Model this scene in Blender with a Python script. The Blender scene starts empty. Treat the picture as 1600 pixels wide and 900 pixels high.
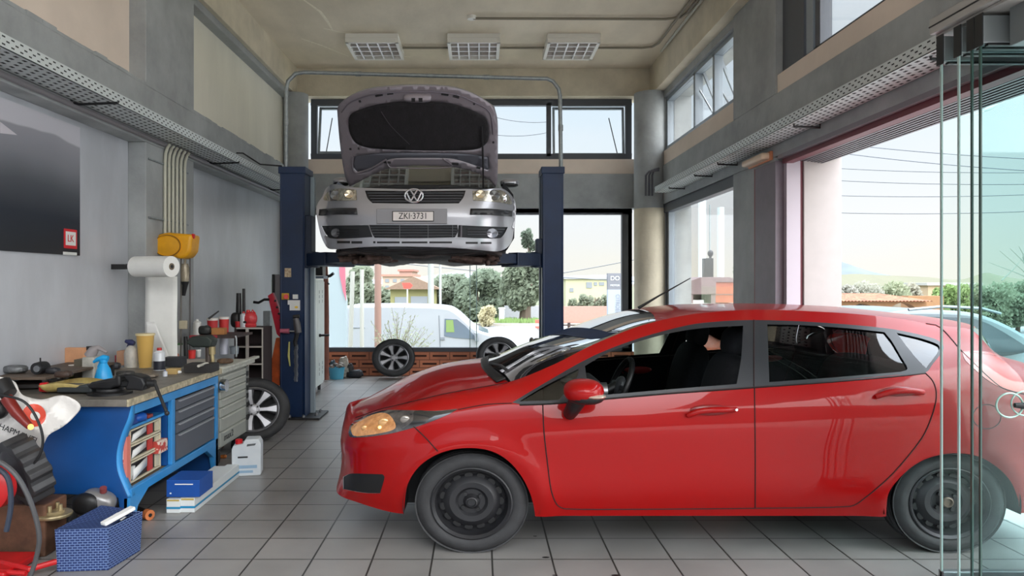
import bpy, bmesh, math, random
import numpy as np
from mathutils import Vector, Matrix
from mathutils.geometry import delaunay_2d_cdt
C = bpy.context.scene.collection
R = math.radians
random.seed(7)

# ---------------------------------------------------------------- camera, sky, sun, exposure
F = 1145.0; HX = 750.0; HY = 440.0; CZ = 1.4      # focal length in pixels, horizon point, eye height
VS = .877                                          # the photograph's height to width ratio of round things
cam_d = bpy.data.cameras.new('camera'); cam = bpy.data.objects.new('camera', cam_d); C.objects.link(cam)
cam.location = (0, 0, CZ); cam.rotation_euler = (R(90), 0, 0)
cam_d.sensor_width = 36; cam_d.lens = 36*F/1600
cam_d.shift_x = (800-HX)/1600; cam_d.shift_y = -(450-HY)/1600
cam_d.clip_start = .05; cam_d.clip_end = 3000
bpy.context.scene.camera = cam
vs = bpy.context.scene.view_settings
vs.view_transform = 'Standard'; vs.look = 'None'; vs.gamma = 1; vs.use_curve_mapping = False
vs.exposure = 1.02

def lin(c):
    return tuple(((v/255)/12.92 if v/255 <= .04045 else ((v/255+.055)/1.055)**2.4) for v in c) + (1,)

world = bpy.data.worlds.new('sky'); bpy.context.scene.world = world; world.use_nodes = True
nt = world.node_tree; nt.nodes.clear()
N = nt.nodes.new; L = nt.links.new
geo = N('ShaderNodeTexCoord'); sep = N('ShaderNodeSeparateXYZ'); L(geo.outputs['Generated'], sep.inputs[0])
ramp = N('ShaderNodeValToRGB'); L(sep.outputs['Z'], ramp.inputs[0])
el = ramp.color_ramp.elements
el[0].position = 0.0; el[0].color = lin((240, 234, 218)); el[1].position = .9; el[1].color = lin((220, 230, 242))
e = el.new(.08); e.color = lin((232, 234, 234)); e = el.new(.25); e.color = lin((206, 224, 238))
nz = N('ShaderNodeTexNoise'); nz.inputs['Scale'].default_value = 3; nz.inputs['Detail'].default_value = 5
mp = N('ShaderNodeMapping'); mp.inputs['Scale'].default_value = (1, 1, 3.5); L(geo.outputs['Generated'], mp.inputs[0]); L(mp.outputs[0], nz.inputs['Vector'])
cr = N('ShaderNodeValToRGB'); L(nz.outputs['Fac'], cr.inputs[0])
cr.color_ramp.elements[0].position = .35; cr.color_ramp.elements[0].color = (0, 0, 0, 1)
cr.color_ramp.elements[1].position = .65; cr.color_ramp.elements[1].color = (.55, .55, .55, 1)
mx = N('ShaderNodeMixRGB'); L(cr.outputs[0], mx.inputs[0]); L(ramp.outputs[0], mx.inputs[1]); mx.inputs[2].default_value = lin((228, 232, 238))
# overcast: the cover is much brighter high up than near the horizon
mr = N('ShaderNodeMapRange'); L(sep.outputs['Z'], mr.inputs[0]); mr.interpolation_type = 'SMOOTHSTEP'
mr.inputs[1].default_value = .30; mr.inputs[2].default_value = .75; mr.inputs[3].default_value = .60; mr.inputs[4].default_value = 4.7
bg = N('ShaderNodeBackground'); L(mx.outputs[0], bg.inputs[0]); L(mr.outputs[0], bg.inputs[1])
wo = N('ShaderNodeOutputWorld'); L(bg.outputs[0], wo.inputs[0])

sun_d = bpy.data.lights.new('sun', 'SUN'); sun = bpy.data.objects.new('sun', sun_d); C.objects.link(sun)
sun_d.energy = 2.5; sun_d.angle = R(70); sun_d.color = (1, .98, .95)
sun.rotation_euler = (R(64), 0, R(38))

# ---------------------------------------------------------------- helpers
def at(px, py, Y):
    return Vector(((px-HX)/F*Y, Y, CZ-(py-HY)/F*Y))
def on(px, py, z):                                   # point at height z
    Y = F*(CZ-z)/(py-HY)
    return Vector(((px-HX)/F*Y, Y, z))

class MB:
    def __init__(s): s.v = []; s.f = []; s.m = []; s.cur = 0
    def add(s, vs_, fs):
        b = len(s.v); s.v += [tuple(p) for p in vs_]
        for f in fs: s.f.append(tuple(b+i for i in f)); s.m.append(s.cur)
        return s
    def mi(s, i): s.cur = i; return s
    def box(s, x0, x1, y0, y1, z0, z1, M=None):
        p = [(x, y, z) for z in (z0, z1) for y in (y0, y1) for x in (x0, x1)]
        if M is not None: p = [M @ Vector(q) for q in p]
        return s.add(p, [(0, 2, 3, 1), (4, 5, 7, 6), (0, 1, 5, 4), (2, 6, 7, 3), (0, 4, 6, 2), (1, 3, 7, 5)])
    def tube(s, pts, r, n=8, cap=True, sz=1.0):
        pts = [Vector(p) for p in pts]; rs = r if isinstance(r, (list, tuple)) else [r]*len(pts)
        vv = []; up = None
        for i, p in enumerate(pts):
            d = (pts[min(i+1, len(pts)-1)]-pts[max(i-1, 0)]).normalized()
            if up is None:
                up = Vector((0, 0, 1)) if abs(d.z) < .9 else Vector((1, 0, 0))
            a = d.cross(up).normalized(); up = a.cross(d).normalized()
            for k in range(n):
                t = 2*math.pi*k/n; o = (a*math.cos(t)+up*math.sin(t))*rs[i]; o.z *= sz
                vv.append(p+o)
        ff = []
        for i in range(len(pts)-1):
            for k in range(n):
                k2 = (k+1) % n; ff.append((i*n+k, i*n+k2, (i+1)*n+k2, (i+1)*n+k))
        if cap: ff += [tuple(range(n))[::-1], tuple((len(pts)-1)*n+k for k in range(n))]
        return s.add(vv, ff)
    def lathe(s, prof, c=(0, 0, 0), n=24, axis='z', sz=1.0, M=None, sy=1.0):
        # prof: list of (r, h) around the axis
        vv = []
        for r, h in prof:
            for k in range(n):
                t = 2*math.pi*k/n; a, b = r*math.cos(t), r*math.sin(t)
                if axis == 'z': p = (a, b*sy, h)
                elif axis == 'y': p = (a, h, b*sz)
                else: p = (h, a, b*sz)
                vv.append(p)
        vv = [Vector(p) for p in vv]
        if M is not None: vv = [M @ p for p in vv]
        vv = [p+Vector(c) for p in vv]
        ff = []
        for i in range(len(prof)-1):
            for k in range(n):
                k2 = (k+1) % n; ff.append((i*n+k, i*n+k2, (i+1)*n+k2, (i+1)*n+k))
        if prof[0][0] > 1e-5: ff.append(tuple(range(n))[::-1])
        if prof[-1][0] > 1e-5: ff.append(tuple((len(prof)-1)*n+k for k in range(n)))
        return s.add(vv, ff)
    def prism(s, poly, a, b, axis='y', M=None):
        n = len(poly)
        def P(u, v, w):
            q = {'y': (u, w, v), 'x': (w, u, v), 'z': (u, v, w)}[axis]
            return M @ Vector(q) if M is not None else q
        vv = [P(u, v, a) for u, v in poly]+[P(u, v, b) for u, v in poly]
        ff = [tuple(range(n)), tuple(range(2*n-1, n-1, -1))]+[(i, (i+1) % n+0, (i+1) % n+n, i+n) for i in range(n)]
        return s.add(vv, ff)
    def ell(s, c, rx, ry, rz, n=16, m=10, M=None, p=1.0):
        vv = []
        for i in range(m+1):
            ph = math.pi*i/m-math.pi/2
            for k in range(n):
                t = 2*math.pi*k/n
                f_ = lambda q: math.copysign(abs(q)**p, q)
                q = Vector((rx*f_(math.cos(ph))*f_(math.cos(t)), ry*f_(math.cos(ph))*f_(math.sin(t)), rz*f_(math.sin(ph))))
                if M is not None: q = M @ q
                vv.append(q+Vector(c))
        ff = []
        for i in range(m):
            for k in range(n):
                k2 = (k+1) % n; ff.append((i*n+k, i*n+k2, (i+1)*n+k2, (i+1)*n+k))
        return s.add(vv, ff)
    def sheet(s, P, nu, nv):
        vv = [P(i/nu, j/nv) for j in range(nv+1) for i in range(nu+1)]
        return s.add(vv, [(j*(nu+1)+i, j*(nu+1)+i+1, (j+1)*(nu+1)+i+1, (j+1)*(nu+1)+i) for j in range(nv) for i in range(nu)])
    def build(s, name, mats, parent=None, smooth=True, bevel=0, solid=None, fix=True, angle=40, seg=2):
        me = bpy.data.meshes.new(name); me.from_pydata(s.v, [], s.f)
        if not isinstance(mats, (list, tuple)): mats = [mats]
        for m_ in mats: me.materials.append(m_)
        for p, mi_ in zip(me.polygons, s.m): p.material_index = mi_
        bm = bmesh.new(); bm.from_mesh(me)
        bmesh.ops.remove_doubles(bm, verts=bm.verts, dist=1e-5)
        if fix: bmesh.ops.recalc_face_normals(bm, faces=bm.faces)
        bm.to_mesh(me); bm.free()
        if smooth:
            me.polygons.foreach_set('use_smooth', [True]*len(me.polygons))
            me.set_sharp_from_angle(angle=R(angle))
        o = bpy.data.objects.new(name, me); C.objects.link(o)
        if parent is not None:
            o.parent = parent; o.matrix_parent_inverse = parent.matrix_basis.inverted()
        if solid:
            md = o.modifiers.new('solid', 'SOLIDIFY'); md.thickness = solid; md.offset = -1
            if len(mats) > 1: md.material_offset = 1; md.material_offset_rim = 1
        if bevel:
            md = o.modifiers.new('bevel', 'BEVEL'); md.width = bevel; md.segments = seg; md.limit_method = 'ANGLE'; md.angle_limit = R(35)
            md.harden_normals = False
        return o
def tag(o, label, cat, group=None):
    o['label'] = label; o['category'] = cat
    if group: o['group'] = group
    return o
def thing(name, label, cat, loc=(0, 0, 0), group=None):
    o = bpy.data.objects.new(name, None); C.objects.link(o); o.location = loc; o.empty_display_size = .1
    return tag(o, label, cat, group)
def struct(o): o['kind'] = 'structure'; return o
def lab(o, t): o['label'] = t; return o
def copy_thing(root, loc=None, label=None, group=None):
    def rec(o, par):
        c = o.copy(); C.objects.link(c); c.parent = par
        for ch in o.children: rec(ch, c)
        return c
    c = rec(root, None)
    if loc is not None: c.location = loc
    if label: c['label'] = label
    if group: c['group'] = group
    return c

# ---------------------------------------------------------------- materials
MATS = {}
def mat(name, col, rough=.5, metal=0, var=0, scale=8, bump=0, bscale=None, col2=None, coat=0, emit=None, es=1, spec=.5, detail=6, contrast=(.35, .65), trans=0, stretch=(1, 1, 1)):
    if name in MATS: return MATS[name]
    m = bpy.data.materials.new(name); m.use_nodes = True; t = m.node_tree; b = t.nodes['Principled BSDF']
    c = lin(col)
    b.inputs['Base Color'].default_value = c; b.inputs['Roughness'].default_value = rough; b.inputs['Metallic'].default_value = metal
    b.inputs['Coat Weight'].default_value = coat; b.inputs['Coat Roughness'].default_value = .03
    b.inputs['Specular IOR Level'].default_value = spec
    if trans: b.inputs['Transmission Weight'].default_value = trans
    if emit: b.inputs['Emission Color'].default_value = lin(emit); b.inputs['Emission Strength'].default_value = es
    if var or col2 or bump:
        tc = t.nodes.new('ShaderNodeTexCoord'); mpn = t.nodes.new('ShaderNodeMapping'); mpn.inputs['Scale'].default_value = stretch
        t.links.new(tc.outputs['Object'], mpn.inputs[0])
        n = t.nodes.new('ShaderNodeTexNoise'); n.inputs['Scale'].default_value = scale; n.inputs['Detail'].default_value = detail; n.inputs['Roughness'].default_value = .6
        t.links.new(mpn.outputs[0], n.inputs['Vector'])
        if var or col2:
            r = t.nodes.new('ShaderNodeValToRGB'); t.links.new(n.outputs['Fac'], r.inputs[0])
            r.color_ramp.elements[0].position = contrast[0]; r.color_ramp.elements[1].position = contrast[1]
            if col2 is None:
                c1 = tuple(max(0, x*(1-var)) for x in c[:3])+(1,); c2 = tuple(min(1, x*(1+var)) for x in c[:3])+(1,)
            else: c1 = lin(col2); c2 = c
            r.color_ramp.elements[0].color = c1; r.color_ramp.elements[1].color = c2
            t.links.new(r.outputs[0], b.inputs['Base Color'])
        if bump:
            n2 = t.nodes.new('ShaderNodeTexNoise'); n2.inputs['Scale'].default_value = bscale or scale*4; n2.inputs['Detail'].default_value = 5
            t.links.new(mpn.outputs[0], n2.inputs['Vector'])
            bp = t.nodes.new('ShaderNodeBump'); bp.inputs['Strength'].default_value = bump; bp.inputs['Distance'].default_value = .01
            t.links.new(n2.outputs['Fac'], bp.inputs['Height']); t.links.new(bp.outputs[0], b.inputs['Normal'])
    MATS[name] = m
    return m
def glass(name, tint=(255, 255, 255), refl=1.0, ior=1.5):
    if name in MATS: return MATS[name]
    m = bpy.data.materials.new(name); m.use_nodes = True; t = m.node_tree; t.nodes.clear()
    o = t.nodes.new('ShaderNodeOutputMaterial'); tr = t.nodes.new('ShaderNodeBsdfTransparent'); gl = t.nodes.new('ShaderNodeBsdfGlossy')
    tr.inputs[0].default_value = lin(tint); gl.inputs[1].default_value = .02
    fr = t.nodes.new('ShaderNodeFresnel'); fr.inputs[0].default_value = ior
    ml = t.nodes.new('ShaderNodeMath'); ml.operation = 'MULTIPLY'; ml.inputs[1].default_value = refl; t.links.new(fr.outputs[0], ml.inputs[0])
    mxs = t.nodes.new('ShaderNodeMixShader'); t.links.new(ml.outputs[0], mxs.inputs[0]); t.links.new(tr.outputs[0], mxs.inputs[1]); t.links.new(gl.outputs[0], mxs.inputs[2])
    t.links.new(mxs.outputs[0], o.inputs[0]); MATS[name] = m
    return m
def grid_mat(name, col, mortar, w, h, ms, off=(0, 0), axes='xy', rough=.4, offset=0.0, var=.08, slot=None, bias=0, stain=None, bump=.3):
    m = bpy.data.materials.new(name); m.use_nodes = True; t = m.node_tree; b = t.nodes['Principled BSDF']
    tc = t.nodes.new('ShaderNodeTexCoord'); sp = t.nodes.new('ShaderNodeSeparateXYZ'); cb = t.nodes.new('ShaderNodeCombineXYZ')
    t.links.new(tc.outputs['Object'], sp.inputs[0])
    for k, a in enumerate(axes):
        ad = t.nodes.new('ShaderNodeMath'); ad.operation = 'SUBTRACT'; ad.inputs[1].default_value = off[k]
        t.links.new(sp.outputs[a.upper()], ad.inputs[0]); t.links.new(ad.outputs[0], cb.inputs[k])
    br = t.nodes.new('ShaderNodeTexBrick'); t.links.new(cb.outputs[0], br.inputs['Vector'])
    br.offset = offset; br.squash = 1
    c = lin(col)
    br.inputs['Color1'].default_value = tuple(x*(1-var) for x in c[:3])+(1,); br.inputs['Color2'].default_value = tuple(x*(1+var) for x in c[:3])+(1,)
    br.inputs['Mortar'].default_value = lin(mortar); br.inputs['Scale'].default_value = 1; br.inputs['Mortar Size'].default_value = ms; br.inputs['Mortar Smooth'].default_value = .1
    br.inputs['Brick Width'].default_value = w; br.inputs['Row Height'].default_value = h
    out = br.outputs['Color']
    if slot:
        b2 = t.nodes.new('ShaderNodeTexBrick'); t.links.new(cb.outputs[0], b2.inputs['Vector']); b2.offset = offset
        b2.inputs['Color1'].default_value = b2.inputs['Color2'].default_value = lin(slot); b2.inputs['Scale'].default_value = 1
        b2.inputs['Mortar Size'].default_value = h*.38; b2.inputs['Mortar Smooth'].default_value = 0; b2.inputs['Brick Width'].default_value = w; b2.inputs['Row Height'].default_value = h
        mxn = t.nodes.new('ShaderNodeMixRGB'); t.links.new(b2.outputs['Fac'], mxn.inputs[0]); mxn.inputs[1].default_value = lin(slot); t.links.new(out, mxn.inputs[2]); out = mxn.outputs[0]
    if stain:
        n = t.nodes.new('ShaderNodeTexNoise'); n.inputs['Scale'].default_value = stain[1]; n.inputs['Detail'].default_value = 8
        t.links.new(tc.outputs['Object'], n.inputs['Vector'])
        r = t.nodes.new('ShaderNodeValToRGB'); r.color_ramp.elements[0].position = .38; r.color_ramp.elements[1].position = .62
        v0 = 1-stain[0]; r.color_ramp.elements[0].color = (v0, v0, v0, 1); t.links.new(n.outputs['Fac'], r.inputs[0])
        ml = t.nodes.new('ShaderNodeMixRGB'); ml.blend_type = 'MULTIPLY'; ml.inputs[0].default_value = 1
        t.links.new(out, ml.inputs[1]); t.links.new(r.outputs[0], ml.inputs[2]); out = ml.outputs[0]
        rr = t.nodes.new('ShaderNodeMapRange'); t.links.new(n.outputs['Fac'], rr.inputs[0]); rr.inputs[3].default_value = rough-.08; rr.inputs[4].default_value = rough+.15
        t.links.new(rr.outputs[0], b.inputs['Roughness'])
    else: b.inputs['Roughness'].default_value = rough
    t.links.new(out, b.inputs['Base Color'])
    bp = t.nodes.new('ShaderNodeBump'); bp.inputs['Strength'].default_value = bump; bp.inputs['Distance'].default_value = -.005
    t.links.new(br.outputs['Fac'], bp.inputs['Height']); t.links.new(bp.outputs[0], b.inputs['Normal'])
    MATS[name] = m
    return m
def text(name, s, size, loc, rot, m, parent=None, depth=.0008, sx=1, align='CENTER'):
    cu = bpy.data.curves.new(name, 'FONT'); cu.body = s; cu.size = size; cu.align_x = align; cu.align_y = 'CENTER'; cu.extrude = depth
    to = bpy.data.objects.new('tmp', cu); C.objects.link(to); bpy.context.view_layer.update()
    me = bpy.data.meshes.new_from_object(to); bpy.data.objects.remove(to)
    for v in me.vertices: v.co.x *= sx
    me.materials.clear(); me.materials.append(m)
    M = Matrix.Translation(loc) @ (rot if isinstance(rot, Matrix) else Matrix.Rotation(R(rot[2]), 4, 'Z') @ Matrix.Rotation(R(rot[1]), 4, 'Y') @ Matrix.Rotation(R(rot[0]), 4, 'X'))
    me.transform(M); me.name = name
    o = bpy.data.objects.new(name, me); C.objects.link(o)
    if parent is not None: o.parent = parent; o.matrix_parent_inverse = parent.matrix_basis.inverted()
    return o

black = mat('black plastic', (22, 22, 24), .45)
rubber = mat('rubber', (38, 38, 40), .75, bump=.15, scale=30)
white = mat('white plastic', (225, 226, 224), .4)
steel = mat('steel', (150, 152, 155), .35, .9, var=.1)
dsteel = mat('dark steel', (52, 52, 54), .5, .5, var=.3, scale=15)
chrome = mat('chrome', (225, 226, 228), .12, 1)
galv = mat('galvanised', (150, 156, 158), .45, .6, var=.15, scale=25)
redp = mat('red plastic', (205, 28, 35), .35)
ink = mat('printed black', (25, 25, 28), .6)
whitep = mat('white paper', (235, 235, 232), .8, var=.03)
# ================================================================ THE ROOM
grayp = mat('grey painted concrete', (156, 159, 160), .6, var=.16, scale=2.5, bump=.25, bscale=22)
grayw = mat('grey painted plaster', (188, 191, 198), .34, var=.12, scale=1.6, bump=.12, bscale=10, stretch=(1, 1, .4))
conc = mat('bare concrete', (206, 195, 174), .75, var=.12, scale=2.2, bump=.3, bscale=30)
ceilm = mat('concrete ceiling', (218, 205, 184), .8, var=.10, scale=1.5, bump=.3, bscale=12, stretch=(1, .5, 1))
pinkp = mat('pinkish plaster', (226, 210, 196), .8, var=.05, scale=2, bump=.15)
creamp = mat('cream plaster', (232, 228, 214), .8, var=.05, scale=2, bump=.15, stretch=(1, 1, .3))
alu = mat('dark grey aluminium', (84, 87, 94), .45, .3)
aluL = mat('light grey aluminium', (150, 158, 166), .4, .4)
floorm = grid_mat('floor tiles', (150, 147, 144), (62, 60, 58), .302, .302, .005, off=(.061, 3.694), axes='xy', rough=.3, var=.05, stain=(.2, 1.7))
brickm = grid_mat('hollow brick', (206, 130, 98), (140, 88, 70), .30, .118, .007, off=(0, 0), axes='xz', rough=.8, offset=.5, var=.12, slot=(62, 30, 22), stain=(.2, 6))
YF = -1.2; YB = 10.9; ZC = 4.54; XL = -2.87; XR = 2.80
m = MB(); m.box(-3.1, 3.1, YF, YB+.3, -.12, 0); struct(m.build('floor', floorm, smooth=False))
m = MB(); m.box(-3.3, 3.3, YF, YB+.3, ZC, ZC+.2); struct(m.build('ceiling', ceilm, smooth=False))
# left wall: lower wall, beam, upper panels, pilasters, top beam, round corner column
m = MB(); m.box(-3.15, XL, YF, YB+.3, 0, 4.54)
struct(m.build('wall_left', grayw, smooth=False))
rg = random.Random(3)
m = MB()
m.box(XL, -2.72, YF, YB, 2.54, 3.0)                    # beam, its upper edge roughly cast
y = YF
while y < YB:
    s_ = min(.16, YB-y); m.box(XL, -2.722, y, y+s_, 3.0, 3.03+rg.uniform(-.008, .008)); y += s_
m.box(XL, -2.72, 5.97, 6.97, 3.0, 4.12); m.box(XL, -2.722, 5.97, 6.97, 0, 2.54)
m.box(XL, -2.74, YF, YB, 4.06, 4.14)
struct(m.build('trim_1', grayp, smooth=False, bevel=.006))
m = MB(); m.box(XL-.02, XL+.012, YF, 5.97, 3.0, 4.06); struct(m.build('trim_2', pinkp, smooth=False))
m = MB(); m.box(XL-.02, XL+.012, 6.97, YB, 3.0, 4.06); struct(m.build('trim_3', creamp, smooth=False))
m = MB(); m.box(XL, -2.69, YF, YB, 4.14, ZC); m.box(2.49, 3.0, YF, YB, 4.12, ZC); m.box(-2.7, 2.5, YB-.12, YB+.3, 4.13, ZC)
struct(m.build('trim_4', conc, smooth=False, bevel=.006))
m = MB(); m.lathe([(.18, 2.4), (.18, 4.13)], (-2.69, 10.7, 0), 28); m.lathe([(.235, 2.45), (.235, 4.12)], (2.47, 10.62, 0), 32)
struct(m.build('trim_5', grayp))
m = MB(); m.lathe([(.235, 0), (.235, 2.45)], (2.47, 10.62, 0), 32); m.lathe([(.18, 0), (.18, 2.4)], (-2.69, 10.7, 0), 28)
struct(m.build('trim_6', conc))
# back wall
m = MB(); m.box(-2.87, 2.3, YB, YB+.22, 0, .353)
struct(m.build('wall_back', brickm, smooth=False))
m = MB(); m.box(-2.87, 2.8, YB-.03, YB+.25, 2.49, 3.0); struct(m.build('trim_7', grayp, smooth=False, bevel=.006))
m = MB(); m.box(-2.87, 2.8, YB-.01, YB+.25, 3.0, 3.22); struct(m.build('trim_8', pinkp, smooth=False, bevel=.004))
clear = glass('clear glass', (253, 254, 254), .3)
def frame_y(mb, x0, x1, z0, z1, w, y0, y1):          # rectangular frame in a wall facing -Y
    mb.box(x0, x1, y0, y1, z0, z0+w); mb.box(x0, x1, y0, y1, z1-w, z1); mb.box(x0, x0+w, y0, y1, z0+w, z1-w); mb.box(x1-w, x1, y0, y1, z0+w, z1-w)
def frame_x(mb, y0, y1, z0, z1, w, x0, x1):
    mb.box(x0, x1, y0, y1, z0, z0+w); mb.box(x0, x1, y0, y1, z1-w, z1); mb.box(x0, x1, y0, y0+w, z0+w, z1-w); mb.box(x0, x1, y1-w, y1, z0+w, z1-w)
YW = YB+.06
win = thing('window_1', '', ''); del win['label'], win['category']; struct(win)
m = MB(); frame_y(m, -2.53, 2.27, 3.22, 4.13, .09, YW, YW+.08)
for xm in (-.25-1.0, .0, 1.03): m.box(xm-.035, xm+.035, YW, YW+.08, 3.27, 4.08)
m.build('window_frame', alu, win, smooth=False, bevel=.004)
m = MB(); m.box(-2.5, -1.25, YW+.035, YW+.045, 3.25, 4.1); m.box(-1.25, 2.24, YW+.035, YW+.045, 3.25, 4.1); m.build('window_pane', clear, win, smooth=False)
for (x0, x1, op) in ((-2.42, -1.3, .28), (1.09, 2.17, .12)):   # two tilted-out sashes
    s_ = MB(); M = Matrix.Translation((0, YW+.1, 4.03)) @ Matrix.Rotation(R(-op*40), 4, 'X') @ Matrix.Translation((0, -YW-.1, -4.03))
    for b_ in ((x0, x1, 3.29, 3.325), (x0, x1, 3.99, 4.03), (x0, x0+.035, 3.325, 3.99), (x1-.035, x1, 3.325, 3.99)):
        s_.box(b_[0], b_[1], YW+.09, YW+.12, b_[2], b_[3], M)
    s_.build('window_sash', aluL, win, smooth=False)
    s_ = MB(); s_.tube([(x0+.1 if x0 < 0 else x1-.1, YW+.06, 3.3), (x0+.16 if x0 < 0 else x1-.2, YW+.25, 3.9)], .008); s_.build('window_stay', dsteel, win)
win = thing('window_2', '', ''); del win['label'], win['category']; struct(win)
m = MB(); frame_y(m, -2.6, 2.27, .353, 2.49, .06, YW-.02, YW+.08); m.box(2.12, 2.27, YW-.02, YW+.08, .353, 2.49); m.box(-2.6, 2.27, YW-.02, YW+.08, 2.40, 2.49)
m.build('window_frame', alu, win, smooth=False, bevel=.004)
pane_e = mat('glass edge', (160, 185, 180), .2)
for (a, b_) in ((-2.55, -.155), (-.145, 2.12)):
    m = MB(); m.box(a, b_, YW+.03, YW+.04, .41, 2.40); m.build('window_pane', clear, win, smooth=False)
m = MB(); m.box(-.156, -.144, YW+.025, YW+.045, .41, 2.40); m.box(-.058, -.046, YW+.025, YW+.045, .41, 2.40); m.build('pane_joint', pane_e, win, smooth=False)

# right wall: windows Y 7.53..10.46, pillar 6.44..7.53, door opening 3.3..6.44
m = MB()
m.box(2.6, 3.0, YF, YB+.2, 2.5, 3.05)
m.box(2.6, 3.0, 6.46, 7.53, 0, 2.5); m.box(2.6, 3.0, 6.46, 7.53, 3.05, 4.12)
m.box(2.6, 3.0, 10.46, YB+.2, 0, 2.5); m.box(2.6, 3.0, 10.46, YB+.2, 3.05, 4.12)
struct(m.build('wall_right', grayp, smooth=False, bevel=.008))
m = MB(); m.box(2.62, 3.0, 7.53, 10.46, 3.05, 3.26); m.box(2.62, 3.0, YF, 6.46, 3.05, 3.22)
struct(m.build('trim_9', pinkp, smooth=False, bevel=.004))
m = MB(); m.box(2.75, 3.0, 10.4, 10.6, 0, 4.1); m.box(2.62, 3.0, 7.53, 10.46, 4.03, 4.12); struct(m.build('trim_10', grayp, smooth=False))
win = thing('window_3', '', ''); del win['label'], win['category']; struct(win)
m = MB(); frame_x(m, 7.53, 10.46, 3.26, 4.03, .06, 2.66, 2.76)
for ym in (8.35, 9.1): m.box(2.66, 2.76, ym-.035, ym+.035, 3.3, 4.0)
m.build('window_frame', aluL, win, smooth=False, bevel=.004)
m = MB(); m.box(2.705, 2.715, 7.56, 10.43, 3.3, 4.0); m.build('window_pane', clear, win, smooth=False)
M = Matrix.Translation((2.72, 0, 4.0)) @ Matrix.Rotation(R(-22), 4, 'Y') @ Matrix.Translation((-2.72, 0, -4.0))
s_ = MB()
for b_ in ((8.4, 9.05, 3.3, 3.335), (8.4, 9.05, 3.97, 4.0), (8.4, 8.435, 3.33, 3.97), (9.015, 9.05, 3.33, 3.97)): s_.box(2.73, 2.76, b_[0], b_[1], b_[2], b_[3], M)
s_.build('window_sash', aluL, win, smooth=False)
s_ = MB(); s_.tube([(2.7, 9.0, 3.75), (2.9, 9.0, 3.4)], .012); s_.tube([(2.7, 8.45, 3.75), (2.9, 8.45, 3.4)], .012); s_.build('window_stay', steel, win)
win = thing('window_4', '', ''); del win['label'], win['category']; struct(win)
m = MB(); frame_x(m, 7.53, 10.46, 0.02, 2.5, .07, 2.66, 2.76); m.box(2.62, 2.72, 7.53, 10.46, 2.38, 2.5); m.box(2.67, 2.75, 7.6, 7.64, .1, 2.4); m.build('window_frame', alu, win, smooth=False, bevel=.004)
m = MB(); m.box(2.66, 2.74, 10.33, 10.40, .05, 2.42); m.build('window_jamb', aluL, win, smooth=False, bevel=.004)
for a, b_ in ((7.6, 8.98), (9.0, 10.38)):
    m = MB(); m.box(2.705, 2.715, a, b_, .08, 2.40); m.build('window_pane', clear, win, smooth=False)
win = thing('window_5', '', ''); del win['label'], win['category']; struct(win)
m = MB(); frame_x(m, 1.2, 6.3, 3.22, 4.1, .05, 2.68, 2.78); m.box(2.66, 2.8, 6.02, 6.44, 3.22, 4.12); m.box(2.68, 2.78, 5.78, 5.86, 3.22, 4.1)
m.build('window_frame', alu, win, smooth=False, bevel=.004)
m = MB(); m.box(2.67, 2.72, 5.88, 6.0, 3.26, 4.08); m.build('window_jamb', aluL, win, smooth=False, bevel=.004)
m = MB(); m.box(2.72, 2.73, 1.2, 5.8, 3.25, 4.1); m.build('window_pane', clear, win, smooth=False)
# large side door: jamb, rails, lintel, rolled shutter box
mauve = mat('mauve grey paint', (118, 108, 118), .5, var=.08)
wine = mat('wine red paint', (112, 52, 62), .5)
lilac = mat('pale lilac jamb', (190, 180, 190), .5)
door = thing('door_1', '', ''); del door['label'], door['category']; struct(door)
m = MB(); m.box(2.592, 2.664, 6.43, 6.90, 0, 2.46); m.build('jamb_strip', mauve, door, smooth=False)
m = MB(); m.box(2.785, 2.81, 6.38, 6.46, 0, 2.47); m.box(2.592, 2.60, 6.90, 6.93, 0, 2.46); m.build('shutter_rail', wine, door, smooth=False)
m = MB(); m.box(2.666, 2.785, 6.37, 6.46, 0, 2.47); m.build('jamb_strip', lilac, door, smooth=False)
m = MB(); m.box(2.812, 3.14, 6.36, 6.9, 0, 2.5); m.box(3.0, 3.14, YF, 6.36, 2.51, 2.64); struct(m.build('trim_11', mat('white painted wall end', (176, 168, 166), .6, var=.03), smooth=False, bevel=.005))
sh = mat('shutter grey', (128, 122, 128), .45, .2)
m = MB()
for k in range(7): m.box(2.78+.03*k, 2.80+.03*k, YF, 6.38, 2.45-.004*k, 2.50)
m.box(2.6, 3.0, YF, 6.40, 2.47, 2.505); m.build('shutter', sh, door, smooth=False)
m = MB(); m.box(2.64, 2.72, YF, 6.40, 2.43, 2.50); m.build('shutter_rail', wine, door, smooth=False)
# far edge of ground the room stands on

for k, q in enumerate((((475, 0), (500, 18), (512, 34), (520, 48)), ((505, 44), (530, 50), (580, 54)), ((470, 60), (500, 70), (545, 88)), ((620, 88), (645, 89)))):
    m = MB(); P = [Vector(((x-HX)/F*(F*(ZC-CZ)/(HY-y)), F*(ZC-CZ)/(HY-y), ZC-.0015)) for x, y in q]; m.tube(P, [.012]+[.02]*(len(P)-2)+[.006], 5, sz=.08); struct(m.build('ceiling_streak', mat('pale cement streak', (236, 226, 206), .85, var=.1, scale=30)))
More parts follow.
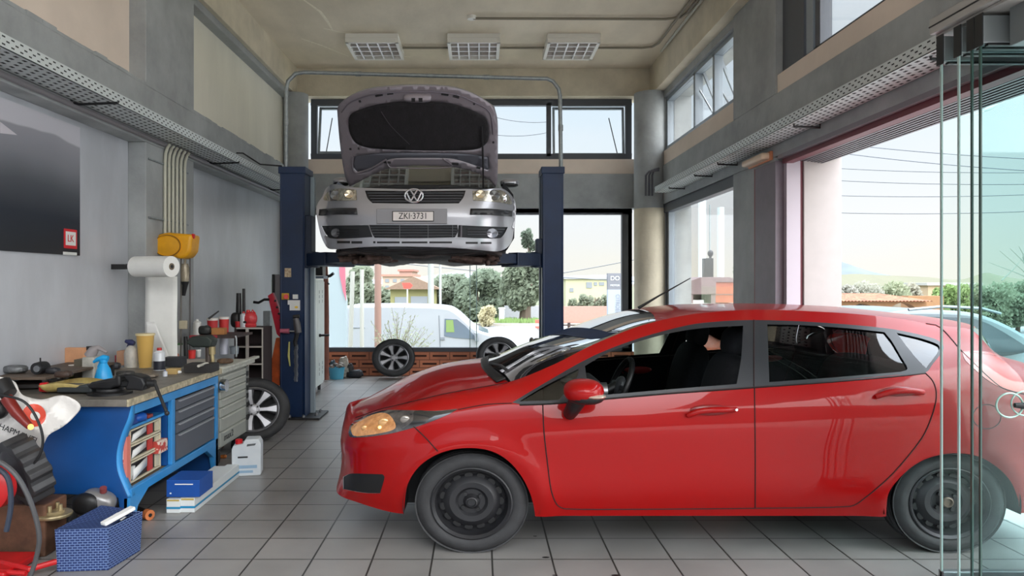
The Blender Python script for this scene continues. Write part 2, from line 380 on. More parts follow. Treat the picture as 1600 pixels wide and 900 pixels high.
# ================================================================ surface tools for the car bodies
def pchip(xs, ys, x):
    xs = np.asarray(xs, float); ys = np.asarray(ys, float); h = np.diff(xs); d = np.diff(ys)/h
    mm = np.zeros(len(xs)); mm[0] = d[0]; mm[-1] = d[-1]
    for i in range(1, len(xs)-1):
        if d[i-1]*d[i] > 0:
            w1 = 2*h[i]+h[i-1]; w2 = h[i]+2*h[i-1]; mm[i] = (w1+w2)/(w1/d[i-1]+w2/d[i])
    i = np.clip(np.searchsorted(xs, x)-1, 0, len(xs)-2); t = (x-xs[i])/h[i]
    return ((2*t**3-3*t**2+1)*ys[i]+(t**3-2*t**2+t)*h[i]*mm[i]+(-2*t**3+3*t**2)*ys[i+1]+(t**3-t**2)*h[i]*mm[i+1])
def inpoly(P, poly):
    x, y = P[:, 0], P[:, 1]; c = np.zeros(len(P), bool); n = len(poly)
    for i in range(n):
        x1, y1 = poly[i]; x2, y2 = poly[(i+1) % n]
        if y1 == y2: continue
        k = ((y1 > y) != (y2 > y)) & (x < (x2-x1)*(y-y1)/(y2-y1)+x1); c ^= k
    return c
def dens(poly, step=7, closed=True):
    out = []; n = len(poly)
    for i in range(n if closed else n-1):
        a = poly[i]; b = poly[(i+1) % n]; k = max(1, int(math.hypot(b[0]-a[0], b[1]-a[1])/step))
        for j in range(k): out.append((a[0]+(b[0]-a[0])*j/k, a[1]+(b[1]-a[1])*j/k))
    if not closed: out.append(poly[-1])
    return out
def smoothpoly(pts, closed=True, n=5, sharp=()):
    # Catmull-Rom through pts; indices in sharp stay corners
    out = []; N_ = len(pts); P = [Vector(p) for p in pts]
    for i in range(N_ if closed else N_-1):
        p1 = P[i]; p2 = P[(i+1) % N_]
        p0 = P[(i-1) % N_] if (closed or i > 0) else p1; p3 = P[(i+2) % N_] if (closed or i < N_-2) else p2
        t1 = (p2-p0)*.5; t2 = (p3-p1)*.5
        if i in sharp: t1 = p2-p1
        if (i+1) % N_ in sharp: t2 = p2-p1
        L1 = (p2-p1).length
        if t1.length > L1: t1 *= L1/t1.length
        if t2.length > L1: t2 *= L1/t2.length
        for j in range(n):
            t = j/n; out.append(tuple((2*t**3-3*t**2+1)*p1+(t**3-2*t**2+t)*t1+(-2*t**3+3*t**2)*p2+(t**3-t**2)*t2))
    if not closed: out.append(tuple(P[-1]))
    return out
def cut_regions(outline, regions, grid, lift):
    """triangulate the outline with all region borders as edges; returns {name: (verts3d, tris)} by priority"""
    pts = []; edges = []
    def addloop(lp):
        b = len(pts); pts.extend(lp); edges.extend([(b+i, b+(i+1) % len(lp)) for i in range(len(lp))])
    addloop(outline)
    for nme, lp in regions: addloop(lp)
    g = np.array(grid); g = g[inpoly(g, outline)]
    # keep grid points off the borders
    B = np.array(pts); keep = []
    for p in g:
        if np.min((B[:, 0]-p[0])**2+(B[:, 1]-p[1])**2) > 6: keep.append(tuple(p))
    pts2 = [Vector((float(p[0]), float(p[1]))) for p in pts+keep]
    vo, eo, fo, _, _, _ = delaunay_2d_cdt(pts2, edges, [], 0, 1e-4)
    V2 = np.array([(v.x, v.y) for v in vo]); tri = np.array([f for f in fo if len(f) == 3]); cen = V2[tri].mean(axis=1)
    inside = inpoly(cen, outline); owner = np.full(len(tri), -1)
    for k, (nme, lp) in enumerate(regions):
        owner[(owner < 0) & inside & inpoly(cen, lp)] = k
    V3, N3 = lift(V2); res = {}
    for k in list(range(len(regions)))+[-1]:
        sel = tri[(owner == k) & inside]
        if len(sel) == 0: continue
        used, inv = np.unique(sel, return_inverse=True); inv = inv.reshape(sel.shape)
        nm_ = regions[k][0] if k >= 0 else 'body'
        res[nm_] = (V3[used], inv, N3[used])
    return res
def surf(name, data, mats, parent, mirror=None, solid=None, push=0.0, flipref=None):
    V, T, Nn = data; V = V+Nn*push
    if mirror is not None: V = V.copy(); V[:, 1] = 2*mirror-V[:, 1]; Nn = Nn.copy(); Nn[:, 1] *= -1
    me = bpy.data.meshes.new(name); T2 = []
    for t in T:
        a, b, c = V[t[0]], V[t[1]], V[t[2]]
        n = np.cross(b-a, c-a)
        T2.append(tuple(int(q) for q in t) if np.dot(n, Nn[t[0]]+Nn[t[1]]+Nn[t[2]]) >= 0 else (int(t[0]), int(t[2]), int(t[1])))
    me.from_pydata([tuple(v) for v in V], [], T2)
    me.polygons.foreach_set('use_smooth', [True]*len(me.polygons))
    if not isinstance(mats, (list, tuple)): mats = [mats]
    for m_ in mats: me.materials.append(m_)
    me.normals_split_custom_set_from_vertices([tuple(n) for n in Nn])
    o = bpy.data.objects.new(name, me); C.objects.link(o)
    o.parent = parent; o.matrix_parent_inverse = parent.matrix_basis.inverted()
    if solid:
        md = o.modifiers.new('solid', 'SOLIDIFY'); md.thickness = solid; md.offset = -1
        if len(mats) > 1: md.material_offset = 1; md.material_offset_rim = 1
    return o
class LoftLift:
    def __init__(s, G):                         # G: (nu, nt, 3) grid of world points
        s.G = G; s.px = HX+F*G[..., 0]/G[..., 1]; s.py = HY-F*(G[..., 2]-CZ)/G[..., 1]
        du = np.gradient(G, axis=0); dt = np.gradient(G, axis=1); n = np.cross(du, dt); n /= np.linalg.norm(n, axis=2, keepdims=True)+1e-12
        s.Nn = n
        # make normals point away from the centre plane / up
        P = np.stack([s.px, s.py], -1)
        a, b, c, d = P[:-1, :-1], P[1:, :-1], P[1:, 1:], P[:-1, 1:]
        nu, nt_ = a.shape[:2]; ii, jj = np.meshgrid(range(nu), range(nt_), indexing='ij')
        T = []; I = []
        for (p, q, r, k) in ((a, b, c, ((0, 0), (1, 0), (1, 1))), (a, c, d, ((0, 0), (1, 1), (0, 1)))):
            T.append(np.stack([p, q, r], 2).reshape(-1, 3, 2)); I.append(np.stack([np.stack([(ii+o[0]).ravel(), (jj+o[1]).ravel()], -1) for o in k], 1))
        s.T = np.concatenate(T); s.I = np.concatenate(I); s.cen = s.T.mean(1)
    def __call__(s, V2):
        out = np.zeros((len(V2), 3)); nn = np.zeros((len(V2), 3))
        for i, p in enumerate(V2):
            d = ((s.cen-p)**2).sum(1); cand = np.argsort(d)[:14]; best = None
            for k in cand:
                A, B, Cc = s.T[k]; den = (B[0]-A[0])*(Cc[1]-A[1])-(Cc[0]-A[0])*(B[1]-A[1])
                if abs(den) < 1e-9: continue
                w1 = ((p[0]-A[0])*(Cc[1]-A[1])-(Cc[0]-A[0])*(p[1]-A[1]))/den; w2 = ((B[0]-A[0])*(p[1]-A[1])-(p[0]-A[0])*(B[1]-A[1]))/den
                w = np.array([1-w1-w2, w1, w2]); sc = w.min()
                if best is None or sc > best[0]: best = (sc, k, w)
                if sc >= -1e-6: break
            w = np.clip(best[2], 0, 1); w /= w.sum(); I = s.I[best[1]]
            out[i] = sum(w[q]*s.G[I[q][0], I[q][1]] for q in range(3)); v = sum(w[q]*s.Nn[I[q][0], I[q][1]] for q in range(3)); nn[i] = v/np.linalg.norm(v)
        return out, nn

# ================================================================ WHEELS
def ring(mb, prof, M, n=40):
    vv = []
    for r, h in prof:
        for k in range(n):
            t = 2*math.pi*k/n; vv.append(M @ Vector((r*math.cos(t), h, r*math.sin(t))))
    ff = []
    for i in range(len(prof)-1):
        for k in range(n): k2 = (k+1) % n; ff.append((i*n+k, i*n+k2, (i+1)*n+k2, (i+1)*n+k))
    return mb.add(vv, ff)
tyrem = mat('tyre rubber', (50, 50, 52), .7, var=.25, scale=9, bump=.1)
steelrim = mat('black painted steel wheel', (44, 44, 47), .45, .2, var=.12)
alloy = mat('silver alloy', (150, 150, 154), .36, .7, var=.06)
def tyre(parent, M, R_, r_, W, name='tyre'):
    m = MB(); h = W/2
    prof = [(r_, -h*.75), (r_+.012, -h*.9), ((R_+r_)/2, -h), (R_-.03, -h*.93), (R_-.008, -h*.78), (R_, -h*.6)]
    for q in (-.36, -.12, .12, .36): prof += [(R_, (q-.06)*2*h), (R_-.007, (q-.04)*2*h), (R_-.007, (q+.04)*2*h), (R_, (q+.06)*2*h)]
    prof += [(R_, h*.6*1.02), (R_-.008, h*.78), (R_-.03, h*.93), ((R_+r_)/2, h), (r_+.012, h*.9), (r_, h*.75)]
    prof.sort(key=lambda q: 0)
    ring(m, prof, M, 56)
    return m.build(name, tyrem, parent, angle=50)
def steel_wheel(parent, M, hubm=None):
    t = tyre(parent, M, .293, .205, .17); h = .085
    w = MB(); ring(w, [(.205, .07), (.205, -.07), (.212, -.078), (.205, -.082), (.190, -.068), (.186, -.02), (.176, -.004), (.160, -.010), (.145, -.030), (.115, -.048), (.085, -.046), (.070, -.030), (.045, -.03), (.034, -.045), (.03, -.05), (.026, -.038), (0.001, -.038)], M, 56)
    rim = w.build('rim', steelrim, parent, angle=30)
    for k in range(15):
        a = 2*math.pi*k/15; s = MB(); Mr = M @ Matrix.Rotation(a, 4, 'Y')
        pts = [(.1545+.0150*math.cos(q), .022*math.sin(q)) for q in [2*math.pi*i/12 for i in range(12)]]
        s.prism(pts, -.022, -.012, 'z', Mr @ Matrix.Rotation(R(90), 4, 'X') @ Matrix.Rotation(0, 4, 'Z'))
        # shallow dark slot lying on the rim dish
        s.v = [tuple(Mr @ (Vector((u, -.021-.006*(0 if i < 12 else 1), v)))) for i, (u, v) in enumerate(pts+pts)]
        s.build('ventilation_slot', black, rim)
    for k in range(4):
        a = 2*math.pi*(k+.4)/4; c = Vector((.056*math.cos(a), -.032, .056*math.sin(a))); s = MB()
        s.tube([M @ c, M @ (c+Vector((0, -.014, 0)))], .011, 6); s.build('wheel_nut', dsteel, rim, smooth=False)
    s = MB(); ring(s, [(.03, -.036), (.031, -.058), (.024, -.062), (.020, -.054), (.001, -.054)], M, 20); s.build('hub_cap', hubm or mat('rusty hub', (120, 108, 95), .5, .4), rim)
    return t
def alloy_wheel(name, label, M, Rt=.31, W=.2, spokes=7, group=None):
    loc = M.translation.copy(); root = thing(name, label, 'car wheel', loc, group)
    ri = Rt*.68; tyre(root, M, Rt, ri, W); h = W/2
    w = MB(); ring(w, [(ri, h*.8), (ri, -h*.8), (ri+.008, -h*.9), (ri, -h*.95), (ri-.014, -h*.8), (ri-.018, -.0), (ri-.03, h*.6)], M, 48)
    rim = w.build('rim', alloy, root, angle=30)
    s = MB(); ring(s, [(ri-.02, h*.2), (.001, h*.2)], M, 32); s.build('spoke_backing', mat('dark wheel backing', (30, 30, 32), .8), rim)  # plain dark disc closing the rim behind the spokes
    for k in range(spokes):
        Mr = M @ Matrix.Rotation(2*math.pi*k/spokes, 4, 'Y'); sp = MB()
        a, b = ri-.012, .045
        vv = []
        for (r_, hw, yy) in ((b, .022, -h*.62), (ri*.55, .027, -h*.72), (a, .056, -h*.78)):
            for dx, dy in ((-hw, .018), (-hw*.6, 0), (hw*.6, 0), (hw, .018), (hw, .04), (-hw, .04)): vv.append(Mr @ Vector((r_, yy+dy, dx)))
        ff = [(i*6+j, i*6+(j+1) % 6, (i+1)*6+(j+1) % 6, (i+1)*6+j) for i in range(2) for j in range(6)]+[(0, 1, 2, 3, 4, 5), (12, 13, 14, 15, 16, 17)]
        sp.add(vv, ff); sp.build('spoke', alloy, rim, angle=30)
    s = MB(); ring(s, [(.06, -h*.3), (.06, -h*.6), (.05, -h*.66), (.034, -h*.66), (.030, -h*.7), (.001, -h*.72)], M, 24); s.build('hub_cap', alloy, rim)
    for k in range(5):
        a = 2*math.pi*(k+.5)/5; c = Vector((.045*math.cos(a), -h*.62, .045*math.sin(a))); s = MB(); s.tube([M @ c, M @ (c+Vector((0, -.012, 0)))], .009, 6); s.build('wheel_nut', dsteel, rim, smooth=False)
    return root

# ================================================================ THE RED HATCHBACK
CY = 4.58
car = thing('hatchback_car', 'glossy red five-door hatchback with its front window down, parked across the workshop', 'car', (1.1, CY, 0))
def P_(px, py, w): v = at(px, py, CY-w); return (v.x, w, v.z)
rows = [
 [(-.862, 0, .24), (-.862, 0, .29), (-.852, 0, .42), (-.850, 0, .50), (-.842, 0, .58), (-.825, 0, .63), (-.81, 0, .645), (-.80, 0, .625)],
 [P_(526, 768, .45), P_(532, 752, .45), P_(535, 720, .45), P_(533, 692, .45), P_(538, 670, .45), P_(546, 656, .42), P_(553, 650, .38), (-.76, 0, .64)],
 [P_(556, 784, .64), P_(556, 768, .665), P_(556, 720, .68), P_(557, 692, .685), P_(565, 662, .65), P_(579, 647, .59), P_(588, 641, .54), (-.63, 0, .705)],
 [P_(615, 800, .76), P_(615, 775, .785), P_(612, 720, .80), P_(612, 692, .80), P_(617, 656, .765), P_(627, 636, .70), P_(634, 630, .65), (-.45, 0, .80)],
 [P_(690, 804, .80), P_(690, 775, .83), P_(690, 720, .845), P_(690, 680, .84), P_(692, 642, .81), P_(697, 620, .75), P_(702, 614, .70), (-.2, 0, .875)],
 [P_(780, 806, .80), P_(780, 775, .84), P_(780, 720, .855), P_(780, 672, .85), P_(782, 630, .815), P_(788, 604, .76), P_(794, 597, .70), (.035, 0, .905)],
 [P_(860, 806, .80), P_(860, 775, .84), P_(860, 720, .857), P_(860, 662, .855), P_(860, 628, .825), P_(862, 590, .735), P_(862, 571, .685), (.30, 0, 1.005)],
 [P_(930, 806, .80), P_(930, 775, .84), P_(930, 720, .858), P_(930, 653, .855), P_(930, 623, .825), P_(932, 553, .695), P_(930, 537, .645), (.60, 0, 1.10)],
 [P_(1015, 806, .80), P_(1015, 775, .84), P_(1015, 720, .86), P_(1015, 648, .857), P_(1015, 617, .825), P_(1015, 522, .645), P_(1015, 505, .59), (.98, 0, 1.215)],
 [P_(1090, 806, .80), P_(1090, 775, .84), P_(1090, 720, .86), P_(1090, 643, .857), P_(1090, 611, .825), P_(1090, 505, .62), P_(1090, 490, .555), (1.36, 0, 1.258)],
 [P_(1180, 806, .80), P_(1180, 775, .84), P_(1180, 720, .86), P_(1180, 637, .857), P_(1180, 604, .82), P_(1180, 500, .60), P_(1180, 484, .54), (1.75, 0, 1.260)],
 [P_(1300, 806, .80), P_(1300, 775, .84), P_(1300, 720, .86), P_(1300, 626, .857), P_(1300, 596, .815), P_(1300, 505, .59), P_(1298, 488, .53), (2.15, 0, 1.248)],
 [P_(1400, 806, .80), P_(1400, 775, .84), P_(1400, 720, .86), P_(1400, 618, .855), P_(1400, 587, .80), P_(1400, 516, .59), P_(1398, 497, .52), (2.52, 0, 1.212)],
 [P_(1475, 804, .80), P_(1475, 775, .84), P_(1478, 720, .86), P_(1480, 612, .85), P_(1478, 574, .78), P_(1470, 530, .61), P_(1462, 508, .52), (2.78, 0, 1.182)],
 [P_(1535, 802, .80), P_(1535, 775, .83), P_(1540, 720, .855), P_(1540, 612, .84), P_(1530, 566, .77), P_(1518, 535, .64), P_(1514, 514, .54), (2.98, 0, 1.135)],
 [P_(1603, 800, .79), P_(1605, 770, .81), P_(1610, 720, .835), P_(1609, 635, .82), P_(1594, 590, .76), P_(1572, 567, .69), P_(1556, 552, .62), (3.02, 0, 1.0)],
 [P_(1640, 800, .66), P_(1645, 770, .68), P_(1655, 720, .69), P_(1650, 640, .68), P_(1640, 600, .64), P_(1625, 585, .58), P_(1610, 575, .52), (3.12, 0, .85)],
 [(3.10, 0, .22), (3.12, 0, .30), (3.14, 0, .42), (3.13, 0, .55), (3.12, 0, .66), (3.12, 0, .72), (3.12, 0, .76), (3.12, 0, .80)],
]
K = np.array(rows)                                   # (18, 8, 3)  X, w, Z
uk = np.array([-.92, -.76, -.58, -.42, -.2, .08, .33, .6, .88, 1.13, 1.42, 1.82, 2.15, 2.4, 2.62, 2.82, 3.0, 3.12])
SUB = 8; us = np.concatenate([np.linspace(uk[i], uk[i+1], SUB, endpoint=False) for i in range(len(uk)-1)]+[[uk[-1]]])
KU = np.zeros((len(us), 8, 3))
for k in range(8):
    for c in range(3): KU[:, k, c] = pchip(uk, K[:, k, c], us)
TS = 5; ts = np.concatenate([np.arange(7*TS)/TS, [7.0]])
SG = np.zeros((len(us), len(ts), 3))
for i in range(len(us)):
    Pk = KU[i]
    for j, t in enumerate(ts):
        k = min(int(t), 6); f = t-k
        p1, p2 = Pk[k], Pk[k+1]; p0 = Pk[max(k-1, 0)]; p3 = Pk[k+2] if k < 6 else np.array([Pk[7][0], -Pk[6][1], Pk[6][2]])
        if k == 6:                                 # bonnet, glass and roof: plain crowned sections
            SG[i, j] = (p2[0]+(p1[0]-p2[0])*(1-f)**2, p1[1]*(1-f), p2[2]-(p2[2]-p1[2])*(1-f)**2); continue
        L1 = np.linalg.norm(p2-p1)+1e-9
        def tg(a, b, c):                      # non-uniform tangent, limited
            h1 = np.linalg.norm(b-a)+1e-6; h2 = np.linalg.norm(c-b)+1e-6
            return ((b-a)/h1*h2+(c-b)/h2*h1)/(h1+h2)*L1
        m1 = tg(p0, p1, p2) if k > 0 else (p2-p1); m2 = tg(p1, p2, p3)
        SG[i, j] = (2*f**3-3*f**2+1)*p1+(f**3-2*f**2+f)*m1+(-2*f**3+3*f**2)*p2+(f**3-f**2)*m2
SG[:, :, 1] = np.maximum(SG[:, :, 1], 0)
# flared lips round the wheel arches and a soft crease above the sill
for (wx, wz) in ((-.043, .243), (2.42, .243)):
    d = np.sqrt((SG[..., 0]-wx)**2+((SG[..., 2]-wz)/VS)**2)
    SG[..., 1] += .016*np.exp(-((d-.375)/.05)**2)*(SG[..., 1] > .6)
GW = SG.copy(); GW[..., 1] = CY-SG[..., 1]
i1 = SUB                                             # first station of the side region
jr = 6*TS
lift = LoftLift(GW[i1:15*SUB+2, :jr+1])
side_n = lift.Nn
if side_n[40, 10, 1] > 0: lift.Nn = -lift.Nn
pxs, pys = lift.px, lift.py
outl = [(pxs[i, 0], pys[i, 0]) for i in range(pxs.shape[0])]+[(pxs[-1, j], pys[-1, j]) for j in range(1, jr+1)]+[(pxs[i, jr], pys[i, jr]) for i in range(pxs.shape[0]-2, -1, -1)]+[(pxs[0, j], pys[0, j]) for j in range(jr-1, 0, -1)]
iend = 16*SUB-i1                                     # stop the side region short of the folded rear corner
ie = 15*SUB-i1
outl = [(pxs[i, 0], pys[i, 0]) for i in range(ie+1)]+[(pxs[ie, j], pys[ie, j]) for j in range(1, jr+1)]+[(pxs[i, jr], pys[i, jr]) for i in range(ie-1, -1, -1)]+[(pxs[0, j], pys[0, j]) for j in range(jr-1, 0, -1)]
S_ = lambda p, sharp=(), n=4: dens(smoothpoly(p, True, n, sharp), 7)
arch_f = S_([(631, 830), (632, 790), (637, 757), (652, 732), (675, 714), (704, 703), (737, 700), (768, 705), (794, 720), (814, 743), (828, 770), (835, 797), (838, 830)], (0, 12))
arch_r = S_([(1383, 830), (1385, 797), (1388, 772), (1401, 752), (1424, 730), (1452, 715), (1490, 708), (1528, 713), (1558, 730), (1579, 752), (1590, 778), (1593, 800), (1594, 830)], (0, 12))
dlo = S_([(800, 629), (850, 599), (925, 557), (1000, 528), (1075, 508), (1125, 502), (1177, 500), (1250, 502), (1325, 507), (1385, 513), (1425, 520), (1462, 530), (1474, 540), (1472, 550), (1458, 568), (1446, 582), (1400, 586), (1300, 595), (1177, 604), (1050, 613), (950, 622), (860, 630), (815, 632)], (0, 22))
w_tri = S_([(812, 627), (850, 604), (904, 576), (902, 588), (884, 612), (874, 625)], (0, 2, 5), 3)
w_open = S_([(918, 600), (914, 572), (950, 551), (1000, 533), (1050, 520), (1100, 512.5), (1161, 509), (1158, 560), (1151, 600), (1050, 608), (945, 617), (922, 617)], (0, 1, 6, 8, 10, 11), 3)
w_rear = S_([(1199, 507), (1250, 508), (1325, 513), (1382, 519), (1394, 534), (1408, 558), (1418, 576), (1407, 581), (1300, 590), (1202, 597)], (0, 3, 7, 9), 3)
w_quart = S_([(1401, 520), (1440, 529), (1465, 538), (1468, 545), (1460, 558), (1447, 575), (1432, 560), (1415, 539)], (0, 5), 3)
door_f = S_([(800, 629), (848, 631), (850, 675), (855, 720), (861, 765), (870, 788), (885, 795), (1000, 795), (1180, 794), (1180, 604), (1180, 560), (1180, 498), (1178, 480), (1100, 480), (1000, 500), (860, 575)], (0, 1, 5, 6, 8, 9, 10, 11, 12, 13, 14, 15), 3)
door_r = S_([(1180, 794), (1250, 793), (1328, 791), (1350, 779), (1395, 740), (1440, 685), (1456, 650), (1463, 620), (1459, 598), (1446, 582), (1425, 560), (1390, 511), (1300, 480), (1180, 480)], (0, 2, 9, 10, 11, 12, 13), 3)
hl_amber = S_([(549, 671), (550, 666), (565, 656), (590, 646), (606, 647), (616, 658), (618, 669), (604, 675), (575, 680), (553, 681)], (), 3)
hl_all = S_([(545, 676), (549, 663), (566, 652), (596, 642), (630, 641), (680, 642), (716, 639), (700, 648), (668, 661), (640, 670), (608, 678), (570, 683), (548, 683)], (6,), 3)
hl_dark = S_([(648, 642), (682, 643), (714, 640), (700, 648), (668, 661), (640, 670), (628, 671), (645, 658)], (2,), 3)
fog = S_([(536, 745), (548, 740), (598, 741), (601, 746), (594, 771), (566, 770), (536, 764)], (0, 2, 4, 6), 3)
tail = S_([(1503, 549), (1530, 549), (1556, 554), (1590, 580), (1602, 600), (1600, 614), (1565, 606), (1540, 592), (1508, 563)], (0,), 3)
sillp = S_([(840, 815), (840, 804), (870, 798), (1000, 798), (1180, 797), (1328, 795), (1384, 797), (1384, 815)], (0, 1, 7, 6), 2)
gx = np.arange(515, 1660, 7.0); gy = np.arange(470, 815, 7.0)
gridp = [(x+(3.5 if (k % 2) else 0), y) for k, y in enumerate(gy) for x in gx]
regs = [('a_f', arch_f), ('a_r', arch_r), ('w_tri', w_tri), ('w_open', w_open), ('w_rear', w_rear), ('w_quart', w_quart), ('dlo', dlo), ('hl_amber', hl_amber), ('hl_dark', hl_dark), ('hl_all', hl_all), ('fog', fog), ('tail', tail), ('sill', sillp), ('door_f', door_f), ('door_r', door_r)]
parts = cut_regions(dens(outl, 7), regs, gridp, lift)

def two_sided(m, back):
    t = m.node_tree; o = t.nodes['Material Output']; b = t.nodes['Principled BSDF']
    g = t.nodes.new('ShaderNodeNewGeometry'); d = t.nodes.new('ShaderNodeBsdfDiffuse'); d.inputs[0].default_value = lin(back)
    x = t.nodes.new('ShaderNodeMixShader'); t.links.new(g.outputs['Backfacing'], x.inputs[0]); t.links.new(b.outputs[0], x.inputs[1]); t.links.new(d.outputs[0], x.inputs[2]); t.links.new(x.outputs[0], o.inputs[0])
    return m
carred = two_sided(mat('glossy red car paint', (158, 0, 1), .40, coat=.5, spec=.15), (30, 31, 34))
liner = mat('dark car interior', (30, 31, 34), .8)
frame_b = two_sided(mat('black window frame', (44, 45, 50), .35), (30, 31, 34))
carglass = glass('tinted car glass', (196, 212, 208), 2.0, 1.5)
lampglass = mat('clear lamp lens', (105, 100, 98), .08, .3, coat=1, col2=(60, 58, 58), scale=18)
amber = mat('lit amber lamp', (190, 140, 92), .15, coat=1, emit=(255, 175, 105), es=.14, col2=(130, 88, 56), scale=28)
lampdark = mat('smoked lamp lens', (38, 38, 40), .1, coat=1)
tailm = mat('red tail lamp', (225, 45, 30), .12, coat=1)
for mir in (None, CY):
    far = mir is not None
    surf('body_panel', parts['body'], carred, car, mir)
    surf('sill', parts['sill'], carred, car, mir)
    for nm_, key in (('door', 'door_f'), ('door', 'door_r')):
        surf(nm_, parts[key], carred, car, mir)
    surf('window_frame', parts['dlo'], frame_b, car, mir)
    surf('window_glass', parts['w_tri'], carglass, car, mir, push=-.008)
    surf('window_glass', parts['w_rear'], carglass, car, mir, push=-.008)
    surf('window_glass', parts['w_quart'], carglass, car, mir, push=-.008)
    if far: surf('window_glass', parts['w_open'], carglass, car, mir, push=-.008)
    hl = surf('headlamp', parts['hl_all'], [lampglass], car, mir, push=.002)
    lab(surf('turn_signal', parts['hl_amber'], [amber], hl, mir, push=.002), 'lit amber part of the headlamp')
    for (qx, qy, rr_, nm2, mm2) in ((600, 661, .030, 'lamp_bowl', mat('amber bowl', (222, 170, 110), .15, .5, coat=1)), (594, 668, .010, 'lit_bulb', mat('lit bulb', (255, 215, 130), .3, emit=(255, 205, 120), es=1.2)), (570, 669, .018, 'lamp_bowl', MATS.get('amber bowl') or mat('amber bowl', (222, 170, 110), .15)), (633, 656, .026, 'lamp_bowl', mat('clear bowl', (150, 142, 135), .12, .6, coat=1))):
        v_, n_ = lift(np.array([(qx, qy)])); p_ = Vector(v_[0]+n_[0]*.003)
        if far: p_.y = 2*CY-p_.y
        m = MB(); m.ell(p_, rr_, .007, rr_*.85, 16, 8); m.build(nm2, mm2, hl)
    surf('lamp_trim', parts['hl_dark'], [lampdark], hl, mir, push=.002)
    surf('fog_grille', parts['fog'], [black], car, mir, push=-.004)
    surf('tail_lamp', parts['tail'], [tailm], car, mir, push=.002)
    for wx in (-.043, 2.42):
        s_ = MB(); yy = CY+.83 if far else CY-.83; y2 = CY+.55 if far else CY-.55
        s_ = MB(); AM = [(wx+.352*math.cos(R(q)), .25+.352*VS*math.sin(R(q))) for q in range(-8, 189, 7)]
        s_.sheet(lambda u, v: (AM[round(u*(len(AM)-1))][0], yy+(y2-yy)*v, AM[round(u*(len(AM)-1))][1]), len(AM)-1, 1)
        s_.add([(x, y2, z) for x, z in AM], [tuple(range(len(AM)))]); s_.build('wheel_arch_liner', liner, car)
        Mw = Matrix.Translation((wx, CY-.732 if not far else CY+.732, .293*VS)) @ Matrix.Diagonal((1, 1, VS, 1)) @ Matrix.Rotation(R(180) if far else 0, 4, 'Z')
        steel_wheel(car, Mw, steelrim if wx < 1 else None)
# front, top and rear panels straight from the loft
_du = np.gradient(np.concatenate([GW, (GW*[1, -1, 1]+[0, 2*CY, 0])[:, ::-1][:, 1:]], 1), axis=0); GF = np.concatenate([GW, (GW*[1, -1, 1]+[0, 2*CY, 0])[:, ::-1][:, 1:]], 1)
_n = np.cross(_du, np.gradient(GF, axis=1)); _n /= np.linalg.norm(_n, axis=2, keepdims=True)+1e-9
if _n[60, 10, 1] > 0: _n = -_n
def loft_quads(name, ia, ib, ja, jb, mats, push=0, parent=car, solid=None):
    """a patch of the loft, across the whole car when jb is the roof line"""
    j2 = GF.shape[1]-1-ja if jb == NT else jb
    g = GF[ia:ib+1, ja:j2+1]; nn = _n[ia:ib+1, ja:j2+1]; n1, n2 = g.shape[:2]
    V = g.reshape(-1, 3)+nn.reshape(-1, 3)*push; I = np.arange(n1*n2).reshape(n1, n2)
    T = np.concatenate([np.stack([I[:-1, :-1], I[:-1, 1:], I[1:, 1:]], -1).reshape(-1, 3), np.stack([I[:-1, :-1], I[1:, 1:], I[1:, :-1]], -1).reshape(-1, 3)])
    if isinstance(mats, list): mats = mats[0]
    return surf(name, (V, T, nn.reshape(-1, 3)), mats, parent)
NT = len(ts)-1
cowl = 5*SUB; header = 8*SUB+1
loft_quads('bonnet', 1*SUB, cowl, jr, NT, [carred, liner], 0, solid=.015)
ws_ = loft_quads('windscreen', cowl, header, jr, NT, glass('windscreen glass', (196, 216, 210), 3.6, 1.5))
loft_quads('roof', header, 14*SUB, jr, NT, [carred, liner], 0, solid=.015)
loft_quads('rear_window', 14*SUB, 15*SUB, jr, NT, carglass)
fr = loft_quads('front_bumper', 0, i1, 0, NT, [carred, liner], 0, solid=.015)
loft_quads('tailgate', 15*SUB, len(us)-1, 0, NT, [carred, liner], 0, solid=.015)
loft_quads('front_grille', 0, 5, 6, 9, black, .004); loft_quads('front_grille', 0, 5, 11, 14, black, .004)
# underbody
s_ = MB(); s_.box(-.5, 2.9, CY-.52, CY+.52, .17, .26); s_.box(.38, 2.02, CY-.77, CY+.77, .18, .24); s_.build('underbody', mat('underbody grey', (40, 40, 42), .8), car, bevel=.02)
# shut lines: thin dark gaps drawn along the real panel joints
gap = mat('panel gap', (35, 6, 8), .8)
def gapline(pts, name='panel_gap', r=.0032, mt=gap, off=.0006):
    pts = dens(smoothpoly(pts, False, 4), 5, False); v, n = lift(np.array(pts))
    for sg in (0, 1):
        m = MB(); q = [Vector(a+b*off) for a, b in zip(v, n)]
        if sg: q = [Vector((p.x, 2*CY-p.y, p.z)) for p in q]
        m.tube(q, r, 5); m.build(name, mt, car)
gapline([(848, 631), (850, 675), (855, 720), (861, 765), (870, 788), (885, 795), (1000, 795.5), (1180, 794), (1328, 791), (1350, 779), (1395, 740), (1440, 685), (1456, 650), (1463, 620), (1459, 598), (1446, 583)])
gapline([(1180, 794), (1180, 700), (1179, 604)]); gapline([(1178, 604), (1178, 550), (1178, 500)])
gapline([(646, 666), (665, 684), (684, 705)]); gapline([(556, 653), (590, 641), (640, 627), (700, 614.5), (793, 598)], r=.003)
gapline([(800, 630), (760, 632), (716, 640)], r=.0025)
gapline([(1452, 500), (1475, 517), (1502, 548), (1520, 566), (1545, 590), (1566, 606), (1600, 616)], r=.003)
gapline([(1503, 549), (1530, 552), (1556, 556)], r=.002)
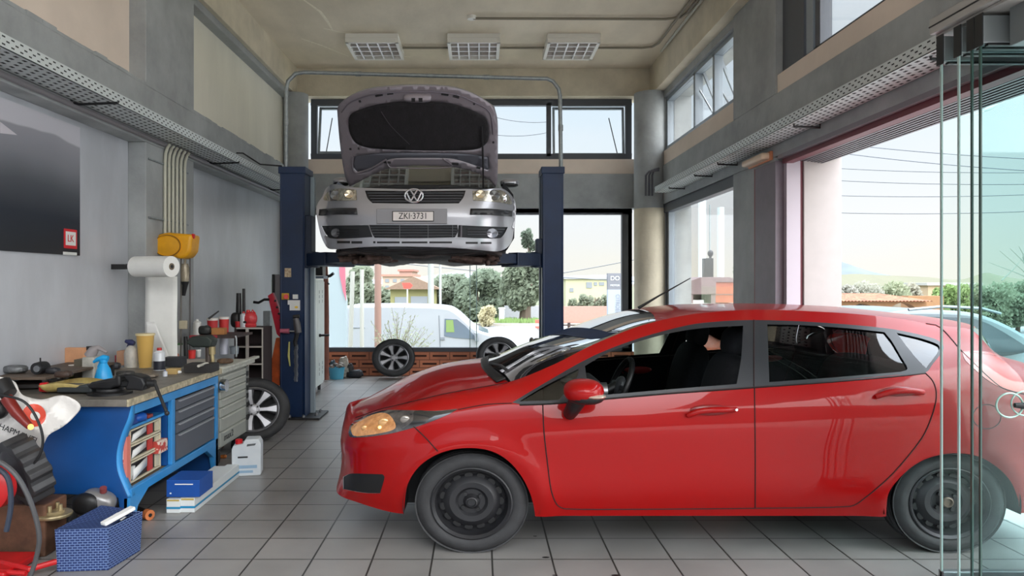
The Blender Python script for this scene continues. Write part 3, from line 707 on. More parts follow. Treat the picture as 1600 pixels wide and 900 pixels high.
gapline([(1542+22*math.cos(a), 651+19*math.sin(a)) for a in [2*math.pi*i/16 for i in range(17)]], 'fuel_flap_gap', .0018)
gapline([(812, 632.5), (860, 631), (950, 623), (1050, 614.5), (1177, 605.5), (1300, 596.5), (1400, 588), (1446, 583)], 'window_seal', .005, black)
# ledge and shoulder creases come from the loft; door handles:
for (pts, nm_) in (([(1074, 649), (1090, 643), (1110, 641), (1130, 640.5), (1149, 640)], 'a'), ([(1368, 620), (1385, 615), (1405, 613), (1425, 613), (1440, 614)], 'b')):
    v, n = lift(np.array(dens(smoothpoly(pts, False, 4), 5, False))); nn_ = len(v)
    for sg in (0, 1):
        f_ = (lambda p: Vector((p[0], 2*CY-p[1], p[2]))) if sg else (lambda p: Vector(p))
        m = MB(); m.tube([f_(a+b*(.028*math.sin(math.pi*(i+.2)/(nn_+.4))**.4)) for i, (a, b) in enumerate(zip(v, n))], [.013+.003*math.sin(math.pi*i/(nn_-1)) for i in range(nn_)], 10, sz=1.0)
        h_ = m.build('door_handle', carred, car)
        a, b = v[nn_//2], n[nn_//2]; c = f_(a-b*.001)
        m = MB(); m.ell(c, .105, .012, .030, 20, 8); m.build('handle_recess', mat('handle recess', (130, 8, 10), .4, coat=.5), h_)
        if nm_ == 'a':
            c = f_(v[-2]+n[-2]*.042); m = MB(); m.tube([c, c+Vector((0, .012*(1 if sg else -1), 0))], .007, 10); m.build('keyhole', chrome, h_)
# mirrors
for sg in (1, -1):
    yb = CY-.86*sg; c = Vector((at(911, 612, 3.60).x, CY-1.0*sg, at(911, 610, 3.60).z))
    m = MB(); m.ell(c, .098, .11, .058, 20, 12, p=.85); mc = m.build('wing_mirror', carred, car)
    m = MB(); m.ell(c+Vector((.008, 0, -.022)), .094, .104, .042, 20, 10, p=.85); m.build('mirror_base', black, mc)
    m = MB(); m.ell(c+Vector((.045, -.052*sg, -.016)), .058, .07, .013, 14, 8); m.build('side_repeater', mat('clear repeater', (220, 205, 190), .1, .4, coat=1), mc)
    m = MB(); pb = Vector((at(893, 650, 3.7).x, yb-.005*sg, at(893, 645, 3.7).z)); m.tube([c+Vector((-.02, 0, -.03)), c+Vector((-.04, .03*sg, -.075)), pb+Vector((-.01, -.03*sg, 0)), pb+Vector((0, .03*sg, -.01))], [.045, .040, .034, .02], 12); m.build('mirror_foot', black, mc)
# front interior seen through the open window
seatm = mat('black seat fabric', (34, 35, 40), .85, var=.15, scale=40)
dashm = mat('dashboard plastic', (40, 41, 45), .6)
for (x0, yc, nmx) in ((1.18, CY-.36, 'near'), (1.18, CY+.36, 'far')):
    m = MB(); M = Matrix.Translation((x0+.02, yc, .42)) @ Matrix.Rotation(R(14), 4, 'Y')
    m.ell(Vector((x0-.14, yc, .42)), .30, .25, .085, 20, 10, p=.6); st = m.build('seat', seatm, car)
    m = MB(); m.ell(Vector((x0+.20, yc, .70)), .085, .24, .30, 20, 14, Matrix.Rotation(R(14), 4, 'Y'), .6); m.build('backrest', seatm, st)
    m = MB(); m.ell(Vector((x0+.285, yc, 1.05)), .06, .13, .085, 16, 10, Matrix.Rotation(R(10), 4, 'Y'), .7); m.tube([(x0+.27, yc-.05, .92), (x0+.28, yc-.05, 1.02)], .007); m.build('headrest', seatm, st)
m = MB(); m.ell(Vector((2.15, CY, .42)), .28, .62, .10, 20, 10, p=.6); st = m.build('rear_bench', seatm, car)
m = MB(); m.ell(Vector((2.42, CY, .70)), .09, .62, .24, 20, 12, Matrix.Rotation(R(16), 4, 'Y'), .6); m.build('backrest', seatm, st)
m = MB(); m.sheet(lambda u, v: (.12+.62*v*.75, CY+(u-.5)*1.36, .86+.05*math.sin(math.pi*v)-.02*v-.5*max(0, v-.85)), 10, 12); m.build('dashboard', [dashm], car, solid=.02)
m = MB(); m.box(.45, .62, CY-.66, CY+.66, .45, .86); m.box(.58, .66, CY-.62, CY-.22, .72, .86); m.build('dashboard_front', dashm, car, bevel=.02)
m = MB(); ring(m, [(.022, 0), (.05, -.02), (.05, .03)], Matrix.Translation((.66, CY-.58, .80)) @ Matrix.Rotation(R(-90), 4, 'Z'), 20); m.build('air_vent', steel, car)
Ms = Matrix.Translation((.80, CY-.36, .80)) @ Matrix.Rotation(R(24), 4, 'Y') @ Matrix.Diagonal((1, 1, 1, 1))
m = MB(); pts = [Ms @ Vector((0, .18*math.cos(a), .165*math.sin(a))) for a in [2*math.pi*i/32 for i in range(33)]]; m.tube(pts, .016, 10, cap=False); swh = m.build('steering_wheel', black, car)
m = MB(); m.ell(Ms.translation, .03, .07, .06, 14, 8, Ms.to_3x3().to_4x4()); 
for a in (0, 180, 270): m.tube([Ms.translation, Ms @ Vector((0, .17*math.cos(R(a)), .16*math.sin(R(a))))], .014, 6)
m.build('steering_hub', mat('steering hub', (70, 72, 76), .4), swh)
m = MB(); m.tube([Ms.translation+Vector((-.01, 0, 0)), (.5, CY-.36, .66)], .03, 10); m.build('steering_column', black, swh)
# cowl and wiper area, roof aerial
m = MB(); m.sheet(lambda u, v: (.03+.085*abs(2*u-1)**2.2+.05*v-.03, CY+(u-.5)*1.34, .893-.03*abs(2*u-1)**2+.005+.02*v), 20, 4); m.build('cowl', black, car, solid=.01)
for k in (-.25, .35):
    m = MB(); p0 = Vector((.06, CY+k, .915)); m.tube([p0, p0+Vector((.06, -.22, .012)), p0+Vector((.09, -.40, .005))], .009, 6); m.build('wiper', black, car)
m = MB(); a0 = Vector((1.0, CY+.05, 1.232)); m.tube([a0, a0+Vector((.12, 0, .072)), a0+Vector((.33, 0, .19))], [.010, .006, .003], 8); ant = m.build('aerial', black, car)
# ================================================================ THE TWO-POST LIFT
navy = mat('dark blue lift paint', (12, 38, 74), .42, var=.12, scale=4)
navyd = mat('navy lift arm paint', (12, 32, 60), .45, var=.2, scale=8)
flange = mat('bare steel flange', (140, 152, 160), .4, .3)
LY = 7.46
def lift_post(x0, x1, sgn, label):
    t = thing('lift_post', label, 'car lift', ((x0+x1)/2, LY+.15, 0), 'two-post lift columns')
    m = MB(); m.box(x0, x1, LY, LY+.02, .02, 2.56); m.box(x0, x0+.02, LY, LY+.32, .02, 2.56); m.box(x1-.02, x1, LY, LY+.32, .02, 2.56)
    m.build('column', navy, t, smooth=False, bevel=.006)
    m = MB(); m.box(x0-.012, x1+.012, LY-.012, LY+.33, 2.50, 2.57); m.build('column_cap', navy, t, smooth=False, bevel=.006)
    xa, xb = (x1, x1+.045) if sgn > 0 else (x0-.012, x0)
    m = MB(); m.box(xa, xb, LY+.24, LY+.30, .02, 2.5); m.build('flange', flange, t, smooth=False, bevel=.004)
    m = MB(); m.box(x0-.06, x1+.16 if sgn > 0 else x1+.06, LY-.06, LY+.40, 0, .022); m.build('base_plate', dsteel, t, smooth=False, bevel=.006)
    m = MB()
    for dx, dy in ((.0, -.03), (.14, -.03), (.28, -.03), (.38, .1), (.38, .3)): m.lathe([(.016, .022), (.016, .04), (.006, .05)], (x0-.03+dx, LY+dy, 0), 8)
    m.build('anchor_bolt', steel, t, smooth=False)
    # carriage with its slot and arms
    cz = 1.66
    ca = MB()
    if sgn > 0: ca.box(x1-.02, x1+.06, LY+.03, LY+.22, cz-.12, cz+.42)
    else: ca.box(x0-.06, x0+.02, LY+.03, LY+.22, cz-.05, cz+.18)
    cr_ = ca.build('carriage', navyd, t, smooth=False, bevel=.008)
    return t
pL = lift_post(-2.04, -1.785, 1, 'left dark blue lift column beside the white locker, with switches and chains on it')
pR = lift_post(.635, .85, -1, 'right plain dark blue lift column standing behind the red car')
for (root, pts) in ((pL, ((-1.74, LY+.1, 1.63), (-1.30, LY-.45, 1.63))), (pL, ((-1.74, LY+.15, 1.63), (-1.25, LY+.95, 1.63))), (pR, ((.60, LY+.1, 1.63), (.16, LY-.30, 1.63))), (pR, ((.60, LY+.15, 1.63), (.10, LY+.95, 1.63)))):
    a, b = Vector(pts[0]), Vector(pts[1]); d = (b-a).normalized(); n_ = Vector((-d.y, d.x, 0))
    m = MB(); M = Matrix((tuple(d)+(0,), tuple(n_)+(0,), (0, 0, 1, 0), (0, 0, 0, 1))).transposed(); M.translation = a
    m.box(-.12, (b-a).length*.62, -.07, .07, -.07, .06, M); arm = m.build('swing_arm', navyd, root, smooth=False, bevel=.008)
    m = MB(); m.box((b-a).length*.3, (b-a).length, -.05, .05, -.05, .045, M); m.build('arm_extension', navyd, arm, smooth=False, bevel=.006)
    m = MB(); m.lathe([(.05, .03), (.05, .07), (.035, .08), (.035, .10)], b-d*.06, 16); m.build('lifting_pad', rubber, arm)
    m = MB(); m.lathe([(.075, -.085), (.075, .075)], a, 18); m.build('arm_hinge', navyd, arm)
# things on the left column
creamy = mat('cream label', (200, 190, 160), .6)
m = MB(); m.box(at(445, 0, LY).x, at(455, 0, LY).x, LY-.008, LY, at(0, 433, LY).z, at(0, 419, LY).z); lab(m.build('warning_sticker', mat('beige sticker', (150, 120, 95), .6, col2=(215, 200, 170), scale=40), pL, smooth=False), 'small beige sticker high on the column')
m = MB(); m.box(at(441, 0, LY).x, at(452, 0, LY).x, LY-.03, LY, at(0, 468, LY).z, at(0, 458, LY).z); sb = m.build('switch_box', mat('yellow switch plate', (205, 160, 50), .5), pL, smooth=False, bevel=.003)
m = MB(); m.tube([at(447, 463.5, LY-.03), at(447, 463.5, LY-.06)], .024, 16); m.build('knob', redp, sb)
m = MB(); m.box(at(458, 0, LY).x, at(466, 0, LY).x, LY-.02, LY, at(0, 467, LY).z, at(0, 460, LY).z); m.build('label_plate', white, pL, smooth=False, bevel=.002)
m = MB(); m.box(at(450, 0, LY).x, at(469, 0, LY).x, LY-.012, LY, at(0, 476, LY).z, at(0, 469, LY).z); m.box(at(453, 0, LY).x, at(469, 0, LY).x, LY-.012, LY, at(0, 485, LY).z, at(0, 476, LY).z); sp = m.build('instruction_plate', white, pL, smooth=False)
m = MB(); m.tube([at(463, 480, LY-.012), at(463, 480, LY-.016)], .017, 14, sz=.7); m.build('warning_mark', mat('yellow mark', (225, 185, 40), .5), sp)
gs = mat('grey gun metal', (92, 90, 92), .45, .4, var=.2)
ag = thing('impact_wrench', 'grey air impact wrench hanging on the left lift column below the switches', 'power tool', at(463, 520, LY-.06))
m = MB(); m.tube([at(462, 497, LY-.06), at(464, 506, LY-.06), at(466, 520, LY-.06)], [.028, .036, .034], 14); m.build('motor_housing', gs, ag)
m = MB(); m.tube([at(465, 518, LY-.06), at(461, 535, LY-.06)], [.024, .022], 12); m.build('grip', black, ag)
m = MB(); m.tube([at(458, 495, LY-.07), at(468, 494, LY-.07)], [.016, .02], 12); m.build('anvil', dsteel, ag)
ch = thing('ratchet_handle', 'pinkish grip of a ratchet resting across the left lift column', 'hand tool', at(445, 517, LY-.05))
m = MB(); m.tube([at(438, 517, LY-.05), at(452, 517.5, LY-.05)], [.022, .026], 12); m.build('handle', mat('dusty pink', (176, 92, 112), .5), ch)
m = MB(); m.tube([at(452, 517.5, LY-.05), at(461, 518, LY-.04)], .009, 8); m.build('shaft', steel, ch)
cn = thing('chain', 'thin steel chain hanging in a bundle down the left lift column', 'chain', at(461, 545, LY-.05))
m = MB()
for k in range(3):
    for j in range(26):
        p = at(460.5+2*k+.6*math.sin(j), 540+j*2.2, LY-.045-.008*k); M = Matrix.Translation(p) @ Matrix.Rotation(R(90*(j % 2)), 4, 'Z')
        m.tube([M @ Vector((.006*math.cos(a), 0, .009*math.sin(a))) for a in [2*math.pi*i/8 for i in range(9)]], .0022, 4, cap=False)
m.build('links', steel, cn)
m = MB(); m.tube([at(461, 530, LY-.05), at(462, 541, LY-.05)], .02, 10); m.build('hook', dsteel, cn)
tag(MB().tube([at(452, 534, LY-.02), at(451, 556, LY-.03), at(453, 572, LY-.02)], [.008, .012, .006], 8).build('brass_key', mat('yellowed plastic', (190, 185, 110), .5)), 'thin yellowish tag hanging left of the chain on the lift column', 'tag')
# conduit running up from both columns across the workshop
cd = thing('overhead_conduit', 'long grey steel conduit arching over the lift between both columns', 'conduit', (-1.98, LY+.1, 2.56))
Y0 = LY+.1
m = MB(); m.tube([at(447, 262, Y0), at(447, 140, Y0), at(450, 127, Y0), at(462, 115, Y0), at(475, 113, Y0), at(660, 118, Y0), at(855, 123, Y0), at(864, 127, Y0), at(873, 139, Y0), at(875, 150, Y0), at(876.5, 264, Y0)], .021, 12); m.build('conduit_tube', galv, cd)
for p in ((447, 190), (560, 115.5), (760, 120.5), (876, 200)):
    c = at(p[0], p[1], Y0); m = MB(); d = Vector((0, 0, .03)) if p[0] in (447, 876) else Vector((.03, 0, 0)); m.tube([c-d, c+d], .026, 12); m.build('coupling', galv, cd)

# ================================================================ THE SILVER CAR ON THE LIFT
silver = mat('silver car paint', (168, 168, 175), .3, .55, coat=.6, var=.03, scale=3)
SX = -.545; SYF = 6.30
sc = thing('raised_car', 'silver car with open bonnet and no front wheels, raised on the blue lift', 'car', (SX, 8.3, 1.60))
HWS = .86
def sdepth(x, z):
    u = min(1.0, abs(x-SX)/HWS); lean = .10*max(0, (z-1.95)/.4)**1.5+.06*max(0, (1.80-z)/.25)**2
    return SYF+.10*u**2+.34*u**7+lean
def slift(V2):
    out = []; nn = []
    def hit(p):
        Y = 6.4
        for _ in range(12):
            q = at(p[0], p[1], Y); Y = .5*Y+.5*sdepth(q.x, q.z)
        return np.array(at(p[0], p[1], Y))
    for p in V2:
        a = hit(p); b = hit((p[0]+.5, p[1])); c = hit((p[0], p[1]+.5)); n = np.cross(b-a, c-a); n /= np.linalg.norm(n)
        if n[1] > 0: n = -n
        out.append(a); nn.append(n)
    return np.array(out), np.array(nn)
Z6 = lambda zx, zy: (480+zx*.2125, 260+zy*.2125)
def P6(l, sharp=(), n=4, step=6): return dens(smoothpoly([Z6(*p) for p in l], True, n, sharp), step)
fo = P6([(110, 225), (140, 160), (200, 130), (300, 150), (420, 158), (800, 168), (1170, 165), (1290, 170), (1420, 160), (1480, 190), (1530, 260), (1535, 340), (1520, 470), (1500, 560), (1450, 610), (1380, 625), (1100, 600), (800, 590), (480, 590), (220, 608), (150, 600), (105, 520), (80, 420), (66, 330), (78, 270)])
gr = P6([(425, 178), (800, 182), (1165, 178), (1150, 225), (1115, 272), (800, 274), (480, 270), (445, 235)], (0, 2, 4, 6))
hlL = P6([(120, 245), (145, 195), (215, 165), (300, 165), (362, 175), (365, 248), (300, 252), (180, 254)], (4, 5))
hlR = P6([(1215, 182), (1330, 180), (1420, 175), (1470, 205), (1495, 245), (1500, 280), (1440, 270), (1340, 258), (1220, 252)], (0, 8))
stL = P6([(90, 318), (220, 308), (365, 308), (370, 355), (220, 355), (85, 362)], (0, 2, 3, 5))
stR = P6([(1200, 312), (1350, 314), (1500, 328), (1498, 370), (1350, 358), (1195, 356)], (0, 2, 3, 5))
lgC = P6([(455, 430), (800, 432), (1105, 430), (1108, 480), (1085, 522), (800, 528), (495, 525), (470, 480)], (0, 2, 4, 6))
lgL = P6([(105, 436), (250, 434), (452, 432), (480, 520), (300, 530), (165, 528), (130, 490)], (0, 2, 3))
lgR = P6([(1112, 432), (1300, 440), (1475, 446), (1450, 495), (1415, 528), (1250, 528), (1105, 520)], (0, 2, 6))
slots = [(220, 315, 548, 566), (325, 405, 550, 568), (485, 502, 550, 566), (512, 680, 552, 566), (694, 884, 552, 566), (898, 1065, 552, 566), (1165, 1255, 555, 570), (1275, 1355, 555, 570)]
sl = [('slot%d' % i, dens([Z6(a, c), Z6(b, c), Z6(b, d), Z6(a, d)], 5)) for i, (a, b, c, d) in enumerate(slots)]
gx = np.arange(490, 812, 5.0); gy = np.arange(280, 400, 5.0); gp = [(x+(2.5 if k % 2 else 0), y) for k, y in enumerate(gy) for x in gx]
sparts = cut_regions(fo, [('gr', gr), ('hlL', hlL), ('hlR', hlR), ('stL', stL), ('stR', stR), ('lgC', lgC), ('lgL', lgL), ('lgR', lgR)]+sl, gp, slift)
surf('front_bumper', sparts['body'], silver, sc)
surf('radiator_grille', sparts['gr'], black, sc, push=-.015)
surf('bumper_strip', sparts['stL'], mat('dark bumper strip', (40, 40, 44), .35), sc, push=.012, solid=.012); surf('bumper_strip', sparts['stR'], MATS['dark bumper strip'], sc, push=.012, solid=.012)
grl = mat('dark grille', (26, 28, 34), .6)
lgs = [surf('lower_grille', sparts[k], grl, sc, push=-.01) for k in ('lgC', 'lgL', 'lgR')]
for i in range(len(sl)): surf('air_slot', sparts['slot%d' % i], black, sc, push=-.004)
def sline(pts, r, name, m_, parent, off=.006, n=6, px=True):
    pts = dens([Z6(*p) for p in pts] if px else pts, 8, False); v, nn_ = slift(np.array(pts)); m = MB(); m.tube([Vector(a+b*off) for a, b in zip(v, nn_)], r, n, sz=1); return m.build(name, m_, parent)
for y in (196, 216, 236, 256): sline([(435+(y-178)*.5, y), (1160-(y-178)*.45, y)], .0045, 'grille_bar', mat('grille bar grey', (85, 86, 92), .4), sc, 0)
for y in (448, 468, 488, 508): sline([(462+(y-430)*.3, y), (1105-(y-430)*.15, y)], .0035, 'grille_bar', MATS['grille bar grey'], lgs[0], .001)
for x in (680, 888, 1068): sline([(x, 434), (x, 524)], .0035, 'grille_bar', MATS['grille bar grey'], lgs[0], .002)
for y in (462, 482, 502): sline([(1180, y), (1460-(y-446)*.8, y)], .0035, 'grille_bar', MATS['grille bar grey'], lgs[2], .003); sline([(120+(y-436)*.4, y), (380, y)], .003, 'grille_bar', grl, lgs[1], .003)
sline([(1132, 432), (1130, 520)], .010, 'grille_post', mat('grille post', (96, 90, 98), .5), lgs[2], .003)
def sdisc(zx, zy, r, name, m_, parent, off=.004, sq=.9, depth=.014, ringm=None):
    v, n = slift(np.array([Z6(zx, zy)])); p = Vector(v[0]+n[0]*off); m = MB(); M = Matrix.Translation(p) @ Matrix.Diagonal((1, 1, sq, 1))
    ring(m, [(r, depth), (r, -depth*.3), (r*.86, -depth), (.001, -depth*.6)], M, 24); return m.build(name, m_, parent)
sdisc(1357, 492, .052, 'fog_lamp', mat('fog lamp glass', (150, 150, 158), .15, .6), sc); sdisc(215, 490, .046, 'fog_lamp', mat('dark fog lamp', (60, 60, 66), .3), sc)
lens2 = mat('headlamp reflector', (196, 190, 175), .18, .5, col2=(120, 116, 105), scale=30, coat=1)
for k, (key, xs) in enumerate((('hlL', (218, 315)), ('hlR', (1368, 1270)))):
    h_ = surf('headlamp', sparts[key], lens2, sc, push=.004)
    sdisc(xs[0], 215, .052, 'projector_lens', mat('projector lens', (88, 86, 84), .1, .2, coat=1), h_, .012); sdisc(xs[1], 208, .044, 'reflector_bowl', mat('reflector bowl', (205, 190, 165), .15, .8), h_, .012)
    if k: v, n = slift(np.array([Z6(1447, 228)])); m = MB(); m.ell(Vector(v[0]), .03, .02, .045); m.build('turn_signal', chrome, h_)
# badge: a ring with a V over a W
v, n = slift(np.array([Z6(786, 217)])); bc = Vector(v[0])+Vector((0, -.02, 0)); rb = .077
bm_ = MB(); M = Matrix.Translation(bc) @ Matrix.Diagonal((1, 1, .74, 1))
bm_.tube([M @ Vector((rb*math.cos(a), 0, rb*math.sin(a))) for a in [2*math.pi*i/40 for i in range(41)]], .0085, 8, cap=False)
def bl(pts): bm_.tube([M @ Vector((x*rb, -.002, z*rb)) for x, z in pts], .0075, 6)
bl([(-.42, .9), (0, .06)]); bl([(.42, .9), (0, .06)]); bl([(-.84, .5), (-.36, -.86)]); bl([(-.36, -.86), (0, -.02)]); bl([(0, -.02), (.36, -.86)]); bl([(.36, -.86), (.84, .5)])
bm_.build('badge', mat('chrome badge', (205, 205, 210), .25, .8), sc)
# number plate
v, n = slift(np.array([Z6(780, 368)])); pc = Vector(v[0])+Vector((0, -.012, 0)); k_ = pc.y/F
m = MB(); m.box(pc.x-.235*1.35*.0-.40*.0-270*.2125*k_, pc.x+250*.2125*k_, pc.y, pc.y+.012, pc.z-55*.2125*k_, pc.z+56*.2125*k_); m.build('plate_mount', mat('plate recess silver', (140, 138, 142), .4, .4), sc, smooth=False, bevel=.003)
m = MB(); W2, H2 = 153*.2125*k_, 38*.2125*k_; m.box(pc.x-W2, pc.x+W2, pc.y-.006, pc.y, pc.z-H2, pc.z+H2); pf = m.build('number_plate_surround', black, sc, smooth=False, bevel=.003)
m = MB(); m.box(pc.x-W2*.965, pc.x+W2*.965, pc.y-.010, pc.y-.004, pc.z-H2*.86, pc.z+H2*.86); plt = m.build('number_plate', mat('plate white', (228, 220, 218), .5), sc, smooth=False, bevel=.002)
text('plate_lettering', 'ZKI·3731', H2*1.72, (pc.x, pc.y-.0115, pc.z), (90, 0, 0), ink, plt, sx=.86)
# body behind the fascia: wings, sides, underside, cabin
fb = sparts['body'][0]
silb = mat('silver car side', (150, 150, 156), .35, .5)
m = MB(); prof = [(-.80, 1.70), (-.86, 1.80), (-.865, 2.02), (-.85, 2.20), (-.76, 2.32), (.76, 2.32), (.85, 2.20), (.865, 2.02), (.86, 1.80), (.80, 1.70)]
vv = []; ys_ = [6.74, 7.0, 7.4, 8.4, 9.6, 10.3, 10.45]
for y in ys_:
    sc_ = .9 if y > 10.4 else 1
    vv += [(SX+x*sc_, y, z) for x, z in prof]
n_ = len(prof); ff = [(i*n_+j, i*n_+j+1, (i+1)*n_+j+1, (i+1)*n_+j) for i in range(len(ys_)-1) for j in range(n_-1) if not (i < 2 and j in (4,))]+[tuple((len(ys_)-1)*n_+j for j in range(n_))]
m.add(vv, ff); m.build('body_side', silb, sc, angle=50)
m = MB(); m.add([(SX+x, 7.35, z) for x, z in [(-.74, 2.34), (.74, 2.34)]]+[(SX+x, 8.15, 2.72) for x in (-.60, .60)], [(0, 1, 3, 2)]); m.build('windscreen', carglass, sc)
m = MB()
vv = []
for y, hw, zt in ((8.15, .60, 2.72), (8.7, .62, 2.77), (9.6, .61, 2.75), (10.3, .58, 2.62)): vv += [(SX-.76, y-.0, 2.32), (SX-hw, y, zt-.04), (SX-hw*.8, y, zt), (SX+hw*.8, y, zt), (SX+hw, y, zt-.04), (SX+.76, y, 2.32)]
m.add(vv, [(i*6+j, i*6+j+1, (i+1)*6+j+1, (i+1)*6+j) for i in range(3) for j in range(5)]+[(18, 19, 20, 21, 22, 23)]); m.build('cabin', silb, sc, angle=40)
under = mat('dirty underside', (70, 62, 62), .8, var=.5, scale=7, bump=.6, bscale=18)
m = MB(); m.sheet(lambda u, v: (SX+(u-.5)*1.5, 6.62+v*3.6, 1.665+.02*math.sin(9*u+5*v)+.015*math.sin(23*u)*math.cos(17*v)), 24, 30); m.build('underside', under, sc, solid=.03)
m = MB(); m.sheet(lambda u, v: (SX+(u-.5)*1.42, 6.42+.12*abs(2*u-1)**3+v*.5, 1.70-.045*math.sin(math.pi*u)*(.4+v)-.03*v), 24, 6); m.build('undertray', mat('black undertray', (44, 40, 42), .7, bump=.3, scale=12), sc, solid=.012)
rr = random.Random(5)
sus = mat('rusty suspension metal', (98, 78, 72), .75, .2, var=.5, scale=20)
for sg in (-1, 1):
    x0 = SX+sg*.62
    m = MB(); m.lathe([(.14, -.015), (.14, .015)], (x0+sg*.06, 7.0, 1.72), 24, 'x', VS); br_ = m.build('brake_disc', mat('brake disc', (120, 105, 100), .5, .7), sc)
    m = MB(); m.ell((x0+sg*.02, 6.86, 1.74), .05, .06, .10, p=.7); m.build('brake_caliper', sus, br_)
    m = MB(); m.tube([(SX+sg*.25, 7.05, 1.62), (x0-.1*sg, 6.95, 1.595), (x0, 6.95, 1.60)], [.035, .04, .03], 10); m.tube([(SX+sg*.28, 6.75, 1.63), (x0-.06*sg, 6.85, 1.60)], [.02, .03], 8); m.build('control_arm', sus, sc)
    m = MB()
    for k in range(7): m.ell((x0+rr.uniform(-.18, .12), 6.85+rr.uniform(0, .2), 1.585+rr.uniform(-.01, .05)), rr.uniform(.02, .06), .04, rr.uniform(.012, .03), 10, 6)
    m.tube([(x0-.16, 6.9, 1.61), (x0+.1, 6.95, 1.62)], .03, 8); m.build('hub_carrier', sus, sc)
m = MB(); q = at(592, 405, 6.9); m.ell(q+Vector((0, 0, .015)), .14, .12, .045, 14, 8, p=.7); m.tube([at(575, 402, 6.8), at(612, 404, 6.8)], .028, 8); m.build('gearbox_sump', sus, sc)
m = MB(); m.tube([at(560, 402, 7.3), at(620, 398, 7.2), at(680, 400, 7.2), at(745, 404, 7.3)], [.03, .035, .03, .03], 8); m.build('subframe', sus, sc)
# engine bay seen behind the grille
m = MB(); m.box(SX-.66, SX+.66, 6.52, 7.3, 2.0, 2.19); m.build('engine_bay', mat('engine bay', (30, 30, 33), .7), sc, smooth=False)
m = MB(); m.tube([Vector((SX-.62, 6.55, 2.20)), Vector((SX-.2, 6.47, 2.225)), Vector((SX+.3, 6.47, 2.225)), Vector((SX+.62, 6.55, 2.20))], .03, 8); m.build('lock_carrier', mat('engine bay', (30, 30, 33), .7), sc)
m = MB(); m.box(SX+.10, SX+.48, 6.6, 6.9, 2.18, 2.235); m.ell((SX-.35, 6.7, 2.20), .1, .08, .04); m.build('engine_cover', mat('engine cover', (60, 60, 62), .4), sc, bevel=.02)
# mirrors
for (px, w, col) in ((796, 14, silver), (533, 12, silver)):
    c = at(px, 286 if px > 700 else 284, 7.7); m = MB(); m.ell(c, w/F*7.7*1.05, .06, .045, 16, 10, p=.75); mm = m.build('wing_mirror', col, sc)
    m = MB(); m.ell(c+Vector((0, -.0, -.02)), w/F*7.7, .062, .03, 16, 8, p=.75); m.build('mirror_base', black, mm)
# the open bonnet
Z5 = lambda zx, zy: (420+zx*.3667, 100+zy*.3667)
def P5(l, sharp=(), n=4, step=6): return dens(smoothpoly([Z5(*p) for p in l], True, n, sharp), step)
def hY(px, py):
    t = (290-py)/157.0; x = (px-652)/125.0
    return 7.22-.62*t+.10*x*x*(1 if t > 0 else 1)
def hlift(V2):
    V = np.array([at(p[0], p[1], hY(p[0], p[1])) for p in V2]); nn = []
    for p in V2:
        a = np.array(at(p[0], p[1], hY(*p))); b = np.array(at(p[0]+1, p[1], hY(p[0]+1, p[1]))); c = np.array(at(p[0], p[1]+1, hY(p[0], p[1]+1))); n = np.cross(b-a, c-a); n /= np.linalg.norm(n)
        if n[1] > 0: n = -n
        nn.append(n)
    return V, np.array(nn)
ho = P5([(345, 522), (325, 480), (308, 380), (298, 290), (291, 195), (300, 172), (345, 138), (420, 108), (520, 96), (600, 92), (700, 93), (790, 102), (862, 124), (915, 152), (962, 184), (975, 240), (976, 380), (974, 500), (966, 530), (945, 500), (880, 462), (790, 440), (690, 434), (590, 434), (500, 448), (430, 478), (380, 505)], (0, 4, 14, 18))
hi = P5([(342, 260), (350, 215), (400, 190), (480, 170), (560, 160), (640, 163), (700, 160), (780, 170), (860, 195), (920, 228), (935, 270), (932, 325), (900, 355), (840, 365), (650, 366), (450, 358), (380, 340), (352, 305)])
hb = P5([(355, 395), (480, 380), (650, 378), (820, 382), (935, 395), (938, 450), (900, 440), (800, 408), (740, 402), (560, 402), (500, 412), (440, 450), (385, 462), (360, 440)], (0, 4))
gx = np.arange(520, 785, 6.0); gy = np.arange(130, 300, 6.0); gp = [(x+(3 if k % 2 else 0), y) for k, y in enumerate(gy) for x in gx]
hp = cut_regions(ho, [('ins', hi), ('rec', hb)], gp, hlift)
hsil = mat('bonnet underside silver', (138, 130, 138), .38, .35, var=.04, scale=3)
bon = surf('open_bonnet', hp['body'], [hsil, silver], sc, solid=.03)
surf('insulation_mat', hp['ins'], mat('black insulation felt', (28, 25, 29), .9, var=.25, scale=12, bump=.4), bon, push=.012, solid=.03)
surf('recessed_panel', hp['rec'], mat('bonnet recess', (98, 98, 108), .4, .35), bon, push=-.006, solid=.02)
def hline(pts, r, name, m_, off=.006, parent=None):
    v, n = hlift(np.array(dens(smoothpoly([Z5(*p) for p in pts], False, 4), 6, False))); m = MB(); m.tube([Vector(a+b*off) for a, b in zip(v, n)], r, 6); return m.build(name, m_, parent or bon)
dk = mat('bonnet hole dark', (30, 28, 32), .7)
hline([(310, 205), (345, 165), (430, 132), (560, 118), (640, 116), (700, 118), (800, 130), (870, 160), (940, 205), (955, 300)], .006, 'stiffener_edge', mat('stiffener', (110, 102, 112), .4, .3))
hline([(360, 395), (358, 440), (375, 462), (440, 442), (500, 405)], .010, 'stiffener_edge', hsil, .008); hline([(500, 405), (520, 440), (780, 438), (740, 402)], .006, 'stiffener_edge', hsil, .006)
hline([(480, 200), (520, 260), (600, 340)], .004, 'mat_crease', mat('crease', (52, 48, 54), .8), .016); hline([(905, 260), (910, 400), (912, 540)], .009, 'bonnet_prop', dk, .03)
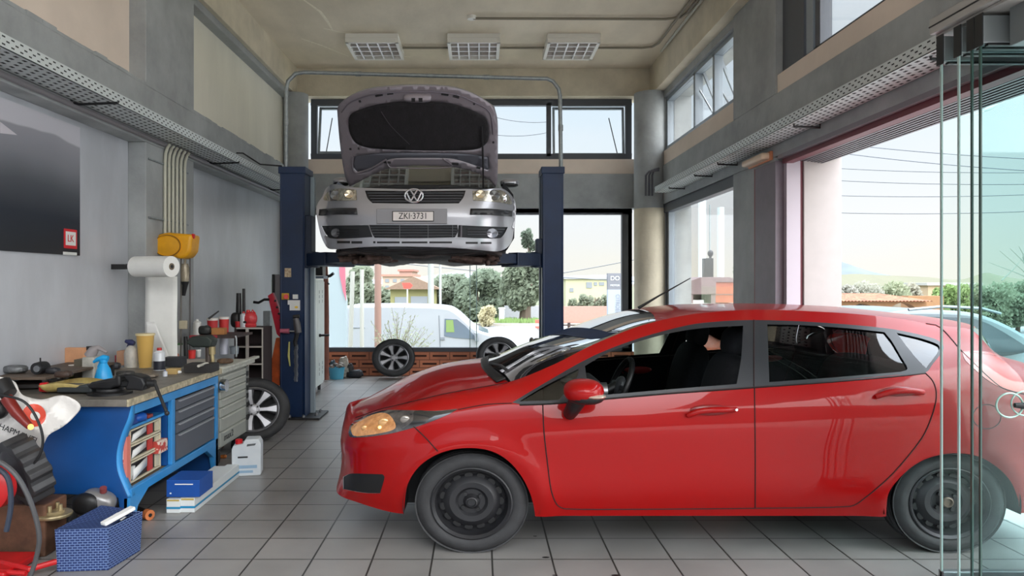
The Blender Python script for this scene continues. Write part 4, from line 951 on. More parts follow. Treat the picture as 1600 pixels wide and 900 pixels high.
for (a, b) in (((455, 136), (485, 130)), ((505, 127), (530, 124)), ((735, 127), (765, 132)), ((785, 136), (810, 142)), ((385, 160), (392, 158)), ((872, 168), (878, 170)), ((490, 418), (520, 420)), ((780, 424), (808, 426)), ((345, 362), (352, 362)), ((380, 360), (386, 360)), ((955, 330), (958, 336)), ((885, 440), (900, 444))): hline([a, b], .011, 'panel_hole', dk, .001)
v, n = hlift(np.array([Z5(634, 143)])); m = MB(); m.ell(Vector(v[0]), .13, .035, .045, 20, 8, p=.6); lk = m.build('lock_striker_dish', hsil, bon)
hline([(610, 146), (625, 146)], .022, 'latch_hole', dk, .03, lk); hline([(640, 146), (656, 146)], .022, 'latch_hole', dk, .03, lk)
# ================================================================ TRAYS, LAMPS, PIPES
tray_m = mat('perforated tray steel', (206, 212, 212), .45, .2)
hole = mat('tray perforation', (52, 55, 56), .8)
def tray(xo, xi, y0, y1, z, label, name='cable_tray'):
    t = thing(name, label, 'cable tray', ((xo+xi)/2, (y0+y1)/2, z), 'perforated cable trays')
    m = MB(); s = 1 if xo > xi else -1
    m.box(min(xo, xi), max(xo, xi), y0, y1, z, z+.004); m.box(min(xo, xo-.004*s), max(xo, xo-.004*s), y0, y1, z, z+.075); m.box(min(xi, xi+.004*s), max(xi, xi+.004*s), y0, y1, z, z+.075)
    tr = m.build('tray_channel', tray_m, t, smooth=False)
    m = MB(); n = int((y1-y0)/.075)
    for i in range(n):
        y = y0+.03+i*.075
        for j in range(5): x = xo+(xi-xo)*(j+.7)/5.4; yo = y+(.035 if j % 2 else 0); m.box(x-.008, x+.008, yo, yo+.028, z-.0015, z+.0005)
        for j in range(3): zz = z+.016+.02*j; xx = xo+.0008*s; yo = y+(.035 if j % 2 else 0); m.box(min(xx, xx-.002*s), max(xx, xx-.002*s), yo, yo+.026, zz, zz+.008)
    m.build('perforations', hole, tr, smooth=False); tr.children[0]['kind'] = 'stuff'
    return t
tL = tray(-2.45, -2.70, YF+.5, 10.2, 2.602, 'perforated steel cable tray running along the left beam above the workbench')
tR = tray(2.36, 2.59, 3.36, 9.9, 2.602, 'perforated steel cable tray on brackets along the right beam above the door')
for t, sg, ys in ((tL, -1, (3.0, 4.86, 7.3, 9.4)), (tR, 1, (3.9, 5.6, 7.4, 8.2, 9.3))):
    for y in ys:
        m = MB(); m.tube([(sg*2.40, y, 2.60), (sg*2.40, y, 2.585), (sg*2.66, y, 2.575), (sg*2.71, y, 2.59) if sg < 0 else (sg*2.6, y, 2.59), (sg*2.70, y, 2.64) if sg < 0 else (sg*2.6, y, 2.62)], .009, 6); m.build('bracket', black, t)
tag(MB().tube([(-2.71, YF, 2.575), (-2.71, 10.2, 2.575)], .02, 8).build('pipe', mat('dull grey pipe', (128, 124, 128), .5)), 'grey pipe under the left cable tray against the beam', 'pipe')
# curved cable by the left column, conduits at the right round column
tag(MB().tube([(-2.44, 7.35, 2.69), (-2.40, 7.42, 2.70), (-2.25, 7.5, 2.60), (-2.04, 7.55, 2.59)], .008, 6).build('cable', black), 'black cable drooping from the tray to the left lift column', 'cable')
for k in range(3):
    p = [at(1009+5*k, 306, 10.28), at(1009+5*k, 274, 10.28), at(1014+4*k, 268-1.5*k, 10.26), at(1030, 266-1.5*k, 10.2)]
    tag(MB().tube(p, .014, 8).build('conduit_pipe', mat('painted conduit', (84, 84, 92), .45)), ['left','middle','right'][k]+' one of three grey bent conduits at the right corner round column', 'conduit', 'bent conduits at the right corner column')
# ceiling light grids
lampw = mat('lamp housing white', (232, 228, 220), .5)
lou = mat('louvre metal', (205, 200, 196), .35, .5)
def ceil_light(x, label):
    t = thing('ceiling_light', label, 'ceiling light', (x, 9.62, ZC), 'louvred ceiling lights')
    w = .335; y0, y1 = 9.26, 10.0; z0 = 4.42
    m = MB(); m.box(x-w, x+w, y0, y1, z0+.06, ZC); m.build('housing', lampw, t, smooth=False, bevel=.006)
    m = MB()
    for a in ((x-w, x+w, y0, y0+.04), (x-w, x+w, y1-.04, y1), (x-w, x-w+.04, y0, y1), (x+w-.04, x+w, y0, y1)): m.box(*a, z0, z0+.06)
    m.build('frame', lampw, t, smooth=False, bevel=.003)
    for k in range(1, 4): yy = y0+(y1-y0)*k/4; l_ = MB().box(x-w+.04, x+w-.04, yy-.012, yy+.012, z0+.005, z0+.055).build('louvre', lou, t, smooth=False)
    for k in range(1, 5): xx = x-w+2*w*k/5; l_ = MB().box(xx-.009, xx+.009, y0+.04, y1-.04, z0+.004, z0+.05).build('louvre', lou, t, smooth=False)
    for k in range(4): yy = y0+(y1-y0)*(k+.5)/4; MB().tube([(x-w+.05, yy, z0+.055), (x+w-.05, yy, z0+.055)], .013, 10).build('lamp_tube', mat('unlit tube', (215, 190, 180), .4), t)
    return t
ceil_light(-1.37, 'leftmost of the three square louvred ceiling lights, unlit')
ceil_light(-.08, 'middle one of the three square louvred ceiling lights, above the raised bonnet')
ceil_light(1.19, 'rightmost of the three square louvred ceiling lights, nearest the windows')
pp = mat('ceiling conduit', (132, 124, 108), .55)
zc = ZC-.03
tag(MB().tube([(-1.03, 9.75, zc), (-.42, 9.75, zc)], .016, 8).build('ceiling_conduit', pp), 'short ceiling conduit between the left and middle ceiling lights', 'conduit')
tag(MB().tube([(.26, 9.75, zc), (.86, 9.75, zc)], .016, 8).build('ceiling_conduit', pp), 'short ceiling conduit between the middle and right ceiling lights', 'conduit')
tag(MB().tube([(1.53, 9.75, zc), (2.15, 9.75, zc), (2.28, 9.7, zc), (2.33, 9.55, zc), (2.33, YF, zc)], .016, 8).build('ceiling_conduit', pp), 'ceiling conduit bending from the right ceiling light along the right beam', 'conduit')
tag(MB().tube([(-.08, 8.66, zc), (2.2, 8.68, zc), (2.36, 8.62, zc), (2.40, 8.45, zc), (2.40, YF, zc)], .016, 8).build('ceiling_conduit', pp), 'nearer ceiling conduit from the open round box to the right beam', 'conduit')
tag(MB().tube([(2.45, 9.9, zc), (2.45, YF, zc)], .016, 8).build('ceiling_conduit', mat('bright conduit', (190, 188, 175), .5)), 'straight pale conduit along the edge of ceiling and right beam', 'conduit')
tag(MB().lathe([(.05, zc-.01), (.055, ZC)], (-.1, 8.66, 0), 16).build('junction_box', lampw), 'small round white ceiling box ahead of the three lights', 'ceiling box')
# emergency lamp on the pillar
t = thing('emergency_light', 'small oblong emergency lamp on the right pillar under the cable tray', 'wall lamp', (2.55, 6.95, 2.53))
M = Matrix.Translation(at(1190, 256, 7.0)-Vector((.0, 0, 0)))
ec = Vector((2.53, 6.7, 2.51))
m = MB(); m.box(2.50, 2.60, 6.52, 7.02, 2.49, 2.55); m.build('lamp_cover', mat('warm lamp cover', (226, 200, 172), .4), t, bevel=.02)
m = MB(); m.box(2.575, 2.60, 6.5, 7.04, 2.48, 2.56); m.build('back_plate', mat('orange back plate', (214, 140, 100), .5), t, bevel=.004)

# ================================================================ GLASS FOLDING DOOR PANELS, STACKED
gtop = mat('door clamp metal', (128, 132, 134), .4, .4)
tint = [glass('green tinted glass %s' % 'abcd'[k], (251, 254, 253) if k < 3 else (238, 249, 250), .22) for k in range(4)]
gedge = mat('polished glass edge', (60, 84, 78), .2)
gedge2 = mat('pale glass edge', (170, 190, 185), .2)
lbs = ['farthest of the four stacked glass door panels, nearest the rear wheel', 'second farthest of the four stacked glass door panels', 'second nearest of the four stacked glass door panels', 'nearest of the four stacked glass door panels, carrying the round lock']
for k, (Yp, e_) in enumerate(((3.30, gedge2), (3.18, gedge2), (3.095, gedge), (3.043, gedge))):
    x0 = 2.075; x1 = 2.95
    t = thing('glass_door_panel', lbs[k], 'glass door', (x0+.4, Yp, 0), 'stacked folding glass door panels')
    m = MB(); m.box(x0+.006, x1, Yp-.006, Yp+.006, .03, 2.40); m.build('glass_pane', tint[k], t, smooth=False)
    m = MB(); m.box(x0, x0+.006, Yp-.006, Yp+.006, .03, 2.40); m.build('glass_edge', e_, t, smooth=False)
    m = MB(); m.box(x0, x1, Yp-.022, Yp+.022, 2.385, 2.50); m.build('top_clamp', gtop, t, smooth=False, bevel=.004)
    m = MB(); m.box(x0-.006, x0, Yp-.024, Yp+.024, 2.375, 2.51); m.box(x0+.02, x1, Yp-.024, Yp-.0, 2.374, 2.384); m.build('clamp_cap', black, t, smooth=False, bevel=.002)
    m = MB(); m.box(x0, x1, Yp-.02, Yp+.02, 0.004, .10); m.build('bottom_clamp', gtop, t, smooth=False, bevel=.004)
    if k == 3:
        c = Vector(((1572-HX)/F*Yp, Yp-.02, CZ-(632-HY)/F*Yp)); m = MB()
        m.tube([c+Vector((.055*math.cos(a), 0, .050*math.sin(a))) for a in [2*math.pi*i/28 for i in range(29)]], .004, 8, cap=False); m.tube([c+Vector((.062+.055*math.cos(a), .0, .008+.050*math.sin(a))) for a in [2*math.pi*i/28 for i in range(29)]], .0035, 8, cap=False); hd = m.build('ring_handle', mat('pale ring', (150, 180, 170), .25, .3), t)
        m = MB(); m.tube([c+Vector((.012, -.012, -.018+.02)), c+Vector((.05, -.016, .0))], [.010, .014], 10); m.tube([c+Vector((.055, -.016, -.0)), c+Vector((.09, -.016, -.006))], [.012, .012], 10); m.build('lock_cylinder', black, t)
t = thing('door_track', 'pale double top rail from which the glass door panels hang', 'door rail', (2.15, 1.2, 2.5))
m = MB(); m.box(2.06, 2.16, YF, 3.36, 2.53, 2.60); m.box(2.09, 2.26, YF, 3.36, 2.515, 2.53); m.build('rail', mat('pale rail', (168, 164, 160), .45, .2), t, smooth=False, bevel=.003)
m = MB(); m.box(2.057, 2.061, YF, 3.36, 2.560, 2.566); m.build('rail_groove', black, t, smooth=False)
m = MB(); m.box(2.26, 2.62, YF, 3.36, 2.56, 2.62); m.build('rail_soffit', mat('dark soffit', (58, 62, 68), .6), t, smooth=False)
m = MB(); m.box(2.16, 2.95, 2.90, 2.99, 2.36, 2.52); m.build('stacking_box', gtop, t, smooth=False, bevel=.004)

# ================================================================ LEFT WALL FITTINGS
XS = -2.72                                           # face of the pilaster
t = thing('poster', 'large dark grey banner with small red square logo on the left wall', 'poster', (XL+.01, 4.2, 1.9))
def wallpt(px, py, X): Y = X*F/(px-HX); return Vector((X, Y, CZ-(py-HY)/F*Y))
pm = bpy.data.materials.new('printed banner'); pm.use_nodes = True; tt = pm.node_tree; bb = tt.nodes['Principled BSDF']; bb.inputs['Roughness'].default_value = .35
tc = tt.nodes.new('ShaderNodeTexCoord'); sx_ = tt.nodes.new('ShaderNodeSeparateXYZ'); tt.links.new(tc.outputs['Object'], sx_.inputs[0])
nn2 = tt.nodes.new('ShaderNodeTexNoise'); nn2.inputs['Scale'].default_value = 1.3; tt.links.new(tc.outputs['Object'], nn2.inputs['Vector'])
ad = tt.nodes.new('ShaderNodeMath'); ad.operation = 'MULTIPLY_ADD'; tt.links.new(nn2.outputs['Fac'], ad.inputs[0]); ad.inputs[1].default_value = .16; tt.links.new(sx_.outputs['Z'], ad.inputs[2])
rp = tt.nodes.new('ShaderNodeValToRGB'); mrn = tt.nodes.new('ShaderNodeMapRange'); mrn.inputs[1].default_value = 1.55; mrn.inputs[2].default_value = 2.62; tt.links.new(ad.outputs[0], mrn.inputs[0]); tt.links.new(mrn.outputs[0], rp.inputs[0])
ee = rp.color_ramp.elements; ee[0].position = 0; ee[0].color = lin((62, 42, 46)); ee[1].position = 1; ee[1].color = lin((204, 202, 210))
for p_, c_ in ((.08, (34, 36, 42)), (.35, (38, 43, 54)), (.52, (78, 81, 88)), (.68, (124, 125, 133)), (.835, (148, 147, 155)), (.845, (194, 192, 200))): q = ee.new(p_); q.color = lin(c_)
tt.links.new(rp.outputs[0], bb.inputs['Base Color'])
a = wallpt(125, 400, XL+.012)
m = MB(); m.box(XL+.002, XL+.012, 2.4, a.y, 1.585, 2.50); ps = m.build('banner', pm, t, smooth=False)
m = MB(); ql = wallpt(96, 385, XL+.013); m.box(XL+.012, XL+.015, ql.y+.03, ql.y+.19, ql.z-.01, ql.z+.125); m.build('logo_square', mat('logo red', (205, 35, 45), .5), ps, smooth=False)
m = MB(); m.box(XL+.014, XL+.017, ql.y+.048, ql.y+.172, ql.z+.012, ql.z+.107); lw = m.build('logo_inner', white, ps, smooth=False)
RX = Matrix.Rotation(R(90), 4, 'Z') @ Matrix.Rotation(R(90), 4, 'X')
text('logo_letters', 'LK', .07, (XL+.018, ql.y+.105, ql.z+.058), RX, redp, ps)
m = MB(); m.box(XL+.012, XL+.014, ql.y+.02, ql.y+.19, ql.z-.055, ql.z-.035); m.build('logo_caption', white, ps, smooth=False)
m = MB(); m.add([wallpt(0, 190, XL+.0135), wallpt(0, 208, XL+.0135), wallpt(27, 211, XL+.0135)], [(0, 1, 2)]); m.build('banner_pattern', mat('banner pale shape', (205, 200, 208), .4), ps, smooth=False)
# six conduits on the pilaster
zt = 2.575
for k in range(6):
    px = 255+6.2*k; Yk = XS*F/(px-HX); zb = CZ+(440-366)/F*Yk
    m = MB(); m.tube([(XS+.016, Yk, zb-.03), (XS+.016, Yk, 2.44), (XS+.02, Yk+.0, 2.50), (XS+.03, Yk+.02, 2.56), (XS+.045, Yk+.03, 2.585)], .0135, 8)
    tag(m.build('wall_conduit', mat('cream conduit', (188, 186, 170), .45)), ['leftmost','second','third','fourth','fifth','rightmost'][k]+' of the six pale vertical conduits above the yellow hose reel', 'conduit', 'six pale conduits above the hose reel')
for z in (1.92, 2.40): tag(MB().box(XS, XS+.012, 6.0, 6.82, z, z+.014).build('conduit_clip', galv, bevel=.002), 'thin %s metal clip rail holding the six pale conduits' % ('lower' if z < 2 else 'upper'), 'clip')
# hose reel
hc = Vector((XS+.12, 6.45, 1.70))
yel = mat('yellow reel plastic', (222, 158, 22), .4, var=.08)
t = thing('hose_reel', 'yellow plastic hose reel on the pilaster below six pale conduits', 'hose reel', hc)
def face(px, py, Y): return at(px, py, Y)
Yr = 6.2
m = MB(); poly = [(239, 376), (246, 366), (262, 363), (285, 365), (300, 366), (299, 374), (297, 392), (290, 402), (280, 405), (268, 400), (245, 398), (240, 390)]
vv = [at(x, y, Yr) for x, y in poly]; m.prism([(v.x, v.z) for v in vv], Yr, Yr+.20, 'y'); rc = m.build('reel_casing', yel, t, bevel=.025, seg=3)
c = at(262, 384, Yr-.004); m = MB(); M = Matrix.Translation(c) @ Matrix.Diagonal((1, 1, .8, 1)); ring(m, [(.115, .02), (.115, -.01), (.108, -.014), (.100, -.006), (.05, -.012), (.001, -.012)], M, 32); m.build('reel_disc', yel, t, angle=30)
m = MB(); m.tube([M @ Vector((.112*math.cos(a_), -.012, .112*math.sin(a_))) for a_ in [2*math.pi*i/32 for i in range(33)]], .004, 5, cap=False); m.build('disc_rim', mat('dark amber', (120, 84, 20), .5), t)
m = MB(); q = at(300, 369, Yr+.04); m.tube([q, q+Vector((.02, 0, -.002))], .022, 10); m.build('hose_outlet', redp, t)
m = MB(); q1 = at(237, 364, Yr); m.tube([at(240, 400, Yr+.12), at(237, 375, Yr+.12), at(239, 363, Yr+.12), at(258, 361, Yr+.12)], .010, 6); m.build('wall_bracket', black, t)
# filter bowl hanging under the reel, and hoses down to the bench
t = thing('air_filter', 'clear bowl air filter hanging below the yellow reel with a black tip', 'air filter', at(289, 440, 6.3))
m = MB(); q = at(289, 404, 6.3); m.tube([q, at(289, 412, 6.3)], .012, 8); m.tube([at(289, 412, 6.3), at(289, 418, 6.3), at(289, 432, 6.3), at(289, 440, 6.3)], [.026, .034, .034, .03], 16); m.build('bowl', mat('filter bowl', (150, 140, 120), .25, .2, var=.3), t)
m = MB(); m.tube([at(289, 440, 6.3), at(289, 446, 6.3), at(287, 462, 6.3)], [.036, .024, .014], 12); m.build('valve', black, t)
for k, (px, z1, r) in enumerate(((283, 583, .007), (297, 583, .007))):
    tag(MB().tube([at(px, 395, 6.35), at(px, 460, 6.35), at(px-.5, z1-10, 6.35)], r, 6).build('air_hose', [mat('clear hose', (110, 105, 98), .4), mat('grey hose', (84, 80, 80), .5)][k]), ['thin left hose dropping from the yellow reel to the bench', 'thin right hose dropping from the yellow reel to the bench'][k], 'hose')
m = MB(); m.box(at(280, 0, 6.34).x, at(292, 0, 6.34).x, 6.33, 6.36, at(0, 514, 6.34).z, at(0, 501, 6.34).z); tag(m.build('cable_clamp', mat('cream clamp', (205, 196, 170), .5), bevel=.004), 'small cream clamp joining the hoses below the reel', 'clamp')
m = MB(); m.tube([at(290, 526, 6.3), at(291, 578, 6.25)], [.016, .017], 10); tag(m.build('grease_gun', mat('black tube', (26, 25, 26), .5)), 'black upright tube hanging at the end of the hoses over the bench', 'hose end')
# paper roll and the paper sheet hanging from it
t = thing('paper_roll', 'thick white paper towel roll on a wall holder below the yellow reel', 'paper roll', at(240, 416, 5.9))
a = at(211, 416, 6.05); b = at(270, 416, 5.55); a = Vector((XS+.05, 5.75, at(0, 416, 5.75).z))
rc0 = at(212, 416.5, 5.62); rc1 = at(268, 416.5, 5.50)
m = MB(); m.tube([rc0, rc0*.99+rc1*.01, rc1], [.080, .084, .084], 32, sz=.94); m.build('roll', whitep, t, angle=40)
d = (rc1-rc0).normalized(); m = MB(); m.tube([rc1, rc1+d*.004], .026, 16); m.build('cardboard_core', mat('cardboard core', (120, 108, 92), .8), t)
m = MB(); m.tube([rc1+d*.004, rc1+d*.006], .014, 12); m.build('core_hole', black, t)
m = MB(); m.tube([rc0-d*.09, rc0], .022, 10); m.box(XS-.15, XS-.02, 5.70, 5.74, rc0.z-.02, rc0.z+.02); m.build('holder', black, t)
m = MB(); xa, xb = at(227, 0, 5.85).x, at(277, 0, 5.85).x
m.sheet(lambda u, v: (xa+(xb-xa)*u, 5.85+.004*math.sin(9*v), at(0, 432, 5.85).z*(1-v)+at(0, 566, 5.85).z*v), 6, 16)
t = thing('hanging_paper', 'white paper sheet hanging from the roll down to the bench, lower corner curling', 'paper', (xa, 5.85, 1.3))
m.build('sheet', whitep, t, solid=.002)
m = MB(); p0 = at(232, 502, 5.80); m.sheet(lambda u, v: tuple(at(228+u*(14+26*v), 503+62*v, 5.80-.05*math.sin(math.pi*v)*u-.02)), 6, 10); m.build('curled_end', mat('paper in front', (240, 240, 238), .8), t, solid=.002)
# ================================================================ WORKBENCH AND CABINET
litblue = mat('lit blue bench paint', (52, 140, 205), .4, var=.08, scale=6)  # bench blue lightened, the light on its front edges put into the colour
dblue = mat('deep blue bench paint', (14, 74, 140), .42, var=.12, scale=3)
topm = mat('worn bench top', (108, 103, 96), .45, var=.35, scale=6, bump=.3, bscale=40)
edgem = mat('chipped bench edge', (176, 166, 140), .6, var=.35, scale=25)
XB = -1.94
def bz(px, py, Y): v = at(px, py, Y); return (v.x, v.z)
t = thing('workbench', 'long blue steel workbench with grey drawers and a worn top, along the left wall', 'workbench', (-2.35, 4.75, 0))
prof = [bz(-12, 627, 4.06), bz(206, 627, 4.06), bz(200, 652, 4.06), bz(189, 680, 4.06), bz(182, 708, 4.06), bz(183, 735, 4.06), bz(193, 762, 4.06), bz(200, 778, 4.06), bz(198, 834, 4.06), bz(192, 834, 4.06), bz(184, 778, 4.06), bz(100, 772, 4.06), bz(-12, 772, 4.06)]
m = MB(); m.prism(prof, 4.06, 4.09, 'y'); m.build('end_panel', dblue, t, smooth=False, bevel=.004)
# curved front flange following the notch
fl = [bz(206, 627, 4.06), bz(200, 652, 4.06), bz(189, 680, 4.06), bz(182, 708, 4.06), bz(183, 735, 4.06), bz(193, 762, 4.06), bz(200, 778, 4.06)]
fl = smoothpoly([(a, b) for a, b in fl], False, 4)
m = MB(); n = len(fl)
vv = [(x, 4.06, z) for x, z in fl]+[(min(XB, x+.016), 4.11, z) for x, z in fl]+[(x-.004, 4.10, z) for x, z in fl]
m.add(vv, [(i, i+1, n+i+1, n+i) for i in range(n-1)]); m.build('curved_flange', litblue, t, solid=.004)
zb0, zb1 = .195, .245
m = MB(); m.box(XB-.03, XB, 4.08, 5.43, .655, .705); m.box(XB-.03, XB, 4.08, 5.43, zb0, zb1); m.box(XB-.03, XB, 4.62, 4.665, zb1, .655); m.box(XB-.03, XB, 5.38, 5.43, 0, .655)
m.build('front_frame', litblue, t, smooth=False, bevel=.004)
m = MB(); m.prism([(4.06, 0), (4.10, 0), (4.16, .13), (4.30, .20), (4.06, .20)], XB-.035, XB, 'x'); m.build('foot', litblue, t, smooth=False, bevel=.003)
m = MB(); m.prism([(5.43, 0), (5.38, 0), (5.34, .12), (5.20, .20), (5.43, .20)], XB-.035, XB, 'x'); m.build('foot', litblue, t, smooth=False, bevel=.003)
m = MB(); m.box(-2.68, XB-.02, 5.40, 5.43, 0, .7); m.box(-2.68, -2.66, 4.09, 5.4, .2, .7); m.box(-2.66, XB-.03, 4.60, 4.62, .245, .655); m.box(-2.66, XB-.05, 4.09, 5.4, .68, .70); m.build('back_panel', dblue, t, smooth=False)
m = MB(); m.box(-2.66, XB-.03, 4.09, 5.40, .215, .24); m.build('bottom_shelf', mat('bench floor dusty', (112, 98, 80), .7, var=.2), t, smooth=False)
m = MB(); m.box(-2.55, XB-.035, 4.09, 4.60, .565, .58); m.build('upper_shelf', litblue, t, smooth=False)
m = MB(); m.box(XB-.16, XB-.03, 4.66, 4.73, .60, .66); m.build('drawer_runner', mat('cyan bracket', (50, 160, 225), .4), t, smooth=False, bevel=.004)
m = MB(); m.box(-2.80, XB+.01, 4.0, 5.45, .715, .755); m.build('bench_top', topm, t, smooth=False, bevel=.005)
m = MB(); m.box(XB+.01, XB+.022, 4.0, 5.45, .715, .755); m.build('top_edge', edgem, t, smooth=False, bevel=.003)
drw = mat('anthracite drawer', (84, 88, 98), .4)
gaps = [(.575, .640), (.495, .570), (.425, .490), (.255, .420)]
for z0, z1 in gaps:
    m = MB(); m.box(XB-.02, XB-.004, 4.69, 5.36, z0, z1); d_ = m.build('drawer', drw, t, smooth=False, bevel=.003)
    m = MB(); m.box(XB-.004, XB+.012, 4.72, 5.33, z1-.014, z1-.004); m.build('handle', mat('drawer handle strip', (150, 152, 158), .4), d_, smooth=False, bevel=.002)
m = MB(); m.box(-2.5, XB-.03, 4.70, 5.36, .25, .65); m.build('drawer_case', mat('dark drawer case', (40, 44, 52), .6), t, smooth=False)
# grey tool cabinet
gc = mat('light grey cabinet paint', (168, 170, 162), .42, var=.06)
t = thing('tool_cabinet', 'light grey drawer cabinet on castors standing beyond the blue workbench', 'tool cabinet', (-2.3, 5.8, 0))
m = MB(); m.box(-2.68, XB-.02, 5.47, 6.16, .14, .70); m.build('cabinet_body', gc, t, smooth=False, bevel=.006)
zs = [.155, .27, .375, .45, .515, .575, .635, .69]
for a, b in zip(zs[:-1], zs[1:]):
    m = MB(); m.box(XB-.02, XB-.002, 5.49, 6.08, a+.003, b-.003); d_ = m.build('drawer', gc, t, smooth=False, bevel=.003)
    m = MB(); m.box(XB-.004, XB+.010, 5.52, 6.04, b-.014, b-.006); m.build('handle', mat('pale handle', (196, 196, 188), .4), d_, smooth=False, bevel=.002)
m = MB(); m.box(XB-.018, XB-.004, 6.09, 6.15, .16, .69); cs = m.build('corner_post', mat('cabinet corner post', (120, 122, 120), .5), t, smooth=False)
for z in zs[1:-1]:
    m = MB(); m.box(XB-.004, XB+.002, 6.10, 6.14, z-.02, z+.02); m.build('post_slot', black, cs, smooth=False)
m = MB(); m.box(-2.72, XB+.03, 5.45, 6.22, .715, .745); m.box(XB-.0, XB+.05, 5.45, 6.28, .745, .765); m.build('top_tray', mat('cabinet top edge', (190, 190, 180), .5, var=.15, scale=20), t, smooth=False, bevel=.004)
for y in (5.6, 6.05):
    for x in (XB-.08, -2.6):
        m = MB(); m.lathe([(.05, -.02), (.055, 0), (.05, .02)], (x, y, .055), 16, 'x'); m.box(x-.03, x+.03, y-.03, y+.03, .10, .145); m.build('castor', black, t)
text('cabinet_lettering', 'max2', .075, (XB+.0005, 5.66, .215), RX, mat('lettering dark', (60, 62, 62), .5), t, sx=1.3)
m = MB(); m.tube([(XB, 5.50, .62), (XB+.04, 5.50, .62)], [.05, .046], 24); tag(m.build('round_magnet', chrome), 'round shiny metal disc on the front of the grey cabinet', 'disc')
# parts cases in the open bay
casem = mat('case cream', (205, 196, 170), .5); casek = mat('case black panel', (36, 32, 34), .5); caser = mat('case red strip', (190, 60, 55), .5)
rg = random.Random(11)
for k, (z0, z1) in enumerate(((.47, .555), (.375, .465), (.25, .37))):
    t = thing('parts_case', ['top parts case of the stack in the open bench bay', 'middle parts case of the stack in the open bench bay', 'bottom and deepest parts case of the stack in the open bench bay'][k], 'parts case', (-2.05, 4.35, z0), 'parts cases in the bench bay')
    m = MB(); m.box(-2.25, XB-.045, 4.16, 4.56, z0, z0+.010); m.box(-2.25, XB-.045, 4.16, 4.56, z1-.010, z1); m.box(-2.25, XB-.045, 4.16, 4.17, z0, z1); m.box(-2.25, XB-.045, 4.55, 4.56, z0, z1); m.box(-2.25, -2.24, 4.16, 4.56, z0, z1); m.build('case_frame', casem, t, smooth=False, bevel=.002)
    m = MB(); m.box(-2.24, XB-.06, 4.17, 4.55, z0+.01, z1-.01); m.build('case_inside', casek, t, smooth=False)
    m = MB(); m.box(XB-.06, XB-.050, 4.40, 4.455, z0+.014, z1-.014); m.build('label_strip', caser, t, smooth=False)
    m = MB(); m.box(XB-.06, XB-.050, 4.50, 4.545, z0+.014, z1-.014); m.build('end_strip', casem, t, smooth=False)
    m = MB(); zc_ = (z0+z1)/2; m.add([(XB-.05, 4.19, z0+.012), (XB-.05, 4.37, zc_-.005), (XB-.05, 4.37, z1-.014), (XB-.05, 4.21, zc_+.01)], [(0, 1, 2, 3)]); m.build('white_contents', white, t, solid=.006)
    if k == 2: m = MB(); m.box(XB-.06, XB-.048, 4.20, 4.225, z0+.015, z1-.03); m.build('white_contents', white, t, smooth=False)
m = MB(); m.box(-2.1, XB-.02, 4.48, 4.60, .345, .42); tag(m.build('small_carton', mat('carton red white', (225, 205, 190), .6, col2=(190, 70, 60), scale=22, contrast=(.48, .5)), smooth=False, bevel=.003), 'small cream and red carton poking out right of the parts cases', 'box')
dotm = mat('red dotted card', (214, 196, 196), .6, col2=(160, 52, 62), scale=60, contrast=(.5, .54), detail=1)
t = thing('dotted_box', 'tall red and white dotted cardboard box at the near corner of the bench bay', 'box', (-2.0, 4.11, .2)); m = MB()
m.box(-2.08, XB-.055, 4.10, 4.135, .225, .53); m.build('carton', dotm, t, smooth=False, bevel=.003)
m = MB(); m.box(XB-.055, XB-.035, 4.10, 4.14, .215, .53); m.build('spine', mat('pink spine', (212, 120, 105), .5), t, smooth=False)
for k, (y0, y1, x0, c) in enumerate(((4.13, 4.25, -2.15, (20, 62, 140)), (4.27, 4.36, -2.1, (24, 84, 170)), (4.38, 4.44, -2.05, (150, 60, 50)))):
    m = MB(); m.box(x0, XB-.04, y0, y1, .582, .582+(.055, .045, .02)[k]); 
    if k == 1: m = MB(); m.tube([(-2.0, 4.32, .60), (XB-.03, 4.33, .60)], .022, 14); m.ell((-2.0, 4.28, .61), .05, .06, .03)
    tag(m.build(['blue_box', 'blue_clamp_roll', 'brown_block'][k], mat('shelf item %d' % k, c, .4), bevel=.003), ['dark blue box on the upper shelf of the bench bay', 'bright blue roll on the upper shelf of the bench bay', 'small reddish block on the upper shelf of the bench bay'][k], ['box', 'roll', 'block'][k])

# ---------------------------------------------------------------- things on the bench
ZT = .755
def onb(px, py, z=ZT): return on(px, py, z)
def item(name, label, cat, px, py, group=None, z=ZT): 
    p = onb(px, py, z); return thing(name, label, cat, p, group), p
def hpx(p, n): return n/F*p.y                       # n pixels at the depth of p
def cyl(t, nm, p, prof, m_, n=20): return MB().lathe([(r, z) for r, z in prof], p, n).build(nm, m_, t)
# vice
iron = mat('black cast iron', (36, 36, 38), .45, .3, var=.3, scale=12)
t = thing('bench_vice', 'large black bench vice with a long handle at the near corner of the bench', 'vice', (-2.1, 4.25, ZT))
vx, vy, vz = -2.13, 4.22, ZT
m = MB(); m.lathe([(.12, 0), (.12, .012), (.075, .02), (.07, .032)], (vx, vy, vz), 24); m.build('base', iron, t)
m = MB(); M = Matrix.Translation((vx, vy, vz+.03)) @ Matrix.Rotation(R(-2), 4, 'Z') @ Matrix.Diagonal((.85, 1, .68, 1))
m.prism([(-.11, 0), (.03, 0), (.06, .02), (.10, .03), (.10, .115), (.065, .125), (.06, .09), (.0, .085), (-.10, .06), (-.13, .03)], -.05, .05, 'y', M); m.build('fixed_jaw', iron, t, bevel=.012, seg=3)
m = MB(); m.box(.06, .26, -.032, .032, .015, .07, M); m.build('slide', iron, t, bevel=.008)
m = MB(); m.prism([(.13, .0), (.25, -.01), (.27, .04), (.25, .10), (.19, .125), (.125, .125), (.125, .09), (.15, .07)], -.05, .05, 'y', M); m.build('moving_jaw', iron, t, bevel=.010, seg=3)
